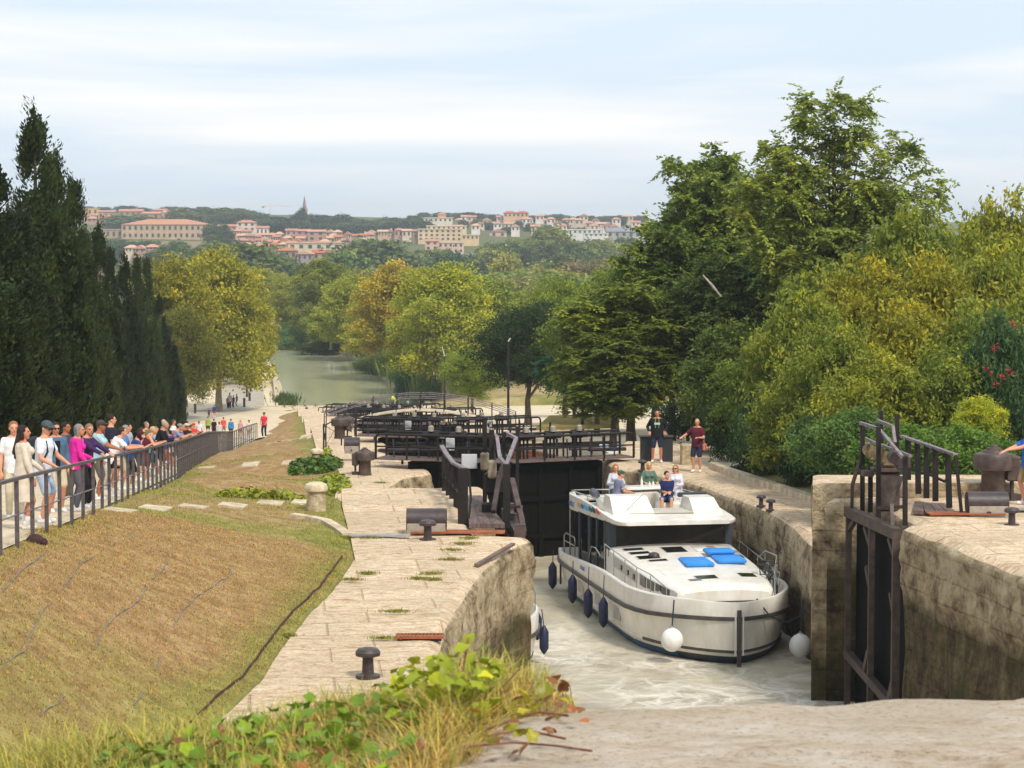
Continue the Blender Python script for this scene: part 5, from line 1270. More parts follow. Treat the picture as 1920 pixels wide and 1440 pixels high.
at_fence(155, 792, 'short haired older woman in a purple jacket, hands held out over the rail', turn=-30, off=.45, female=True, skin=0, top=('3d2054', 'long'), bottom=('17141a', 'trousers'), hair=('8f7458', 'short'), lean=10, head=(-28, 0), hands=[(-.05, .62, 1.12, 1), (.24, .62, 1.12, 1)])
at_fence(177, 784, 'man in a dark cap with blue badge and pale teal shirt, holding a phone', turn=0, off=.6, skin=2, top=('a9c9cf', 'short'), bottom=('6a5e58', 'shorts'), hair=('4a3a30', 'short'), hat=('4a3b3c', 'cap'), head=(8, 4), lean=8, hands=[(-.1, .5, 1.12, 1), (.16, .52, 1.14, 1)], extra=[('phone', '0')])
at_fence(206, 776, 'tall person in dark navy with hair tied in a bun', turn=10, off=.9, skin=1, top=('23253a', 'short'), bottom=('2a2c34', 'shorts'), hair=('2c1e18', 'bun'), head=(0, 0))
at_fence(205, 797, 'girl in a white tee and black shorts leaning on the rail, a beige bag hanging', turn=5, off=.42, female=True, skin=1, top=('f0eff0', 'short'), bottom=('141214', 'hot'), hair=('3a2c26', 'back'), lean=24, head=(0, -8), hands=[(-.14, .6, 1.14, 1), (.14, .62, 1.14, 1)], extra=[('bag', 'd4b8a0'), ('socks', 'e8e4e0')])
at_fence(223, 795, 'grey haired person in a mid blue shirt beside the girl in white', turn=-4, off=.6, skin=0, top=('5a7cba', 'short'), bottom=('b3a68c', 'shorts'), hair=('97908a', 'short'), lean=12, head=(5, 0), hands=lh(0, 0))
at_fence(241, 803, 'person in a dark red cap and royal blue shirt, chin on hand', turn=6, off=.45, female=True, skin=1, top=('27407e', 'short'), bottom=('15151c', 'shorts'), hair=('3a1c1c', 'wavy'), hat=('4a141c', 'cap'), lean=26, head=(10, -10), hands=[(-.05, .35, 1.32, 1), (.16, .5, 1.13, 1)])
at_fence(238, 793, 'dark haired person in grey standing behind the red capped one', turn=-5, off=1.3, skin=1, top=('a9aeb4', 'short'), bottom=('3a3c44', 'trousers'), hair=('1e1612', 'short'))
at_fence(266, 796, 'blonde woman with bare shoulders in a dark patterned dress', turn=0, off=.45, female=True, skin=1, top=('5a1c26', 'tank'), bottom=('6a2430', 'shorts'), hair=('c9b183', 'back'), lean=26, head=(5, -12), hands=[(-.14, .5, 1.12, 1), (.16, .52, 1.12, 1)])
at_fence(280, 798, 'person in a light blue shirt half hidden by the man in black', turn=0, off=.7, skin=0, top=('7fb2d4', 'short'), bottom=('2a4a78', 'shorts'), hair=('7a6a58', 'short'), lean=14, hands=lh(0, 0))
at_fence(293, 787, 'sturdy white haired man in a black pullover leaning on the rail', turn=-6, off=.45, skin=0, build=1.12, top=('121218', 'long'), bottom=('1c1c24', 'shorts'), hair=('b5a496', 'short'), lean=20, head=(-5, -6), hands=[(-.16, .48, 1.12, 1), (.18, .5, 1.12, 1)])
at_fence(309, 800, 'short person in a white cap and violet top with a pale bag', turn=-15, off=.5, female=True, skin=0, top=('5c3a86', 'short'), bottom=('c05638', 'shorts'), hair=('3a2c26', 'bob'), hat=('e6e2de', 'cap'), lean=20, hands=lh(0, 0), extra=[('bag', 'e0d8cc')])
at_fence(305, 786, 'second white haired man behind the one in black', turn=0, off=1.2, skin=0, top=('7b8798', 'short'), bottom=('4a4c54', 'trousers'), hair=('c9beb4', 'short'))
at_fence(318, 790, 'person in a grey blue tee and grey cap reaching forward', turn=0, off=.5, skin=1, top=('8791b0', 'short'), bottom=('5c4a42', 'shorts'), hair=('5a4638', 'short'), hat=('8c8a8e', 'cap'), lean=28, hands=[(-.1, .62, 1.16, 1), (.14, .6, 1.16, 1)])
at_fence(331, 800, 'person in a mauve print shirt with blond hair', turn=5, off=.5, female=True, skin=0, top=('7d5a74', 'short'), bottom=('2a2226', 'trousers'), hair=('b99c70', 'bob'), lean=18, hands=lh(0, 0))
at_fence(338, 791, 'person in a pale sun hat and black top', turn=0, off=.6, skin=0, top=('15151c', 'short'), bottom=('3a3034', 'shorts'), hair=('5a4638', 'short'), hat=('cfc4b4', 'hat'), lean=18, hands=lh(0, 0))
at_fence(346, 797, 'person in a dark tee with a teal edge, arms along the rail', turn=4, off=.5, skin=1, top=('1f2a30', 'short'), bottom=('30343c', 'shorts'), hair=('6a4a34', 'short'), lean=22, hands=lh(0, 0))
at_fence(358, 792, 'person in a bright red hooded top at the end of the leaning row', turn=-40, off=.55, skin=1, top=('e8392c', 'long'), bottom=('3a2a2a', 'trousers'), hair=('d8382a', 'bob'), hat=('e8392c', 'beanie'), lean=8, hands=lh(0, 0))
at_fence(120, 790, 'tall dark haired man in charcoal between the denim jacket and the pink top', turn=-20, off=1.3, skin=2, top=('3c3e44', 'short'), bottom=('5a5650', 'trousers'), hair=('1c1614', 'short'))
at_fence(192, 800, 'short woman in a sea green top half hidden behind the capped phone holder', turn=-10, off=1.1, female=True, skin=0, top=('5f9a8c', 'short'), bottom=('d8d0c4', 'trousers'), hair=('6a4a34', 'bob'))
at_fence(254, 800, 'person in a rose tee seen between the red capped one and the blonde woman', turn=-12, off=.8, skin=1, top=('c4808c', 'short'), bottom=('3c3e48', 'shorts'), hair=('4a3428', 'short'), lean=14, hands=lh(0, 0))
at_fence(272, 790, 'grey bearded man in an olive shirt standing behind the blonde woman', turn=-30, off=1.4, skin=1, top=('6c6e48', 'short'), bottom=('4a4640', 'trousers'), hair=('8c8680', 'short'))
at_fence(323, 786, 'man in a white polo standing tall behind the grey capped one', turn=-8, off=1.3, skin=0, top=('e4e4e8', 'short'), bottom=('4c5058', 'trousers'), hair=('5a4638', 'short'))
at_fence(349, 789, 'man in an orange tee behind the end of the leaning row', turn=0, off=1.2, skin=1, top=('d0763c', 'short'), bottom=('3c3c44', 'shorts'), hair=('3a2a22', 'short'))
# people farther down the path and on the square
def walker(px, yt, yb, label, turn, **k):
    """stands on the terrain where the photo shows the feet"""
    zf = lambda x, d: ZL(d) + .04
    p = hit(px, yb, zf, 60, 300); H = (yb - yt) * p.y / F; k.setdefault('vox', .02)
    return person(label, (p.x, p.y, zf(p.x, p.y)), R(turn), H=min(H, 1.9), **k)
def behind(px, ytop, d, label, turn, H=1.7, **k):
    p = W(px, ytop, d); z = ZL(d) + .04; k.setdefault('vox', .02); return person(label, (p.x, d, z), R(turn), H=max(1.35, min(1.9, p.z - z)), **k)
behind(373, 789, 150, 'person in white tee and black trousers walking away down the path', 0, top=('dfe0ea', 'short'), bottom=('1c1c22', 'trousers'), hair=('4a3626', 'short'))
behind(390, 793, 168, 'person in a lime green tee and dark shorts on the path', 10, top=('8fb04a', 'short'), bottom=('22242a', 'shorts'), hair=('4a3626', 'short'))
behind(401, 787, 160, 'person in a black tee on the path between the green and white ones', 0, top=('121216', 'short'), bottom=('1a1a20', 'shorts'), hair=('1c1614', 'short'))
behind(411, 796, 152, 'broad person in an off white top near the fence', 20, build=1.1, top=('cfc6c0', 'long'), bottom=('b8b0a8', 'trousers'), hair=('4a3a30', 'back'))
behind(419, 792, 165, 'person in a coral red top next to the off white one', 0, top=('e0564c', 'short'), bottom=('8a8078', 'shorts'), hair=('3a2a22', 'short'))
behind(433, 790, 160, 'person in a vivid blue jacket with a dark bag', 10, top=('2f86c8', 'long'), bottom=('4a4a52', 'trousers'), hair=('5a4030', 'short'), extra=[('strap', '1c1c22')])
behind(451, 787, 158, 'blond person in a pink top on the path', -15, female=True, top=('d99ca4', 'short'), bottom=('c9a8a0', 'shorts'), hair=('c9a878', 'bob'))
behind(467, 790, 157, 'slim person in a pale cream top by the end of the fence', 0, female=True, top=('e2d5c6', 'short'), bottom=('d8ccbc', 'trousers'), hair=('5a4030', 'back'))
p = W(494, 768, 160.5); person('person in a red top and dark cap standing at the far end of the fence', (p.x, 160.9, ZL(160.9) + .03), R(170), H=1.8, vox=.02, top=('d8344a', 'short'), bottom=('1a1c2c', 'trousers'), hair=('2a201c', 'short'), hat=('2a3a4a', 'cap'), hands=[(-.18, .3, .95), (.18, .3, .95)])
walker(392, 765, 784, 'small figure in dark grey and red on the square', 20, top=('4a4650', 'short'), bottom=('2a2a30', 'trousers'), hair=('3a2a22', 'short'))
walker(402, 759, 782, 'small figure in a blue top and red shorts on the square', 0, top=('2c3f86', 'long'), bottom=('c05048', 'shorts'), hair=('2a2020', 'short'))
for i, (px, yt, yb, c, nm) in enumerate(((428, 742, 768, 'b05a58', 'rose'), (431, 736, 768, 'd8d0cc', 'white'), (438, 741, 766, '3a3c48', 'slate'), (444, 738, 763, '4a4a58', 'dark blue grey'))):
    walker(px, yt, yb, 'distant figure in a %s top under the plane tree by the road' % nm, 30 * i, top=(c, 'short'), bottom=('34343c', 'trousers'), hair=('3a2c26', 'short'))
# right quay
p = W(1307, 888, 75.5); z8 = CZ - 8.05
person('bald man in a maroon tee and navy shorts pointing, standing on the right quay', (G(1307, 886, z8).x, G(1307, 886, z8).y, z8 + .02), R(160), H=1.8, skin=1, top=('5a1828', 'short'), bottom=('262a40', 'shorts'), hair=('b07a60', 'none'), hands=[(-.12, .3, 1.12), (.42, .3, 1.12)], head=(15, 5), shoes='ece8e6', extra=[('shoulder_bag', 'c87858')])
g = G(1232, 868, z8)
person('bearded man in black with lime cords, hands on hips on the right quay', (g.x, g.y, z8 + .02), R(176), H=1.85, skin=0, build=1.1, top=('12161e', 'long'), bottom=('20263c', 'shorts'), hair=('1e1612', 'short'), hands=[(-.26, .08, 1.0), (.26, .08, 1.0)], feet=[(-.12, .05, .085), (.14, -.05, .085)], extra=[('cord', '9ac83c'), ('print', 'c9ccd4')])
t = thing('control_cabinet', 'pair of low dark control cabinets behind the man in black', 'cabinet', (g.x, g.y + .0, z8))
for sx in (-.34, .36): mb = MB(); mb.box((sx, .55, .42), (.42, .4, .84), 0, .02); mb.build('cabinet', mat('dark slate cabinet', '34383c', '2a2e32', 4, .6), t)
mb = MB(); mb.box((0, .55, .87), (1.2, .5, .05), 0, .01); mb.build('lid', M_cast, t)
g2 = G(1291, 872, CZ - 8.0)
t = thing('stone_block', 'pale square stone block beside the maroon shirted man', 'stone block', (g2.x, g2.y + .6, CZ - 8.1)); mb = MB(); mb.box((0, 0, .38), (.42, .5, .78), .1, .04); mb.build('block', M_stone, t)
# man at the right edge
g = G(1926, 948, CZ - 6.35)
person('man in a bright blue tee, khaki shorts and sunglasses at the right edge, arm out', (g.x + .02, g.y, CZ - 6.33), R(110), H=1.84, skin=1, top=('2f6cc4', 'short'), bottom=('a68c68', 'shorts'), hair=('a8916c', 'short'), glasses=True, hands=[(-.05, .55, 1.2), (.2, .5, 1.15)], head=(5, 0))
# aboard: seats are .34 m above the sundeck floor
def aboard(label, x, a, zseat, turn, hands, feet, **k):
    q = BL(x, a, 0); return person(label, (q.x, q.y, BZ + zseat * BK - .42), BR + R(turn), sit=True, hip=.52, H=1.74, hands=hands, feet=feet, **k)
SZ_ = FZ - .17 + .5
ft = [(-.14, .42, .085), (.14, .42, .085)]
aboard('man in a green cap and grey blue polo seated on the left of the sundeck', -1.0, 9.75, SZ_, -82, [(-.1, .5, .72), (.2, .38, .66)], ft, skin=1, lean=10, top=('7a7f98', 'short'), bottom=('3a4250', 'shorts'), hair=('8a5a40', 'short'), hat=('2c5646', 'cap'), extra=[('cuff', 'e4dcd8')])
aboard('man in a navy polo with folded arms seated in the middle of the sundeck', .38, 9.15, SZ_ + .02, 165, [(.02, .27, .66), (-.02, .29, .69)], [(-.12, .45, .1), (.14, .45, .1)], armpole=(.1, -.3, -1), skin=1, build=.98, lean=3, top=('1c2c5c', 'short'), bottom=('2f5276', 'shorts'), hair=('3a2a22', 'short'), head=(40, 0))
aboard('red haired woman in a pale sweater seated behind the sundeck table', -.65, 11.5, SZ_, 178, [(-.15, .35, .75), (.15, .35, .75)], ft, female=True, skin=1, lean=2, top=('c8ccd4', 'long'), bottom=('4a5260', 'trousers'), hair=('b06a3c', 'bob'))
aboard('blonde person in a green top seated behind the man in navy', .42, 11.6, SZ_ + .05, 180, [(-.2, .3, .7), (.2, .3, .7)], ft, female=True, skin=1, top=('5f7a68', 'long'), bottom=('4a5260', 'trousers'), hair=('d8b878', 'bob'))
aboard('woman in sunglasses and a white blouse seated at the right of the table', 1.15, 11.1, SZ_, 150, [(-.15, .4, .72), (.15, .38, .7)], ft, female=True, skin=1, lean=6, top=('dcd9e4', 'long'), bottom=('cfccd6', 'trousers'), hair=('a8834c', 'bob'), glasses=True)
# cyclist on the last gate bridge
z = CZ - 16.75 + .35; p = W(738, 773, 205.5)
bicycle('bicycle ridden across the last gate bridge', (p.x, 205.2, z), R(85), c='2c3640')
person('cyclist in a fluorescent yellow vest bent over the handlebar on the last gate bridge', (p.x + .2, 205.2, z + .1), R(85), H=1.75, vox=.02, lean=42, top=('c8e81c', 'short'), bottom=('1c2a48', 'shorts'), hair=('1c1c20', 'short'), hat=('24303c', 'beanie'), hands=[(-.2, .5, 1.05), (.2, .5, 1.05)], feet=[(-.12, .1, .3), (.12, .05, .1)])
# ---------------------------------------------------------------- foliage
def foliage_mat(name, rough=.6, trans=.3):
    m = bpy.data.materials.new(name); m.use_nodes = True; nt = m.node_tree; N = nt.nodes; N.clear(); l = nt.links.new
    o = N.new('ShaderNodeOutputMaterial'); df = N.new('ShaderNodeBsdfPrincipled'); tr = N.new('ShaderNodeBsdfTranslucent'); mx = N.new('ShaderNodeMixShader'); mx.inputs[0].default_value = trans
    oi = N.new('ShaderNodeObjectInfo'); at = N.new('ShaderNodeAttribute'); at.attribute_name = 'tint'
    rp = N.new('ShaderNodeValToRGB'); cr = rp.color_ramp; cr.elements[0].position = 0; cr.elements[0].color = (.5, .58, .5, 1); cr.elements[1].position = 1; cr.elements[1].color = (1.9, 1.6, .95, 1)
    e = cr.elements.new(.5); e.color = (1, 1, 1, 1)
    mu = N.new('ShaderNodeMix'); mu.data_type = 'RGBA'; mu.blend_type = 'MULTIPLY'; mu.inputs[0].default_value = 1; mu.clamp_result = False
    l(at.outputs['Fac'], rp.inputs[0]); l(oi.outputs['Color'], mu.inputs[6]); l(rp.outputs[0], mu.inputs[7])
    l(mu.outputs[2], df.inputs['Base Color']); l(mu.outputs[2], tr.inputs[0]); df.inputs['Roughness'].default_value = rough; df.inputs['Specular IOR Level'].default_value = .25
    l(df.outputs[0], mx.inputs[1]); l(tr.outputs[0], mx.inputs[2]); l(mx.outputs[0], o.inputs[0]); return m
M_leaf = foliage_mat('living foliage'); M_bark = mat('bark', '6b5a48', '3d3228', 5, .9, .6, 14, stretch=(1, 1, .3)); M_barkp = mat('plane bark', 'a0937c', '6f6450', 3, .9, .4)
def leaf_mesh(name, C, A, Bv, tint, m=None, rhomb=True):
    """C centres, A half-length vectors, Bv half-width vectors (N,3); tint (N,)"""
    n = len(C); V = np.empty((n, 4, 3)); V[:, 0] = C - A; V[:, 1] = C + Bv - A * .15; V[:, 2] = C + A; V[:, 3] = C - Bv - A * .15
    me = bpy.data.meshes.new(name); me.vertices.add(n * 4); me.vertices.foreach_set('co', V.reshape(-1)); me.loops.add(n * 4)
    me.loops.foreach_set('vertex_index', np.arange(n * 4, dtype=np.int32)); me.polygons.add(n)
    me.polygons.foreach_set('loop_start', np.arange(0, n * 4, 4, dtype=np.int32)); me.polygons.foreach_set('loop_total', np.full(n, 4, dtype=np.int32))
    me.update(calc_edges=True); at = me.attributes.new('tint', 'FLOAT', 'POINT'); at.data.foreach_set('value', np.repeat(np.clip(tint, 0, 1), 4).astype(np.float32))
    me.materials.append(m or M_leaf); return me
def unit(v): return v / np.maximum(1e-9, np.linalg.norm(v, axis=1, keepdims=True))
def rand_dirs(n): return unit(rng.normal(size=(n, 3)))
def crown_mesh(name, lobes, n_cl, per, cr, leaf, asp=.5, droop=.3, shell=.55, flat=.65, accent=.08, m=None):
    """lobes: (x,y,z,rx,ry,rz). leaf-sized faces gathered in clumps through the lobes' volume"""
    lob = np.array(lobes, float); vol = lob[:, 3] * lob[:, 4] * lob[:, 5]; idx = rng.choice(len(lob), n_cl, p=vol / vol.sum())
    d = rand_dirs(n_cl); rad = 1 - (1 - rng.random(n_cl) ** (1 / 3)) * (1 - shell) * 1.6; rad = np.clip(rad, .15, 1.0) * (1 + .1 * rng.normal(size=n_cl))
    cc = lob[idx, :3] + d * lob[idx, 3:] * rad[:, None]
    ctint = np.clip(.42 + .12 * rng.normal(size=n_cl) + .08 * d[:, 2], 0, 1); ctint[rng.random(n_cl) < accent] += .35
    cs = cr * (.6 + .8 * rng.random(n_cl))
    k = np.repeat(np.arange(n_cl), per); n = len(k)
    off = rng.normal(size=(n, 3)) * np.array([.55, .55, .55 * flat]); off = off / np.maximum(1, np.linalg.norm(off, axis=1, keepdims=True) * .8)
    C = cc[k] + off * cs[k][:, None]; C[:, 2] -= droop * cs[k] * (off[:, 0] ** 2 + off[:, 1] ** 2) * .6
    A = unit(rand_dirs(n) + d[k] * .5 + np.array([0, 0, -droop])); Bq = unit(np.cross(A, unit(rand_dirs(n) + np.array([0, 0, .8]))))
    L_ = leaf * (.6 + .8 * rng.random(n))
    t = ctint[k] + .1 * rng.normal(size=n)
    return leaf_mesh(name, C, A * L_[:, None] * .5, Bq * (L_ * asp * .5)[:, None], t, m), cc
def limbs(base, top, cc, r0, n=18, sway=.3, fork=.35, m=None):
    """tapered trunk with limbs reaching into the crown"""
    mb = MB(); base, top = Vector(base), Vector(top); pts = [base.lerp(top, i / 6) + Vector((random.uniform(-1, 1), random.uniform(-1, 1), 0)) * sway * (i / 6) * .5 for i in range(7)]
    pts[0] = base - Vector((0, 0, .4))
    mb.tube(pts, [r0 * (1.25 if i == 0 else 1 - .13 * i) for i in range(7)], 10)
    sel = random.sample(range(len(cc)), min(n, len(cc)))
    for i in sel:
        c = Vector(cc[i]); f = random.uniform(fork, .95); s = pts[0].lerp(top, f) if False else pts[min(6, int(f * 6))]
        if c.z < s.z - 1.0: continue
        mid = s.lerp(c, .5) + Vector((0, 0, .12 * (c - s).length)); q = [s, s.lerp(mid, .5) + Vector((0, 0, .05)), mid, mid.lerp(c, .6), c]
        r = r0 * .42 * (1 - f * .5); mb.tube(q, [r, r * .75, r * .5, r * .3, r * .12], 6)
    return mb
PROTO = {}
def proto(key, lobes, base, top, r0, n_cl, per, cr, leaf, bark=None, nl=18, **k):
    cm, cc = crown_mesh('crown', lobes, n_cl, per, cr, leaf, **k)
    mb = limbs(base, top, cc, r0, nl); tmp = mb.build('trunk', bark or M_bark); tm = tmp.data; bpy.data.objects.remove(tmp)
    L_ = np.array(lobes, float); PROTO[key] = dict(crown=cm, trunk=tm, h=float((L_[:, 2] + L_[:, 5]).max()), w=float((L_[:, 0] + L_[:, 3]).max() - (L_[:, 0] - L_[:, 3]).min()))
GAIN = 1.0
def tree(key, loc, height, width, colr, label, cat='tree', group=None, rz=None, name='tree', sy=None):
    p = PROTO[key]; t = thing(name, label, cat, loc, random.uniform(0, 6.28) if rz is None else rz, group)
    s = height / p['h']; sx = width / p['w']; t.scale = (sx, sy or sx, s)
    for nm in ('trunk', 'crown'):
        o = bpy.data.objects.new(nm, p[nm]); col.objects.link(o); o.parent = t
        o.color = (*[x * GAIN for x in lin(colr)], 1) if nm == 'crown' else (1, 1, 1, 1)
    return t
def rl(n, w, h0, h1, r, full=None):
    """random lobes filling a w-wide crown between h0 and h1"""
    L_ = [(0, 0, (h0 + h1) / 2, w * .3, w * .3, (h1 - h0) * .4)]
    for i in range(n):
        a = 2.4 * i + random.uniform(-.4, .4); u = (i + .5) / n; z = h0 + (h1 - h0) * (.16 + .72 * u); e = math.sin(math.pi * (.2 + (.58 if full is None else full) * (1 - u))) * w * .5 - r * .8
        rr = r * random.uniform(.75, 1.2); L_.append((e * math.cos(a) * random.uniform(.75, 1.05), e * math.sin(a) * random.uniform(.75, 1.05), z, rr, rr, rr * .8))
    L_.append((0, 0, h1 - r * .8, r, r, r * .8)); return L_
random.seed(11)
proto('plane', rl(16, 11, 1.3, 15, 1.9, .5), (0, 0, 0), (0, 0, 9), .34, 640, 85, .9, .26, asp=.75, bark=M_barkp, accent=.07)
proto('plane2', rl(16, 10, 1.5, 15, 1.8, .5), (0, 0, 0), (.4, 0, 9), .3, 600, 85, .85, .26, asp=.75, bark=M_barkp, accent=.05)
proto('broad', rl(11, 9, 2.2, 10.5, 1.7), (0, 0, 0), (0, 0, 6), .24, 560, 85, .75, .2, asp=.5, accent=.1)
proto('round', rl(14, 9, 2.6, 10, 1.6), (0, 0, 0), (0, 0, 6), .25, 620, 90, .62, .17, asp=.45, accent=.02)
proto('far', rl(9, 9, .3, 10, 2.2), (0, 0, 0), (0, 0, 5), .3, 170, 42, 1.2, .62, asp=.8, nl=5, accent=.06)
proto('far2', rl(11, 10, .5, 9, 2.0), (0, 0, 0), (0, 0, 5), .3, 170, 42, 1.2, .62, asp=.8, nl=5, accent=.04)
proto('farpoint', [(0, 0, 5, 1.6, 1.6, 4.6), (0, 0, 3, 2, 2, 3)], (0, 0, 0), (0, 0, 5), .2, 120, 40, .9, .5, asp=.7, nl=3)
proto('bush', [(0, 0, 1.2, 1.5, 1.5, 1.2), (1, .3, .9, 1, 1, .9), (-1, -.3, 1, 1, 1, 1.0), (.2, -.9, .9, 1, 1, .9)], (0, 0, 0), (0, 0, 1.4), .07, 230, 70, .42, .17, asp=.35, nl=12, accent=.05)
# airy tree with open layered sprays for the tall one, and a loose leafy one for the yellow green bank
def sprays(name, cc0, n_per, leaf, spread=.9):
    """fern-like hanging sprays of small leaflets round twig tips"""
    Cs, As, Bs, Ts = [], [], [], []
    for c in cc0:
        nb = rng.integers(5, 9); tt = .42 + .16 * rng.normal()
        for b in range(nb):
            a = rng.random() * 6.283; L_ = spread * (.5 + .7 * rng.random()); dr = np.array([math.cos(a), math.sin(a), rng.normal() * .45]); s = np.linspace(.1, 1, n_per)
            P = c + dr[None, :] * L_ * s[:, None]; P[:, 2] -= .35 * L_ * s ** 2
            side = np.array([-dr[1], dr[0], 0]); side /= np.linalg.norm(side)
            for sg in (-1, 1):
                dv = unit(side[None, :] * sg + dr[None, :] * .5 + rng.normal(size=(n_per, 3)) * .3 + np.array([0, 0, -.25])); ln = leaf * (1.1 - .4 * s) * (.8 + .4 * rng.random(n_per))
                Cs.append(P + dv * ln[:, None] * .5); As.append(dv * ln[:, None] * .5); nb_ = unit(np.cross(dv, rng.normal(size=(n_per, 3)) * .5 + np.array([0, 0, 1.0]))); Bs.append(nb_ * ln[:, None] * .24); Ts.append(np.full(n_per, tt) + .08 * rng.normal(size=n_per))
    return leaf_mesh(name, np.concatenate(Cs), np.concatenate(As), np.concatenate(Bs), np.concatenate(Ts))
def spray_proto(key, lobes, base, top, r0, n_cl, n_per, leaf, spread, shell=.4, nl=40, bark=None):
    lob = np.array(lobes, float); vol = lob[:, 3] * lob[:, 4] * lob[:, 5]; idx = rng.choice(len(lob), n_cl, p=vol / vol.sum()); d = rand_dirs(n_cl)
    rad = np.clip(rng.random(n_cl) ** (1 / 3) * (1 - shell) + shell, 0, 1); cc = lob[idx, :3] + d * lob[idx, 3:] * rad[:, None]
    cm = sprays('crown', cc, n_per, leaf, spread); mb = limbs(base, top, cc, r0, nl, fork=.3); tmp = mb.build('trunk', bark or M_bark); tm = tmp.data; bpy.data.objects.remove(tmp)
    PROTO[key] = dict(crown=cm, trunk=tm, h=float((lob[:, 2] + lob[:, 5]).max()), w=float((lob[:, 0] + lob[:, 3]).max() - (lob[:, 0] - lob[:, 3]).min()))
# cypress: upright flame-like plumes of small scales
def cypress_proto(key, H=12.0, Rm=1.5, seed=1):
    r = random.Random(seed); sp = [(0, 0, H, Rm * .62)]
    for i in range(11):
        an = i * 2.4 + r.uniform(-.4, .4); q = Rm * r.uniform(.35, .72); sp.append((q * math.cos(an), q * math.sin(an), H * (.9 - .48 * q / Rm) * r.uniform(.8, 1.0), Rm * r.uniform(.36, .52)))
    CC = []; OUT = []; TT = []
    for (sx_, sy_, h_, rr_) in sp:
        n_ = int(95 * h_ / H * rr_ / (Rm * .5)) + 20; u = rng.random(n_) ** .85; z = .3 + u * (h_ - .4); pr = rr_ * np.minimum(1, (1 - z / h_) * 1.7) ** .9 + .02; a = rng.random(n_) * 6.283
        f = .5 + .6 * rng.random(n_) ** .6; CC.append(np.stack([sx_ + pr * f * np.cos(a) + .02 * z * sx_, sy_ + pr * f * np.sin(a) + .02 * z * sy_, z], 1)); OUT.append(np.stack([np.cos(a), np.sin(a), np.zeros(n_)], 1)); TT.append(np.full(n_, .42 + .1 * r.gauss(0, 1)) + .15 * rng.normal(size=n_) + .12 * (f - .8))
    cc = np.concatenate(CC); out_ = np.concatenate(OUT); ct = np.concatenate(TT); per = 95; k = np.repeat(np.arange(len(cc)), per); n = len(k)
    off = rng.normal(size=(n, 3)) * np.array([.1, .1, .19]); C = cc[k] + off; C[:, :2] += out_[k][:, :2] * (.06 + off[:, 2:3] * .25)
    A = unit(rand_dirs(n) * .5 + out_[k] * .45 + np.array([0, 0, .95])); Bq = unit(np.cross(A, out_[k] + .3 * rand_dirs(n))); L_ = .11 + .11 * rng.random(n)
    cm = leaf_mesh('crown', C, A * L_[:, None] * .5, Bq * (L_ * .24)[:, None], ct[k] + .1 * rng.normal(size=n)); mb = MB(); mb.tube([(0, 0, -.4), (0, 0, H * .4), (0, 0, H * .9)], [.2, .12, .03], 8); tmp = mb.build('trunk', M_bark); tm = tmp.data; bpy.data.objects.remove(tmp)
    PROTO[key] = dict(crown=cm, trunk=tm, h=H + .2, w=2 * Rm * 1.1)
cypress_proto('cyp', 12, 1.5, 1); cypress_proto('cyp2', 11, 1.3, 5); cypress_proto('cyp3', 12, 1.7, 9)

spray_proto('ailanthus', rl(15, 8.5, 2.2, 12.4, 1.5), (0, 0, 0), (.3, 0, 8), .26, 620, 9, .3, .85, shell=.3, nl=40)
proto('loose', rl(17, 7, .5, 8, 1.25, .55), (0, 0, 0), (0, 0, 5), .16, 520, 58, .5, .25, asp=.42, droop=.6, nl=60, accent=.12, flat=.8, shell=.35)

# ---- left row of cypresses
cyps = [(-70, 330, 64, 3.6, 'cyp3'), (-8, 300, 72, 3.2, 'cyp'), (28, 372, 76, 3.0, 'cyp2'), (64, 186, 83, 3.3, 'cyp'), (98, 262, 88, 2.6, 'cyp2'), (136, 316, 98, 2.5, 'cyp2'), (112, 380, 94, 3.2, 'cyp3'), (160, 430, 106, 3.0, 'cyp3'),
        (183, 408, 113, 3.2, 'cyp'), (208, 462, 122, 3.0, 'cyp3'), (234, 474, 131, 3.3, 'cyp'), (255, 472, 139, 2.7, 'cyp2'), (274, 482, 148, 3.4, 'cyp3'), (298, 545, 160, 3.4, 'cyp'), (318, 610, 168, 3.0, 'cyp3'), (20, 460, 82, 3.6, 'cyp3')]
desc = ['dark cypress at the left edge, only partly inside the picture', 'dark cypress cut by the left edge with a blunt top', 'shorter cypress between the left edge and the tallest one', 'tallest cypress of the row with a pointed dark top', 'cypress shoulder leaning against the tallest one', 'slim cypress with a thin finger like top right of the tallest',
        'dense low cypress below the slim finger topped one', 'bushy cypress right of the slim finger topped one', 'cypress with a doubled spiky tip in the middle of the row', 'small cypress tucked behind the spiky tipped one', 'narrow cypress fourth from the right end of the row', 'narrow cypress third from the right end of the row', 'cypress next to last before the yellow plane tree', 'low cypress at the right end of the row by the plane tree', 'shortest cypress touching the yellow plane tree', 'broad cypress in the front of the dark row at left']
for (px, py, d, wd, key), ds_ in zip(cyps, desc):
    p = W(px, py, d); x = p.x; z0 = ZL(d) + .3
    tree(key, (x, d, z0), p.z - z0, wd * (1.25 if px < 150 else .93), ['2a3716', '33411b', '3b4a1f'][random.randrange(3)], ds_, 'cypress', 'row of cypresses beside the path', name='cypress_tree')
# hedge-like understorey behind the people
for i in range(9):
    d = 46 + i * 11; x = PX(d) - 1.3; tree('bush', (x, d, ZL(d)), 2.3, 4.2, '2c3820' if i < 6 else '4a5a26', 'dark low shrubs at the foot of the cypresses', 'shrub', 'shrubs along the path', name='shrub')

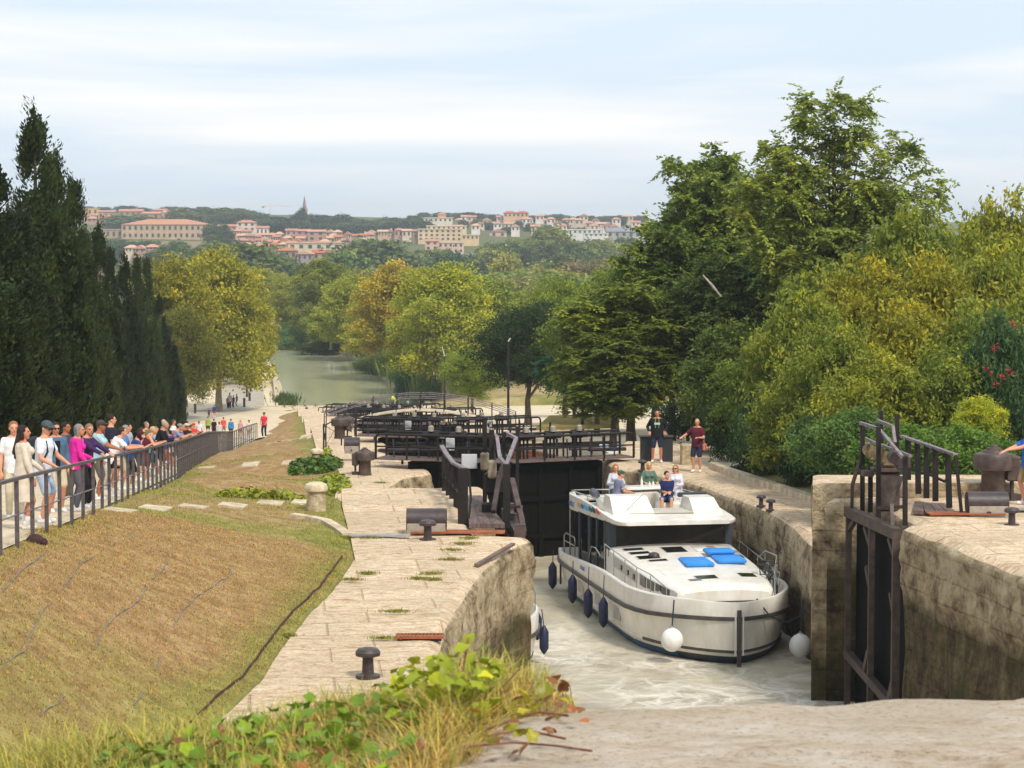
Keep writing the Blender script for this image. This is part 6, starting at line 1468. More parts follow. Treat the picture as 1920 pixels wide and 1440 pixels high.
# ---- left plane trees
p = W(385, 462, 224); zt_ = ZL(224)
tree('plane', (W(422, 772, 221).x - .6, 221, ZL(221)), p.z - zt_, 11.6, '9c9a30', 'big yellow green plane tree left of the canal with its trunk by the road', group=None, rz=.4, name='plane_tree')
tree('plane2', (W(318, 772, 205).x, 205, ZL(205)), W(0, 480, 205).z - ZL(205), 9.5, '8c8a2a', 'yellow green plane tree between the cypresses and the big plane tree', name='plane_tree')
tree('plane', (W(452, 700, 262).x, 262, CZ - 17.8), W(0, 545, 262).z - CZ + 17.8, 8.2, 'a09a22', 'bright yellow plane tree at the right of the left clump by the canal', name='plane_tree', rz=2)
tree('broad', (W(345, 700, 186).x, 186, ZL(186)), W(0, 575, 186).z - ZL(186), 6.5, '6a6c2a', 'low olive tree filling the foot of the last cypresses', name='plane_tree')
# ---- right bank of the canal
right = [(835, 488, 238, 12.5, '8a8f2c', 'plane', 'large olive green plane tree behind the black gates'), (745, 490, 278, 11.5, '96882e', 'plane2', 'orange tinged plane tree over the canal bend'), (800, 545, 255, 9, '8d8f2b', 'plane2', 'leafy plane tree low in front of the orange one'),
         (655, 512, 320, 10, '868c30', 'plane', 'green plane tree left of the orange one by the canal'), (605, 484, 350, 11, '6b7430', 'plane2', 'darker tall plane tree on the canal bend'), (555, 515, 385, 12, '818432', 'plane', 'plane tree above the far end of the water'),
         (500, 505, 420, 13, '888a30', 'plane2', 'yellowish plane tree beyond the canal bend'), (450, 498, 440, 12, '83852f', 'plane', 'plane tree peeping out behind the left yellow plane tree'), (700, 560, 300, 9, '8b8a2c', 'plane', 'lower plane tree under the orange crown'),
         (905, 520, 250, 12, '6f7a2c', 'plane2', 'olive tree behind the round dark tree'), (985, 545, 262, 13, '6d762b', 'plane', 'pale olive tree above the round dark tree'), (620, 570, 335, 8, '7f8530', 'plane2', 'small plane tree with visible trunk on the canal bend')]
GAIN = 1.4
for (px, py, d, wd, c, key, lb) in right:
    p = W(px, py, d); z0 = CZ - 17.4; tree(key, (p.x, d, z0), p.z - z0, wd, c, lb, name='plane_tree')
GAIN = 1.1
for (px, py, d, wd, c, lb) in ((548, 606, 352, 6.5, '6f8a56', 'bluish green willow shrub at the canal bend'), (765, 662, 262, 4.4, '5f7f52', 'blue green shrub leaning over the water'), (775, 690, 252, 4.2, '3c5534', 'dark shrub over the water left of the lamp post'), (805, 722, 240, 4.2, '5f7a48', 'pale green shrub nearest the last gate on the right bank'), (600, 640, 338, 7, '5c6d3a', 'low green bank scrub in front of the far planes'), (700, 665, 292, 5, '66763c', 'reeds of the right canal bank below the planes'), (528, 748, 236, 1.6, '4a5c30', 'small weeds growing from the left canal wall')):
    p = W(px, py, d); z0 = CZ - 18.2; tree('bush', (p.x, d, z0), max(1.2, p.z - z0), wd, c, lb, 'shrub', name='shrub')
# reed belt on the right bank
def belt(name, label, pts, n, hgt, colr, wv=.05):
    P_ = np.array([tuple(p) for p in pts]); seg = rng.integers(0, len(P_) - 1, n); u = rng.random(n)[:, None]; B_ = P_[seg] * (1 - u) + P_[seg + 1] * u; B_[:, :2] += rng.normal(size=(n, 2)) * .7
    A = unit(rng.normal(size=(n, 3)) * .22 + np.array([0, 0, 1])); L_ = hgt * (.5 + rng.random(n)); C = B_ + A * L_[:, None] * .5; Bq = unit(np.cross(A, rand_dirs(n))) * wv
    me = leaf_mesh(name, C, A * L_[:, None] * .5, Bq, .45 + .18 * rng.normal(size=n)); o = bpy.data.objects.new(name, me); col.objects.link(o); o.color = (*lin(colr), 1); tag(o, label, 'reeds', kind='stuff'); return o
belt('reeds', 'reeds fringing the right bank of the canal', [(XRB(d) + .7, d, CZ - 18.1) for d in frange(240, 400, 8)], 9000, 2.2, '6c7c3e', .12)
belt('reeds', 'weeds on the left canal wall', [(XLB(d) + .1, d, CZ - 18.2) for d in frange(230, 245, 3)], 500, .9, '4f6032', .06)

# ---- middle and right trees
def at_px(key, px, ptop, d, wd, c, lb, cat='tree', name='tree', z0=None, rz=None, group=None):
    p = W(px, ptop, d); z0 = ZR(d) + .1 if z0 is None else z0; return tree(key, (p.x, d, z0), p.z - z0, wd, c, lb, cat, group, name=name, rz=rz)
at_px('round', 990, 566, 150, 7.6, '2b3d1a', 'round dark green tree with a dense crown in the middle distance', rz=1)
spray_proto('pinelike', [(0, 0, 5.6, 1.5, 1.5, .6), (.6, 0, 4.6, 2, 2, .5), (-.6, .3, 3.7, 2.2, 2.2, .5), (.3, -.3, 2.8, 2.2, 2.2, .5)], (0, 0, 0), (0, 0, 5.5), .12, 150, 14, .2, .8, nl=25)
at_px('pinelike', 1076, 604, 132, 4.4, '3c6440', 'blue green layered tree between the dark round tree and the right trees')
GAIN = 1.35
at_px('broad', 885, 655, 190, 5.4, '74822c', 'small yellow green tree in front of the round dark tree')
at_px('ailanthus', 1185, 515, 97, 6.6, '6c782c', 'green tree with a yellowish skirt above the second gate', rz=2.2)
at_px('ailanthus', 1150, 610, 95, 5.0, '66702a', 'light yellow green lower boughs above the gate railing', rz=.7)
at_px('broad', 1155, 500, 128, 7.5, '586828', 'tall green tree behind the yellow skirted one')
at_px('broad', 1120, 560, 118, 6, '5a6a2a', 'green tree filling the gap behind the yellow skirted boughs', rz=5)
at_px('ailanthus', 1230, 470, 125, 7.5, '5c6c2a', 'green tree mass behind the left flank of the grove', rz=1.2)
at_px('ailanthus', 1360, 470, 96, 5.5, '5a682e', 'lower dark tree under the tall airy one', rz=4)
at_px('ailanthus', 1480, 430, 96, 6, '5a7430', 'dull green tree right under the airy crown', rz=5)
at_px('broad', 1060, 520, 175, 8, '66762c', 'green tree crown behind the round dark tree', rz=4)
at_px('ailanthus', 1325, 262, 104, 7.4, '6c7a34', 'tall dark green tree with drooping leaf fans at the left of the right hand grove', rz=.5)
at_px('ailanthus', 1420, 300, 112, 7.6, '5a6a2e', 'dark green tree behind the tall airy one', rz=3)
at_px('ailanthus', 1262, 400, 100, 5.4, '5c6c2c', 'darker tree forming the left flank of the grove', rz=2)
spray_proto('locust', [(0, 0, 12.2, 1.6, 1.6, 1.0), (1.4, 0, 11.0, 1.9, 1.8, .9), (-1.6, .4, 10.6, 1.8, 1.8, .9), (2.6, -.4, 9.6, 1.9, 1.9, 1.0), (-2.6, 0, 9.2, 1.7, 1.8, .9), (.2, .5, 9.4, 2.4, 2.2, 1.2), (1.8, .5, 8.0, 2.4, 2.2, 1.1), (-1.4, -.4, 7.6, 2.4, 2.2, 1.1), (3.4, 0, 8.2, 1.4, 1.4, .8), (0, 0, 6.0, 2.6, 2.4, 1.2), (.5, 0, 4.2, 2.6, 2.2, 1.2)], (0, 0, 0), (.2, 0, 11.5), .24, 430, 12, .24, .95, shell=.25, nl=70)
at_px('locust', 1560, 168, 93, 9.2, '7c8638', 'tallest airy tree with feathery olive foliage and a see-through top', rz=.2)
yl = [(1500, 545, 76, 3.8, '7a842e', 'yellow green small tree in front of the airy one'), (1620, 480, 80, 4.6, '8f8c2a', 'broad yellow green tree behind the open right gate'), (1720, 385, 84, 4.8, '74802e', 'golden green tree top right of the airy tree'), (1800, 420, 88, 5.2, '80882e', 'yellow green tree second from the right edge'),
      (1890, 360, 92, 5.4, '858a2c', 'yellow green tree cut by the right edge'), (1570, 600, 70, 3.4, '7a842e', 'bright green low tree beside the right pier'), (1700, 560, 72, 4.0, '8f8c2a', 'bright green tree behind the gate gear'), (1840, 560, 70, 4.2, '74802e', 'green tree behind the large capstan'), (1960, 520, 74, 4.0, '80882e', 'green tree outside the right edge, only its leaves show'), (1450, 640, 80, 4.2, '66782a', 'dull green small tree above the shrubs of the right quay'),
      (1660, 430, 88, 5.6, '7a842e', 'golden leaved tree between the airy one and the golden top'), (1760, 470, 78, 5.0, '8f8c2a', 'yellow green tree above the capstan'), (1540, 500, 84, 4.6, '74802e', 'olive tree at the foot of the airy one'), (1860, 450, 80, 5.0, '80882e', 'olive golden tree above the red flowers'), (1640, 660, 66, 3.8, '858a2c', 'light green bushy tree behind the gear of the open right gate'), (1500, 680, 72, 3.6, '7a842e', 'leafy green tree above the oleanders'), (1380, 600, 86, 4.4, '56662a', 'olive tree behind the oleanders'), (1780, 660, 66, 3.6, '74802e', 'green bushy tree directly behind the capstan')]
GAIN = 1.08
for (px, py, d, wd, c, lb) in yl: at_px('loose', px, py, d, wd, c, lb)
for (px, py, d, wd, c, lb) in ((1365, 742, 81, 2.4, '3f5530', 'dark oleander bush behind the maroon shirted man'), (1435, 740, 76, 2.5, '465f36', 'oleander bush along the curved kerb, second from the left'), (1505, 748, 72, 2.5, '4a6438', 'oleander bush along the curved kerb, third from the left'), (1572, 760, 67.5, 2.6, '4d683a', 'oleander bush nearest the right pier'), (1290, 745, 88, 3.0, '37492a', 'dark bush between the two men on the quay'), (1600, 770, 62, 3.2, '557036', 'bush directly behind the right pier'),
                               (1700, 800, 61, 3.6, '5b7a30', 'bush behind the plank walkway railing'), (1800, 800, 60, 3.4, '5f7d32', 'bush behind the large capstan'), (1880, 600, 66, 3.0, '3f5a34', 'tall oleander with red flowers at the right edge'), (1838, 742, 62, 1.5, 'a8ae34', 'sprig of bright lime yellow leaves above the capstan')):
    z0 = CZ - 7.9 if px < 1560 else CZ - 6.6
    if px == 1838: at_px('loose', px, py, d, wd, c, lb, 'shrub', 'shrub', z0=W(px, 838, d).z); continue
    at_px('bush', px, py, d, wd, c, lb, 'shrub', 'shrub', z0=z0)
GAIN = 1.0
# red flowers
t = thing('oleander_flowers', 'red oleander blossoms among the leaves at the right edge', 'flowers', tuple(W(1880, 690, 64.2)), 0)
fl = [(1898, 606), (1905, 612), (1870, 648), (1862, 655), (1850, 692), (1858, 700), (1875, 705), (1890, 694), (1897, 700), (1882, 708), (1866, 720)]
C = []
for (px, py) in fl:
    c = np.array(W(px, py, 64.0 + random.uniform(-.2, .2))); C.append(c + rng.normal(size=(14, 3)) * .035)
C = np.concatenate(C) - np.array(t.location); n = len(C); A = rand_dirs(n); me = leaf_mesh('blossoms', C, A * .026, unit(np.cross(A, rand_dirs(n))) * .022, .5 + .1 * rng.normal(size=n), mat('oleander red', 'c4273a', '9a1c2e', 9, .6)); o = bpy.data.objects.new('blossoms', me); col.objects.link(o); o.parent = t
# pale slanted bar for the top of a lamp post, lamp heads
t = thing('slanted_lamp_top', 'pale slanted lamp top poking out of the grove', 'lamp_top', tuple(W(1335, 540, 92)), 0); mb = MB(); mb.tube([W(1318, 516, 92) - t.location, W(1335, 535, 92) - t.location, W(1352, 556, 92) - t.location], [.03, .055, .035], 8); mb.build('lamp_top', mat('weathered lamp metal', 'b9b2a2', '8f887a', 9, .8), t)
def lamp(label, px, ptop, pbase, d, head):
    p = W(px, pbase, d); top = W(px, ptop, d); t = thing('street_lamp', label, 'street lamp', tuple(p), 0); hgt = top.z - p.z
    mb = MB(); mb.tube([(0, 0, -.3), (0, 0, hgt)], [.09, .05], 8); mb.build('pole', M_steel, t)
    mb = MB(); a = Vector((0, 0, hgt)); b = W(px + head[0], ptop + head[1], d) - p; mb.bar(a, b, .16, .07); mb.build('lamp_head', mat('pale lamp metal', 'c9c8c2', 'b0afa9', 3, .4), t)
lamp('slim dark lamp post with slanted white head by the canal bank', 834, 668, 772, 205, (-5, -18)); lamp('thin dark lamp post standing before the round dark tree', 953, 640, 790, 140, (4, -6)); lamp('lamp post with a long slanted white head above the green trees', 1092, 625, 800, 118, (-22, -22))
GAIN = 1.3
# ---------------------------------------------------------------- far woods: every tree its own copy
random.seed(5)
def far_ground(x, d): return (CZ - HF_(x, d)) if d > 520 else CZ - 17.5
def ftree(px, py, d, wd, c, label, group, key=None, name='tree'):
    p = W(px, py, d); z0 = far_ground(p.x, d) - .3; h = max(5.0, p.z - z0)
    return tree(key or random.choice(['far', 'far2']), (p.x, d, z0), h, wd, c, label, 'tree', group, name=name)
rows = [  # px0, px1, top0, top1, depth0, depth1, count, width, colours, label, group
    (640, 1260, 500, 520, 440, 560, 26, 13, ('6f7a34', '7d8038', '5f6c30', '86803a'), 'rounded trees of the wood behind the canal planes', 'trees of the near wood'),
    (1000, 1300, 476, 505, 560, 700, 20, 13, ('6c6b40', '5f6a3a', '77693f', '566436'), 'brownish green trees on the slope right of the canal', 'trees of the brownish slope'),
    (900, 1250, 446, 470, 780, 900, 28, 12, ('5f6c34', '6b7638', '4f6030', '73793a'), 'green trees in the belt below the right hand houses', 'trees of the belt below the houses'),
    (1180, 1330, 455, 470, 780, 900, 10, 12, ('36472c', '3f5030'), 'dark trees at the right end of the belt below the houses', 'dark trees of the right belt'),
    (640, 900, 458, 492, 680, 820, 15, 12, ('5f6d3c', '6c7840', '556438'), 'trees of the middle belt below the cream flats', 'trees of the middle belt'),
    (330, 530, 455, 485, 640, 800, 20, 14, ('4f5f30', '5b6a34', '485a2e'), 'dark green trees below the long convent', 'trees below the convent'),
    (200, 340, 450, 470, 860, 940, 9, 12, ('3f5230', '4a5c34'), 'small dark trees under the convent terrace', 'trees under the terrace'),
    (340, 480, 390, 402, 1240, 1320, 11, 18, ('47582f', '526234', '3f5030'), 'trees of the park right of the convent roof', 'trees of the upper park'),
    (480, 640, 400, 420, 1180, 1290, 17, 15, ('3a4c34', '46583a', '334530'), 'dark trees round the steeple', 'dark park trees round the steeple'),
    (615, 790, 402, 424, 1170, 1290, 22, 15, ('45583a', '506340', '3c4f36', '5a6c44'), 'trees of the hilltop park left of the cream flats', 'trees of the hilltop park'),
    (790, 1220, 404, 413, 1500, 1640, 26, 13, ('46563c', '51603f', '3b4c38'), 'small trees along the skyline among the villas', 'skyline trees'),
    (150, 470, 388, 398, 1450, 1600, 9, 15, ('4a5a3c', '42533a'), 'small trees on the left skyline', 'left skyline trees'),
    (860, 1100, 427, 440, 1240, 1360, 9, 8, ('4c5d3a', '566840', '3d4f34'), 'trees between the villas on the right hill', 'trees between the villas'),
    (388, 425, 420, 445, 1010, 1060, 4, 9, ('4b5c34', '42532f'), 'trees just right of the convent end wall', 'trees by the convent end wall'),
]
for (x0, x1, t0, t1, d0, d1, n, wd, cs, lb, gp) in rows:
    for i in range(n):
        u = random.random(); px = x0 + (x1 - x0) * ((i + .5) / n) + random.uniform(-12, 12); ptop = t0 + (t1 - t0) * u + random.uniform(-4, 4); d = d1 + (d0 - d1) * u
        ftree(px, ptop, d, wd * random.uniform(.8, 1.25), random.choice(cs), lb, gp)
for (px, py, d, wd, c, lb) in ((700, 446, 700, 24, '5d6d3c', 'large round willowy tree left of the cream flats'), (655, 470, 560, 13, '667a48', 'pale green weeping tree among the darker ones'), (828, 475, 610, 7, '4a6048', 'dark conifer in front of the white low building'), (850, 470, 640, 7, '3f5640', 'second dark conifer by the white low building'), (952, 470, 560, 8, '8a8a48', 'slim pale yellow poplar in the belt'), (1030, 424, 880, 17, '6c7434', 'large rounded tree rising above the belt'), (440, 452, 640, 26, '59682f', 'broad dome shaped tree below the convent'), (570, 497, 480, 10, '3e5034', 'dark small tree before the stone house'),
                               (566, 390, 1230, 7, '3f5238', 'tree standing up beside the steeple'), (882, 398, 1480, 22, '3d4f38', 'dark umbrella pine crown on the skyline'), (250, 402, 1240, 34, '5c7238', 'wide bright green flat tree above the convent roof'), (1162, 404, 1400, 11, '33452f', 'dark pointed skyline tree at right'), (980, 515, 430, 9, '7a7c4a', 'pale feathery tree in the near wood')):
    ftree(px, py, d, wd, c, lb, None)
# ---------------------------------------------------------------- houses
M_win = mat('far window', '4a4c50', '3a3c40', 3, .3)
def face_d(px, py, guess=(540, 1900)):
    for i in range(700):
        d = guess[0] + (guess[1] - guess[0]) * i / 700; p = W(px, py, d)
        if p.z <= far_ground(p.x, d): return d
    return guess[1]
def house(x0, x1, ytop, ybase, wall, roof, label, d=None, group=None, kind='gable', win=(0, 0), depth=None, name='house', cat='house', chimney=False, rz=0.0, shutters=False):
    """front face between photo columns x0-x1, eaves at ytop, base at ybase"""
    px = (x0 + x1) / 2; d = d or face_d(px, ybase); a = W(x0, ybase, d); b = W(x1, ybase, d); wd = b.x - a.x; h = W(px, ytop, d).z - a.z; dp = depth or max(7, min(14, wd * .7))
    g = far_ground((a.x + b.x) / 2, d); t = thing(name, label, cat, ((a.x + b.x) / 2, d, a.z), rz, group); low = min(-1.0, g - a.z - 4)
    mb = MB(); mb.box((0, dp / 2, (h + low) / 2), (wd, dp, h - low)); wl = mb.build('wall', mat('render ' + wall, wall, None, .35, .9, detail=4), t, smooth=False)
    Mr = mat('tiles ' + roof, roof, None, .8, .9, stretch=(1, 4, 1)); rh = max(.9, wd * .1 if wd < 16 else 2.0)
    mb = MB(); e = .5; hw = wd / 2 + e
    if kind == 'gable': # ridge along x
        mb.add([(-hw, -e, h - .1), (hw, -e, h - .1), (hw, dp / 2, h + rh), (-hw, dp / 2, h + rh), (-hw, dp + e, h - .1), (hw, dp + e, h - .1)], [(0, 1, 2, 3), (3, 2, 5, 4), (0, 3, 4), (1, 5, 2), (0, 4, 5, 1)])
    elif kind == 'hip':
        r_ = min(wd * .3, dp * .5); mb.add([(-hw, -e, h), (hw, -e, h), (hw, dp + e, h), (-hw, dp + e, h), (-hw + r_ + e, dp / 2, h + rh * 1.3), (hw - r_ - e, dp / 2, h + rh * 1.3)], [(0, 1, 5, 4), (2, 3, 4, 5), (1, 2, 5), (3, 0, 4), (0, 3, 2, 1)])
    elif kind == 'front':
        mb.add([(-hw, -e, h - .1), (hw, -e, h - .1), (0, -e, h + rh * 1.5), (-hw, dp + e, h - .1), (hw, dp + e, h - .1), (0, dp + e, h + rh * 1.5)], [(0, 1, 2), (4, 3, 5), (0, 2, 5, 3), (1, 4, 5, 2), (0, 3, 4, 1)])
    else:
        mb.box((0, dp / 2, h + .15), (wd + .6, dp + .6, .45))
    rf = mb.build('roof', Mr, t, smooth=False)
    if chimney: mb = MB(); mb.box((wd * .22, dp * .5, h + rh * .8), (.9, .9, 2.0)); mb.build('chimney', mat('render ' + wall, wall), rf, smooth=False)
    nx, nz = win
    for i in range(nx):
        for j in range(nz):
            x = -wd / 2 + wd * (i + .5) / nx; z = h * (j + .55) / nz if nz > 1 else h * .55
            mb = MB(); ww = min(1.5, wd / nx * .42); wh = min(2.0, h / nz * .48); mb.box((x, -.03, z), (ww, .12, wh)); mb.build('window', M_win, t, smooth=False)
    return t
T1, T2, T3, T4 = 'cc9478', 'c08570', 'd0a78a', 'b68070'
house(228, 388, 421, 449, 'bfa487', 'c4886a', 'long sand coloured convent with a tiled roof and rows of windows', kind='hip', win=(15, 2), depth=22, name='convent', cat='convent')
mb = None
t = thing('retaining_wall', 'long buff retaining wall under the convent', 'wall', tuple(W(290, 462, 1010))); a, b = W(186, 462, 1015) - t.location, W(392, 462, 1015) - t.location; mb = MB(); mb.bar(a + Vector((0, 0, -2)), b + Vector((0, 0, -2)), 1.0, 8.5); mb.build('wall', mat('buff masonry', 'a8947c', '958068', .5, .9), t, smooth=False)
house(186, 230, 431, 447, 'b09a80', 'b89a80', 'low buff annex at the left of the convent', kind='flat', win=(4, 1))
house(153, 184, 391, 404, 'd9b27c', 'd0a870', 'yellow flat roofed block at the left end of the skyline', kind='flat', win=(3, 1), d=1420, cat='building', name='building')
house(184, 214, 397, 413, 'b9937e', T2, 'pink rendered house next to the yellow block', win=(3, 1), d=1390)
house(223, 266, 396, 408, 'b98f78', T2, 'wide house with a chimney on the left skyline', win=(4, 1), d=1400, chimney=True)
house(268, 300, 400, 413, 'b7836c', T1, 'house with a broad orange roof above the convent', win=(2, 1), d=1330)
house(288, 312, 394, 412, 'b29480', T2, 'tall narrow house above the convent roof', win=(2, 2), d=1380)
house(306, 338, 398, 412, 'b89a84', T3, 'buff house at the right of the left skyline group', win=(3, 1), d=1360)
house(328, 350, 395, 402, 'c09a84', T2, 'low tiled house by the park trees', d=1450)
house(444, 479, 417, 434, 'd8c8b8', T2, 'tall pale house with three windows and a tiled roof', win=(3, 2), kind='hip', d=1130)
house(480, 502, 427, 442, 'e2d9cf', T2, 'white house stepping down from the tall pale one', win=(3, 1), kind='gable', d=1110)
house(409, 444, 424, 436, 'd5bfb0', T2, 'low house left of the tall pale one', win=(3, 1), d=1140)
house(536, 556, 432, 446, 'c6a595', T4, 'small house with a red gabled roof in the town centre', win=(2, 1), d=1080); house(556, 580, 433, 450, 'b98d7c', T2, 'pinkish house in the town centre', win=(2, 2), d=1070); house(577, 609, 434, 452, 'b4917e', T1, 'brownish house at the right of the town centre', win=(2, 2), d=1060)
house(522, 556, 470, 500, 'a08a78', 'b8774c', 'stone house with an orange hipped roof near the canal planes', kind='hip', win=(3, 2), d=880, chimney=True)
house(557, 586, 476, 502, 'a3909a', T3, 'grey stone gabled house beside the orange roofed one', kind='front', win=(3, 2), d=878)
house(586, 640, 474, 488, 'b89a84', 'b85f3c', 'long low house with a rusty red roof', win=(4, 1), d=905)
house(501, 540, 508, 520, 'cfb9a2', 'b58466', 'low pale house half hidden by the plane trees', win=(3, 1), d=760)
house(540, 640, 456, 470, 'd2bfa6', 'c9b296', 'wide cream warehouse in the middle of the town', kind='flat', win=(6, 1), d=930, name='warehouse', cat='building')
house(784, 866, 430, 452, 'd6bd9a', 'dcc8a8', 'large stepped cream apartment block', kind='flat', win=(8, 3), d=1110, name='apartment_block', cat='building')
house(800, 874, 424, 432, 'e0cba8', 'e2d2b4', 'upper set back storeys of the cream apartments', kind='flat', win=(8, 1), d=1135, name='apartment_block', cat='building')
house(866, 898, 441, 450, 'd8bb92', 'dcc7a4', 'low cream wing at the right of the apartments', kind='flat', win=(4, 1), d=1100, name='apartment_block', cat='building')
house(812, 869, 455, 476, 'd8b9a8', 'd9c6b8', 'pinkish plain block below the cream apartments', kind='flat', win=(6, 2), d=1000, name='apartment_block', cat='building')
house(797, 822, 452, 470, 'd3b2a2', T2, 'small pink house with a red roof beside the pinkish block', win=(2, 2), d=990)
house(824, 892, 478, 488, 'c8c6c2', 'a8acb0', 'long white low building with a grey roof', kind='flat', win=(8, 1), d=930, name='warehouse', cat='building')
house(830, 866, 490, 500, 'cfccc8', 'bdbab6', 'small white shed below the long low building', kind='flat', win=(3, 1), d=860, name='warehouse', cat='building')
house(778, 848, 409, 417, 'ddd0bb', 'd8cab4', 'long cream building on the hill left of the villas', kind='flat', win=(8, 1), d=1320, name='apartment_block', cat='building')
house(821, 836, 402, 410, 'c79a84', T2, 'small red roofed tower on the long cream building', kind='hip', d=1330)
house(944, 968, 399, 408, 'd6b08c', 'b8684c', 'left half of the twin roofed villa on the hilltop', kind='hip', win=(3, 1), d=1400, name='villa'); house(968, 991, 399, 408, 'cfa684', 'b8684c', 'right half of the twin roofed villa on the hilltop', kind='hip', win=(3, 1), d=1405, name='villa')
for i, (x0, x1, y0, y1, wc, rc) in enumerate(((853, 872, 412, 424, 'd9c0ac', T1), (872, 893, 418, 430, 'd5bca8', T2), (905, 920, 414, 422, 'd8bfb0', T2), (926, 942, 412, 420, 'd3bba8', T2), (944, 976, 420, 430, 'd9b898', T3), (1010, 1032, 416, 424, 'd8c4b4', T1), (1046, 1068, 418, 428, 'e0d2c8', T2), (1068, 1084, 420, 428, 'dccabe', T3), (1110, 1124, 413, 424, 'd8d0ca', T2), (1127, 1156, 420, 430, 'd9ccc2', T2), (1168, 1184, 412, 424, 'cdb9ac', T2), (918, 950, 434, 446, 'cdb09c', T2), (1186, 1210, 424, 434, 'd2c2b6', T1), (1096, 1112, 424, 434, 'ddd4cc', T1), (886, 902, 430, 440, 'ccb8a8', T2))):
    wh = ['left most', 'second', 'third', 'fourth', 'fifth', 'sixth', 'seventh', 'eighth', 'ninth', 'tenth', 'eleventh', 'twelfth', 'thirteenth', 'fourteenth', 'fifteenth'][i]
    house(x0, x1, y0, y1, wc, rc, 'small tiled villa among trees on the right hand hill', group='tiled villas of the right hand hill', win=(2, 1), d=1180 + (450 - y1) * 11, kind=('hip', 'gable', 'front')[i % 3], name='villa')
house(1056, 1128, 431, 439, 'd6d2cc', 'ded9d2', 'long white row of buildings on the right hill', kind='flat', win=(8, 1), d=1200, name='warehouse', cat='building')
house(1095, 1140, 438, 444, 'd9d6d0', 'd4d0c8', 'lower white sheds on the right hill', kind='flat', win=(5, 1), d=1140, name='warehouse', cat='building')
house(1138, 1215, 434, 446, 'a8a49e', '8a8890', 'long grey roofed hall at the right end of the town', kind='gable', win=(6, 1), d=1160, depth=20, name='warehouse', cat='building')
house(1180, 1215, 446, 454, 'd0ccc6', 'c9c4bc', 'pale block under the grey roofed hall', kind='flat', win=(4, 1), d=1120, name='warehouse', cat='building')
for i in range(34):
    px = 860 + i * 10.3 + random.uniform(-4, 4); d = random.choice((1230, 1290, 1350, 1420)); y0 = {1230: 431, 1290: 425, 1350: 419, 1420: 413}[d] + random.uniform(-1.5, 1.5)
    house(px - 8, px + 8, y0 - 7, y0 + 2, random.choice(('ded2c6', 'd6c2ae', 'e2d8ce', 'cdb8a6')), random.choice((T1, T3, T2)), 'small tiled villa among trees on the right hand hill', group='tiled villas of the right hand hill', win=(2, 1), d=d + random.uniform(-20, 20), kind=random.choice(('hip', 'gable', 'front')), name='villa')
# dense old town: staggered rows of tiled houses
k = 0
for (x0, x1, yb, d, n) in ((418, 530, 452, 1085, 8), (432, 540, 462, 1040, 7), (515, 640, 456, 1060, 9), (520, 660, 466, 1010, 9), (500, 630, 476, 960, 7), (620, 700, 452, 1100, 6), (410, 470, 442, 1120, 4), (440, 520, 470, 960, 5), (640, 700, 462, 1000, 4), (560, 640, 446, 1110, 5), (150, 230, 418, 1280, 5), (236, 330, 475, 900, 5), (690, 790, 444, 1120, 6)):
    for i in range(n):
        w_ = (x1 - x0) / n; xa = x0 + i * w_ + random.uniform(-3, 2); xb = xa + w_ * random.uniform(.85, 1.15); hh = random.uniform(7, 13); dd = d + random.uniform(-18, 18)
        house(xa, xb, yb - hh, yb + random.uniform(-2, 2), random.choice(('b99a86', 'c6a790', 'd0b49c', 'ad8e7c', 'd8c4ae', 'bf9c8c')), random.choice((T1, T2, T3, T4, 'b8704e')), 'tiled house in the crowded old town below the hill', d=dd, group='tiled houses of the old town', kind=random.choice(('gable', 'gable', 'hip', 'front')), win=(random.choice((2, 3)), random.choice((1, 2))), chimney=(k % 4 == 0)); k += 1
# steeple
p = W(571, 404, 1330); t = thing('church', 'slender church steeple on the skyline', 'church', tuple(p)); Ms_ = mat('steeple stone', 'a08a7c', '8c786c', .6, .9); s = 1330 / F
mb = MB(); mb.box((0, 0, 0), (3.2, 3.2, 8)); mb.build('tower', Ms_, t, smooth=False)
mb = MB(); mb.lathe((0, 0, 4), [(1.5, 0), (1.25, .4), (.08, 7.4)], 8); mb.build('spire', mat('spire slate', '8f7a72', '7c6a64', .8, .9), t, smooth=False)
# tower crane
p = W(507, 402, 1330); t = thing('tower_crane', 'pale tower crane with a long jib on the skyline', 'crane', tuple(p)); Mc_ = mat('crane paint', 'd8cfc6', 'c9beb4', 3, .6)
mb = MB(); mb.box((0, 0, 0), (.7, .7, 9)); mb.build('mast', Mc_, t, smooth=False)
mb = MB(); mb.box((3.5, 0, 4.6), (17, .5, .5)); mb.tube([(0, 0, 6.2), (11.5, 0, 4.8)], .08, 5); mb.tube([(0, 0, 6.2), (-4.5, 0, 4.8)], .08, 5); mb.bar((0, 0, 4.4), (0, 0, 6.3), .4); mb.build('jib', Mc_, t, smooth=False)
mb = MB(); mb.box((-4.2, 0, 4.2), (1.4, .8, 1.2)); mb.build('counterweight', M_grey, t, smooth=False)
# bollards round the square
for i, (px, py) in enumerate([(366, 775), (458, 764), (468, 752), (463, 745), (470, 735), (474, 728), (477, 720), (480, 714), (575, 782), (575, 797), (549, 806)]):
    zf = lambda x, d: (ZL(d) if d < 229 else CZ - 17.76) + .05
    p = hit(px, py, zf, 150, 420); t = thing('traffic_bollard', 'small dark bollard edging the square and the road', 'bollard', (p.x, p.y, zf(0, p.y)), 0, 'dark bollards of the square')
    mb = MB(); mb.lathe((0, 0, -.05), [(.12, 0), (.12, .8), (.14, .82), (.14, .9), (.06, .97)], 10); mb.build('post', M_cast, t)

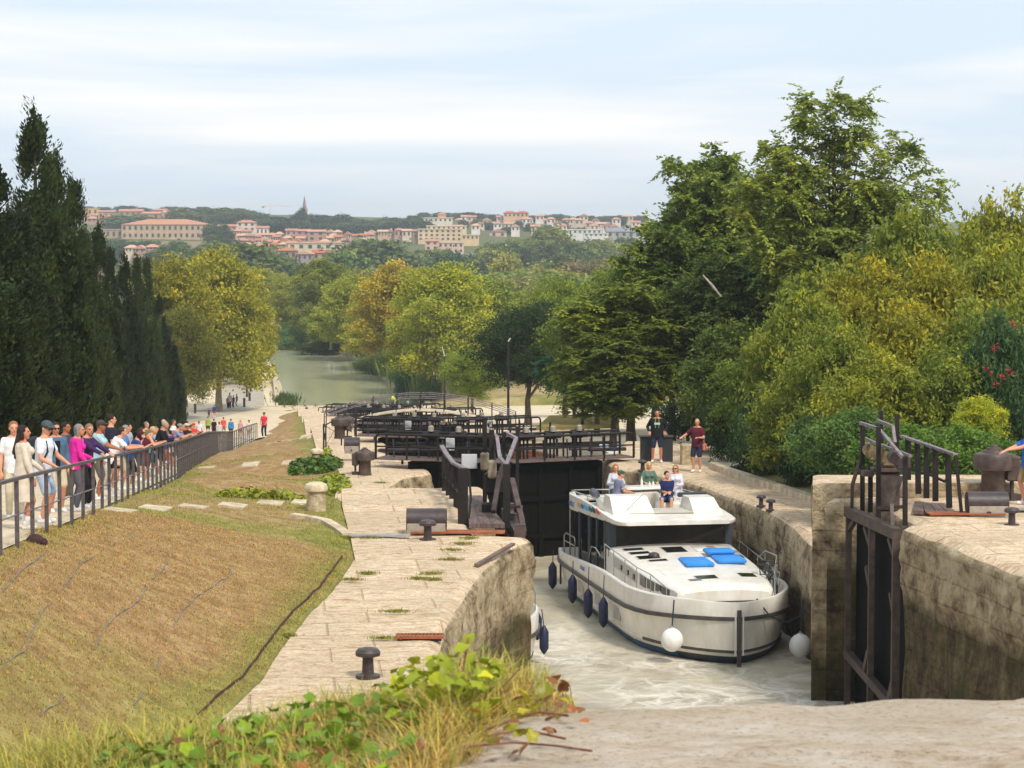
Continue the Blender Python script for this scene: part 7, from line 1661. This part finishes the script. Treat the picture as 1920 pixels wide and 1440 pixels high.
# ---------------------------------------------------------------- the air: a faint even haze
mb = MB(); mb.box((0, 2600, 10), (5600, 5300, 130)); hz = mb.build('haze', mat('haze air', 'ffffff'), smooth=False); hm = bpy.data.materials.new('haze volume'); hm.use_nodes = True; hm.node_tree.nodes.clear()
o_ = hm.node_tree.nodes.new('ShaderNodeOutputMaterial'); v_ = hm.node_tree.nodes.new('ShaderNodeVolumePrincipled'); v_.inputs['Color'].default_value = (.86, .93, 1, 1); v_.inputs['Density'].default_value = .0002; hm.node_tree.links.new(v_.outputs[0], o_.inputs['Volume'])
hz.data.materials.clear(); hz.data.materials.append(hm); tag(hz, kind='stuff')
# ---------------------------------------------------------------- foreground slab of the upper quay
mb = MB(); rows = []
def edge_y(x): return 8.98 + .26 * max(0, x) ** .9 + .07 * noise.noise(Vector((x * 2.2, 0, 0))) + .1 * noise.noise(Vector((x * .7, 4, 0)))
xs = frange(-.5, 7.5, .045)
for x in xs:
    r = []; e = edge_y(x)
    for j in range(120):
        u = j / 119; y = 5.5 + (e - 5.5) * (1 - (1 - u) ** 1.5); ed = e - y
        z = CZ - 1.92 + (.03 * noise.noise(Vector((x * 1.1, y * 2.0, 0))) + .016 * noise.noise(Vector((x * 2.8, y * 5.5, 1))) + .008 * noise.noise(Vector((x * 9, y * 26, 2)))) - .1 * max(0, 1 - ed / .12) ** 2
        z += -.03 * (1 if abs((y + .06 * x + .03 * noise.noise(Vector((x * 3, 0, 7)))) - 8.3) < .012 else 0) + .02 * x * .3
        r.append((x, y, z))
    for h in (.2, .5, 1, 2, 4, 8, 9.4): r.append((x, e + .05 * noise.noise(Vector((x, h, 3))) - .02 * h, r[119][2] - h))
    rows.append(r)
mb.loft(rows, flip=False)
q = NT('foreground limestone slab'); v = q.pos; st = q.map(v, (2.2, 4.4, 2)); n1 = q.noise(st, 1.4, 9, .68); n2 = q.noise(q.map(v, (4, 9, 4)), 6, 9, .75); n3 = q.noise(v, .8, 5)
base = q.ramp(n1, [(.3, 'c4a688'), (.42, 'edd8be'), (.58, 'fdeedb')]); base = q.mix(q.ramp(n3, [(.45, 0.0), (.65, .6)]), base, 'd9c6a8')
base = q.mix(q.ramp(n2, [(.38, .7), (.47, 0.0)]), base, 'a98a6c'); pit = q.vor(q.map(v, (1, 2.2, 1)), 26); base = q.mix(q.ramp(pit, [(.05, .7), (.22, 0.0)]), base, 'a88868'); base = q.mix(q.ramp(q.noise(q.map(v, (2, 6, 2)), 3.4, 8, .7), [(.6, 0.0), (.72, .45)]), base, 'efe5d4')
q.bump(q.math('ADD', n1, q.math('MULTIPLY', n2, .8)), 1.0, .06); o = mb.build('quay', q.fin(base, .9, .15), ang=180); tag(o, kind='structure')
# earth mound under the ivy
def mound_z(x, y):
    s = interp([(-4.6, -.9), (-3.2, -.5), (-1.8, -.26), (-1.1, -.16), (-.7, -.08), (-.4, .0), (-.12, .05), (.05, .02), (.14, -.3), (.5, -.8)], x + (9.1 - y) * .26 if x > -.5 else x); return CZ - 1.98 + s - .25 * max(0, y - 9.5) ** 1.3 + .05 * noise.noise(Vector((x * 2, y * 2, 0)))
mb = MB(); mb.loft([[(x, y, mound_z(x, y) - (8 if j in (0, 23) else 0)) for j, y in enumerate(frange(6.5, 10.6, .18))] for x in frange(-6, .45, .2)]); o = mb.build('mound', M_lawn, ang=180); tag(o, kind='structure')

# ---------------------------------------------------------------- grass and ivy of the foreground
def blades(n, xr, yr, zf, hmin, hmax, wd, bend, colr, label, name='grass', dens=None, segs=4, hf=None):
    X = rng.uniform(*xr, n); Y = rng.uniform(*yr, n)
    if dens is not None: kp = rng.random(n) < dens(X, Y); X, Y = X[kp], Y[kp]; n = len(X)
    Z = np.array([zf(a, b) for a, b in zip(X, Y)]); kp = np.isfinite(Z); X, Y, Z = X[kp], Y[kp], Z[kp]; n = len(X)
    H = rng.uniform(hmin, hmax, n)
    if hf is not None: H = H * np.array([hf(x) for x in X])
    a = rng.random(n) * 6.283; bd = bend * (.3 + rng.random(n)); D = np.stack([np.cos(a), np.sin(a), np.zeros(n)], 1); S = np.stack([-np.sin(a), np.cos(a), np.zeros(n)], 1)
    V = np.empty((n, segs * 2 + 1, 3)); B0 = np.stack([X, Y, Z - .01], 1)
    for i in range(segs):
        u = i / segs; c = B0 + D * (H * bd * u ** 2)[:, None]; c[:, 2] += H * (u - .35 * bd * u ** 2); w_ = wd * (1 - u * .7) * (.7 + .6 * rng.random(n) * 0 + .3); V[:, 2 * i] = c - S * (w_ if np.ndim(w_) == 0 else w_[:, None]); V[:, 2 * i + 1] = c + S * (w_ if np.ndim(w_) == 0 else w_[:, None])
    c = B0 + D * (H * bd)[:, None]; c[:, 2] += H * (1 - .35 * bd); V[:, -1] = c
    k = segs * 2 + 1; fq = [(2 * i, 2 * i + 1, 2 * i + 3, 2 * i + 2) for i in range(segs - 1)]; loops = []; base = (np.arange(n) * k)[:, None]
    Fq = np.concatenate([base + np.array(f) for f in fq], 1).reshape(-1, 4) if segs > 1 else np.zeros((0, 4), int); Ft = base + np.array([2 * segs - 2, 2 * segs - 1, 2 * segs])
    me = bpy.data.meshes.new(name); me.vertices.add(n * k); me.vertices.foreach_set('co', V.reshape(-1)); L_ = np.concatenate([Fq.reshape(-1), Ft.reshape(-1)]).astype(np.int32); me.loops.add(len(L_)); me.loops.foreach_set('vertex_index', L_)
    nq, n3_ = len(Fq), len(Ft); me.polygons.add(nq + n3_); me.polygons.foreach_set('loop_start', np.concatenate([np.arange(nq) * 4, nq * 4 + np.arange(n3_) * 3]).astype(np.int32)); me.polygons.foreach_set('loop_total', np.concatenate([np.full(nq, 4), np.full(n3_, 3)]).astype(np.int32))
    me.update(calc_edges=True); t = np.clip(.5 + .22 * rng.normal(size=n), 0, 1); at = me.attributes.new('tint', 'FLOAT', 'POINT'); at.data.foreach_set('value', np.repeat(t, k).astype(np.float32)); me.materials.append(M_leaf)
    o = bpy.data.objects.new(name, me); col.objects.link(o); o.color = (*lin(colr), 1); tag(o, label, 'grass', kind='stuff'); return o
# lawn tufts: short dry blades over the near lawn, greener near the quay
def lz(x, d):
    a, b = interp(LOUT, d), XF(d)
    return lawn_z(x, d) if b - .3 < x < a - .02 else float('nan')
fine_green = lambda X, Y: np.array([min(1, .12 + 1.6 * greenness(x, y) * (.5 + noise.noise(Vector((x * .8, y * .5, 2))))) for x, y in zip(X, Y)])
blades(90000, (-8.3, -3.0), (19, 46), lz, .02, .06, .008, .9, 'b4925f', 'short dry straw coloured lawn grass', 'grass', segs=2)
blades(110000, (-8.3, -3.2), (19, 58), lz, .03, .085, .008, .8, '98994a', 'patches of green lawn grass', 'grass', dens=fine_green, segs=2)
blades(30000, (-12, -4.2), (50, 100), lz, .04, .11, .012, .8, '9a9446', 'grass of the farther lawn terraces', 'grass', dens=lambda X, Y: np.array([min(1, .2 + greenness(x, y)) for x, y in zip(X, Y)]), segs=2)
# mound grass
mz = lambda x, y: mound_z(x, y) if x < .08 - (9.1 - y) * .26 else float('nan')
hx = lambda x: interp([(-4, .6), (-1.6, .6), (-1.05, .55), (-.5, .5), (-.33, .75), (-.15, .85), (.05, .55), (.2, .4)], x)
blades(15000, (-4.6, .3), (7.4, 9.9), mz, .12, .34, .0035, .9, 'c0ae68', 'long pale grass in the foreground', 'grass', hf=hx)
blades(8000, (-3.2, .25), (8.0, 9.9), mz, .18, .42, .0032, .8, 'a3a350', 'fresh green grass in the foreground', 'grass', hf=hx)
blades(4200, (-.9, .45), (7.6, 9.6), mz, .15, .34, .003, 1.1, 'c9a868', 'dry straw among the ivy', 'grass', hf=hx)
# ivy and vine leaves: lobed, folded, glossy
def vine(label, pts, colr, size, lobes=5, stems=None, name='ivy_plant', cat='ivy'):
    c0 = Vector(pts[0][0]); t = thing(name, label, cat, tuple(c0)); V = []; Fc = []; T_ = []
    for (p, s_) in pts:
        p = Vector(p) - c0; yaw = random.uniform(0, 6.28); Mx = Matrix.Rotation(yaw, 3, 'Z') @ Matrix.Rotation(random.uniform(.1, 1.25), 3, 'X') @ Matrix.Rotation(random.uniform(-.5, .5), 3, 'Y'); s = size * s_
        out = []; m = 20; fold = random.uniform(.15, .5); tw = random.uniform(-.3, .3)
        for j in range(m):
            a = 2 * math.pi * j / m; r = s * (.62 + .26 * abs(math.cos(a * lobes / 2)) ** 1.4 + .2 * max(0, math.cos(a)) ** 2 - .3 * max(0, -math.cos(a)) ** 8) * random.uniform(.94, 1.06)
            x, y = r * math.sin(a), r * math.cos(a); out.append((x, y, fold * abs(x) - .5 * y * y / s * .5 + tw * x * y / s))
        b = len(V); V.append(p + Mx @ Vector((0, -.15 * s, -.02 * s))); V += [p + Mx @ Vector(o_) for o_ in out]; Fc += [(b, b + 1 + j, b + 1 + (j + 1) % m) for j in range(m)]; T_ += [min(1, max(0, .5 + .2 * random.gauss(0, 1)))] * (m + 1)
    me = bpy.data.meshes.new('leaves'); me.from_pydata([tuple(v) for v in V], [], Fc); at = me.attributes.new('tint', 'FLOAT', 'POINT'); at.data.foreach_set('value', T_); me.materials.append(M_ivy); me.polygons.foreach_set('use_smooth', [True] * len(me.polygons))
    o = bpy.data.objects.new('leaves', me); col.objects.link(o); o.parent = t; o.color = (*lin(colr), 1)
    if stems:
        mb = MB()
        for (q_, r) in stems: mb.tube([Vector(p) - c0 for p in q_], r, 6)
        mb.build('stems', mat('reddish vine stem', '8a5a40', '5f3d2c', 20, .7), t)
    return t
M_ivy = foliage_mat('glossy ivy leaf', .38, .25)
def fore(px, py, d): return W(px, py, d)
random.seed(21)
def scatter(n, f): return [f() for _ in range(n)]
def on_mound(x0, x1, y0, y1, h0, h1, s0=.7, s1=1.3):
    def f():
        x, y = random.uniform(x0, x1), random.uniform(y0, y1); return ((x, y, mound_z(x, y) + random.uniform(h0, h1)), random.uniform(s0, s1))
    return f
vine('green ivy leaves covering the left part of the foreground mound', scatter(240, on_mound(-1.9, -1.2, 7.6, 9.0, .01, .07)), '587524', .032)
vine('bright green ivy clump in the middle of the foreground', scatter(620, on_mound(-1.7, -.35, 7.5, 9.4, .01, .13)), '6f8c28', .034)
vine('tall yellow green vine leaves rising before the lock wall edge', scatter(150, on_mound(-.5, -.06, 8.6, 9.3, .03, .24)) + [(W(878, 1200, 9.0), 1.0), (W(868, 1218, 8.9), 1.2), (W(885, 1236, 9.0), 1.1), (W(850, 1230, 9), 1.0), (W(905, 1240, 9), .9), (W(842, 1252, 8.9), 1.2), (W(912, 1262, 9), 1.1), (W(895, 1282, 9), 1.1)], '96a02a', .036,
     stems=[([W(850, 1330, 8.9), W(868, 1260, 8.9), W(878, 1196, 9.0)], .004), ([W(930, 1300, 9), W(960, 1270, 9), W(975, 1252, 9)], .003)])
vine('withered brown vine leaves among the green ones', scatter(80, on_mound(-1.6, -.02, 8.0, 9.1, .02, .12)) + [((x, y, CZ - 1.9 + .05 + random.uniform(0, .06)), random.uniform(.7, 1.2)) for x, y in [(random.uniform(-.15, .28), random.uniform(7.9, 9.2)) for _ in range(24)]], '8c5c38', .028, 3)
# trailing vine over the slab
zs = CZ - 1.87
def sl(px, py): return G(px, py, zs)
runs = [[sl(905, 1370), sl(960, 1350), sl(1010, 1335), Vector(W(1065, 1342, 8.7))], [sl(880, 1400), sl(960, 1392), sl(1040, 1398), sl(1110, 1408)], [sl(915, 1380), sl(980, 1368), sl(1060, 1385)]]
lv_ = [(W(1022, 1298, 9.0), 1.1), (W(1062, 1316, 9.0), .7), (W(985, 1310, 9), 1.2), (W(968, 1322, 9), 1.2), (W(1000, 1326, 9), 1.0), (W(1048, 1345, 8.8), .5), (W(950, 1335, 8.9), 1.0)] + [(sl(random.uniform(900, 1000), random.uniform(1335, 1410)) + Vector((0, 0, .03)), random.uniform(.5, 1)) for _ in range(16)]
vine('trailing vine with reddish stems creeping over the foreground slab', lv_, 'a09a2a', .038, 5, [(r, .005) for r in runs] + [([W(985, 1325, 9), W(1010, 1315, 9), W(1024, 1300, 9)], .003), ([W(1030, 1340, 8.9), W(1050, 1325, 9), W(1062, 1316, 9)], .0025)])
# ivy mats on the lawn by the stone bollards
def mat_ivy(label, px0, px1, py0, py1, n, c, s):
    pts = []
    p0 = hit((px0 + px1) / 2, py1, lambda x, d: lawn_z(x, d), 45, 110); p1 = hit((px0 + px1) / 2, py0, lambda x, d: lawn_z(x, d), 45, 110)
    d0, d1 = sorted((p0.y, p1.y)); d0 += .2; d1 = min(d1, d0 + 4.5)
    for _ in range(n):
        d = random.uniform(d0, d1); px = random.uniform(px0, px1); x = (px - 960) / F * d; e = min(px - px0, px1 - px) / ((px1 - px0) / 2); zq_ = lawn_z(min(x, interp(LOUT, d)), d)
        pts.append(((x, d, zq_ + random.uniform(.0, .34) * min(1, e * 2 + .15) * (1 - abs((d - d0) / (d1 - d0) - .5) * .9)), random.uniform(.7, 1.4)))
    vine(label, pts, c, s)
mat_ivy('mat of green and yellow ivy left of the near stone bollard', 400, 575, 915, 938, 900, '8f9430', .085)
mat_ivy('ivy spilling on the paving right of the near stone bollard', 598, 655, 895, 930, 320, '8a962c', .08)
mat_ivy('dark green ivy patch beside the farther stone bollard', 540, 640, 868, 892, 600, '55702c', .085)
mat_ivy('small yellow green ivy tuft right of the farther stone bollard', 600, 622, 846, 858, 90, 'a0a832', .09)
# weeds in the paving joints
for i, (px, py, s) in enumerate(((745, 1150, 1.2), (660, 1090, .8), (690, 1078, .7), (850, 1034, 1), (868, 1022, 1), (842, 1052, 1), (808, 1078, 1), (788, 1088, .9), (812, 1090, .8), (690, 1012, 1), (715, 907, 1.1), (650, 1010, .9), (722, 1200, .9), (540, 1195, .6), (560, 1148, .6), (620, 1075, .6), (880, 1012, .8))):
    p = G(px, py, zq(0) if py > 915 else zq(1)); n = 160; X = p.x + rng.normal(size=n) * .12 * s; Y = p.y + rng.normal(size=n) * .05 * s; A = unit(rng.normal(size=(n, 3)) * .6 + np.array([0, 0, .8])); L_ = .05 + .05 * rng.random(n)
    C = np.stack([X - p.x, Y - p.y, L_ * .4 + .01], 1); me = leaf_mesh('weed_tuft', C, A * L_[:, None] * .5, unit(np.cross(A, rand_dirs(n))) * .009, .45 + .2 * rng.normal(size=n)); o = bpy.data.objects.new('weed_tuft', me); col.objects.link(o); o.location = p; o.color = (*lin('8c8c3c'), 1)
    tag(o, 'small green weed tufts in the joints of the left quay paving', 'weed', kind='stuff')
# irrigation hoses half buried in the lawn
M_hose = mat('grey irrigation hose', '8c8070', '665a4c', 6, .5)
hoses = [([(0, 1118), (18, 1098), (38, 1072), (62, 1056), (85, 1040)], 'left edge'), ([(118, 1108), (135, 1082), (150, 1060), (178, 1044)], 'upper left'), ([(0, 1252), (20, 1240), (45, 1225), (55, 1205), (72, 1165), (85, 1140), (100, 1132)], 'long one at left'), ([(178, 1222), (188, 1195), (215, 1160), (262, 1128), (275, 1105), (272, 1098)], 'long bent one in the middle'),
         ([(325, 1180), (340, 1150), (370, 1120), (410, 1092), (432, 1078), (434, 1065)], 'right hand long one'), ([(286, 1088), (305, 1070), (318, 1050)], 'short one in the middle'), ([(245, 1012), (250, 998)], 'tiny one near the top'), ([(75, 1348), (95, 1330), (112, 1318), (118, 1300)], 'low one at left'), ([(288, 1262), (298, 1250), (300, 1235)], 'short low one in the middle'), ([(222, 1400), (228, 1380), (225, 1372)], 'lowest short one'), ([(52, 1440), (56, 1420), (58, 1408)], 'one at the bottom left corner'), ([(250, 1328), (262, 1310), (266, 1298)], 'small low one')]
for pts, wh in hoses:
    P_ = [hit(px, py, lambda x, d: lawn_z(x, d), 18, 60) + Vector((0, 0, .012)) for px, py in pts]
    Q_ = []
    for a, b in zip(P_, P_[1:]):
        for j in range(5): c = a.lerp(b, j / 5); c.z = lawn_z(c.x, c.y) + .012 + .01 * math.sin(c.y * 5); Q_.append(c)
    Q_.append(P_[-1]); c0 = Q_[0].copy(); mb = MB(); mb.tube([p - c0 for p in Q_], .01, 8); o = mb.build('irrigation_hose', M_hose); o.location = c0; tag(o, 'grey irrigation hose on the dry lawn, the %s' % wh, 'hose', 'irrigation hoses')
# iron strip on the left wall corner
mb = MB(); a = G(893, 1060, zq(0) + .03); b = G(962, 1020, zq(0) + .03); mb.bar(a, b, .09, .05); tag(mb.build('iron_strip', mat('rusty iron strip', '7c665c', '5a4840', 8, .7)), 'rusty iron strip along the rounded coping of the left wall', 'strip')
# dark bag lying by the second fence post
p = hit(66, 1022, lambda x, d: lawn_z(max(x, XF(d) + .2), d), 30, 50); mb = MB(); mb.ell((0, 0, .08), (.14, .1, .1)); mb.ell((.12, .02, .05), (.08, .06, .06)); o = mb.build('dark_bundle', mat('dark maroon cloth', '4a2a30', '33191f', 8, .8)); o.location = p; tag(o, 'small dark maroon bundle lying at the foot of the fence', 'bundle')
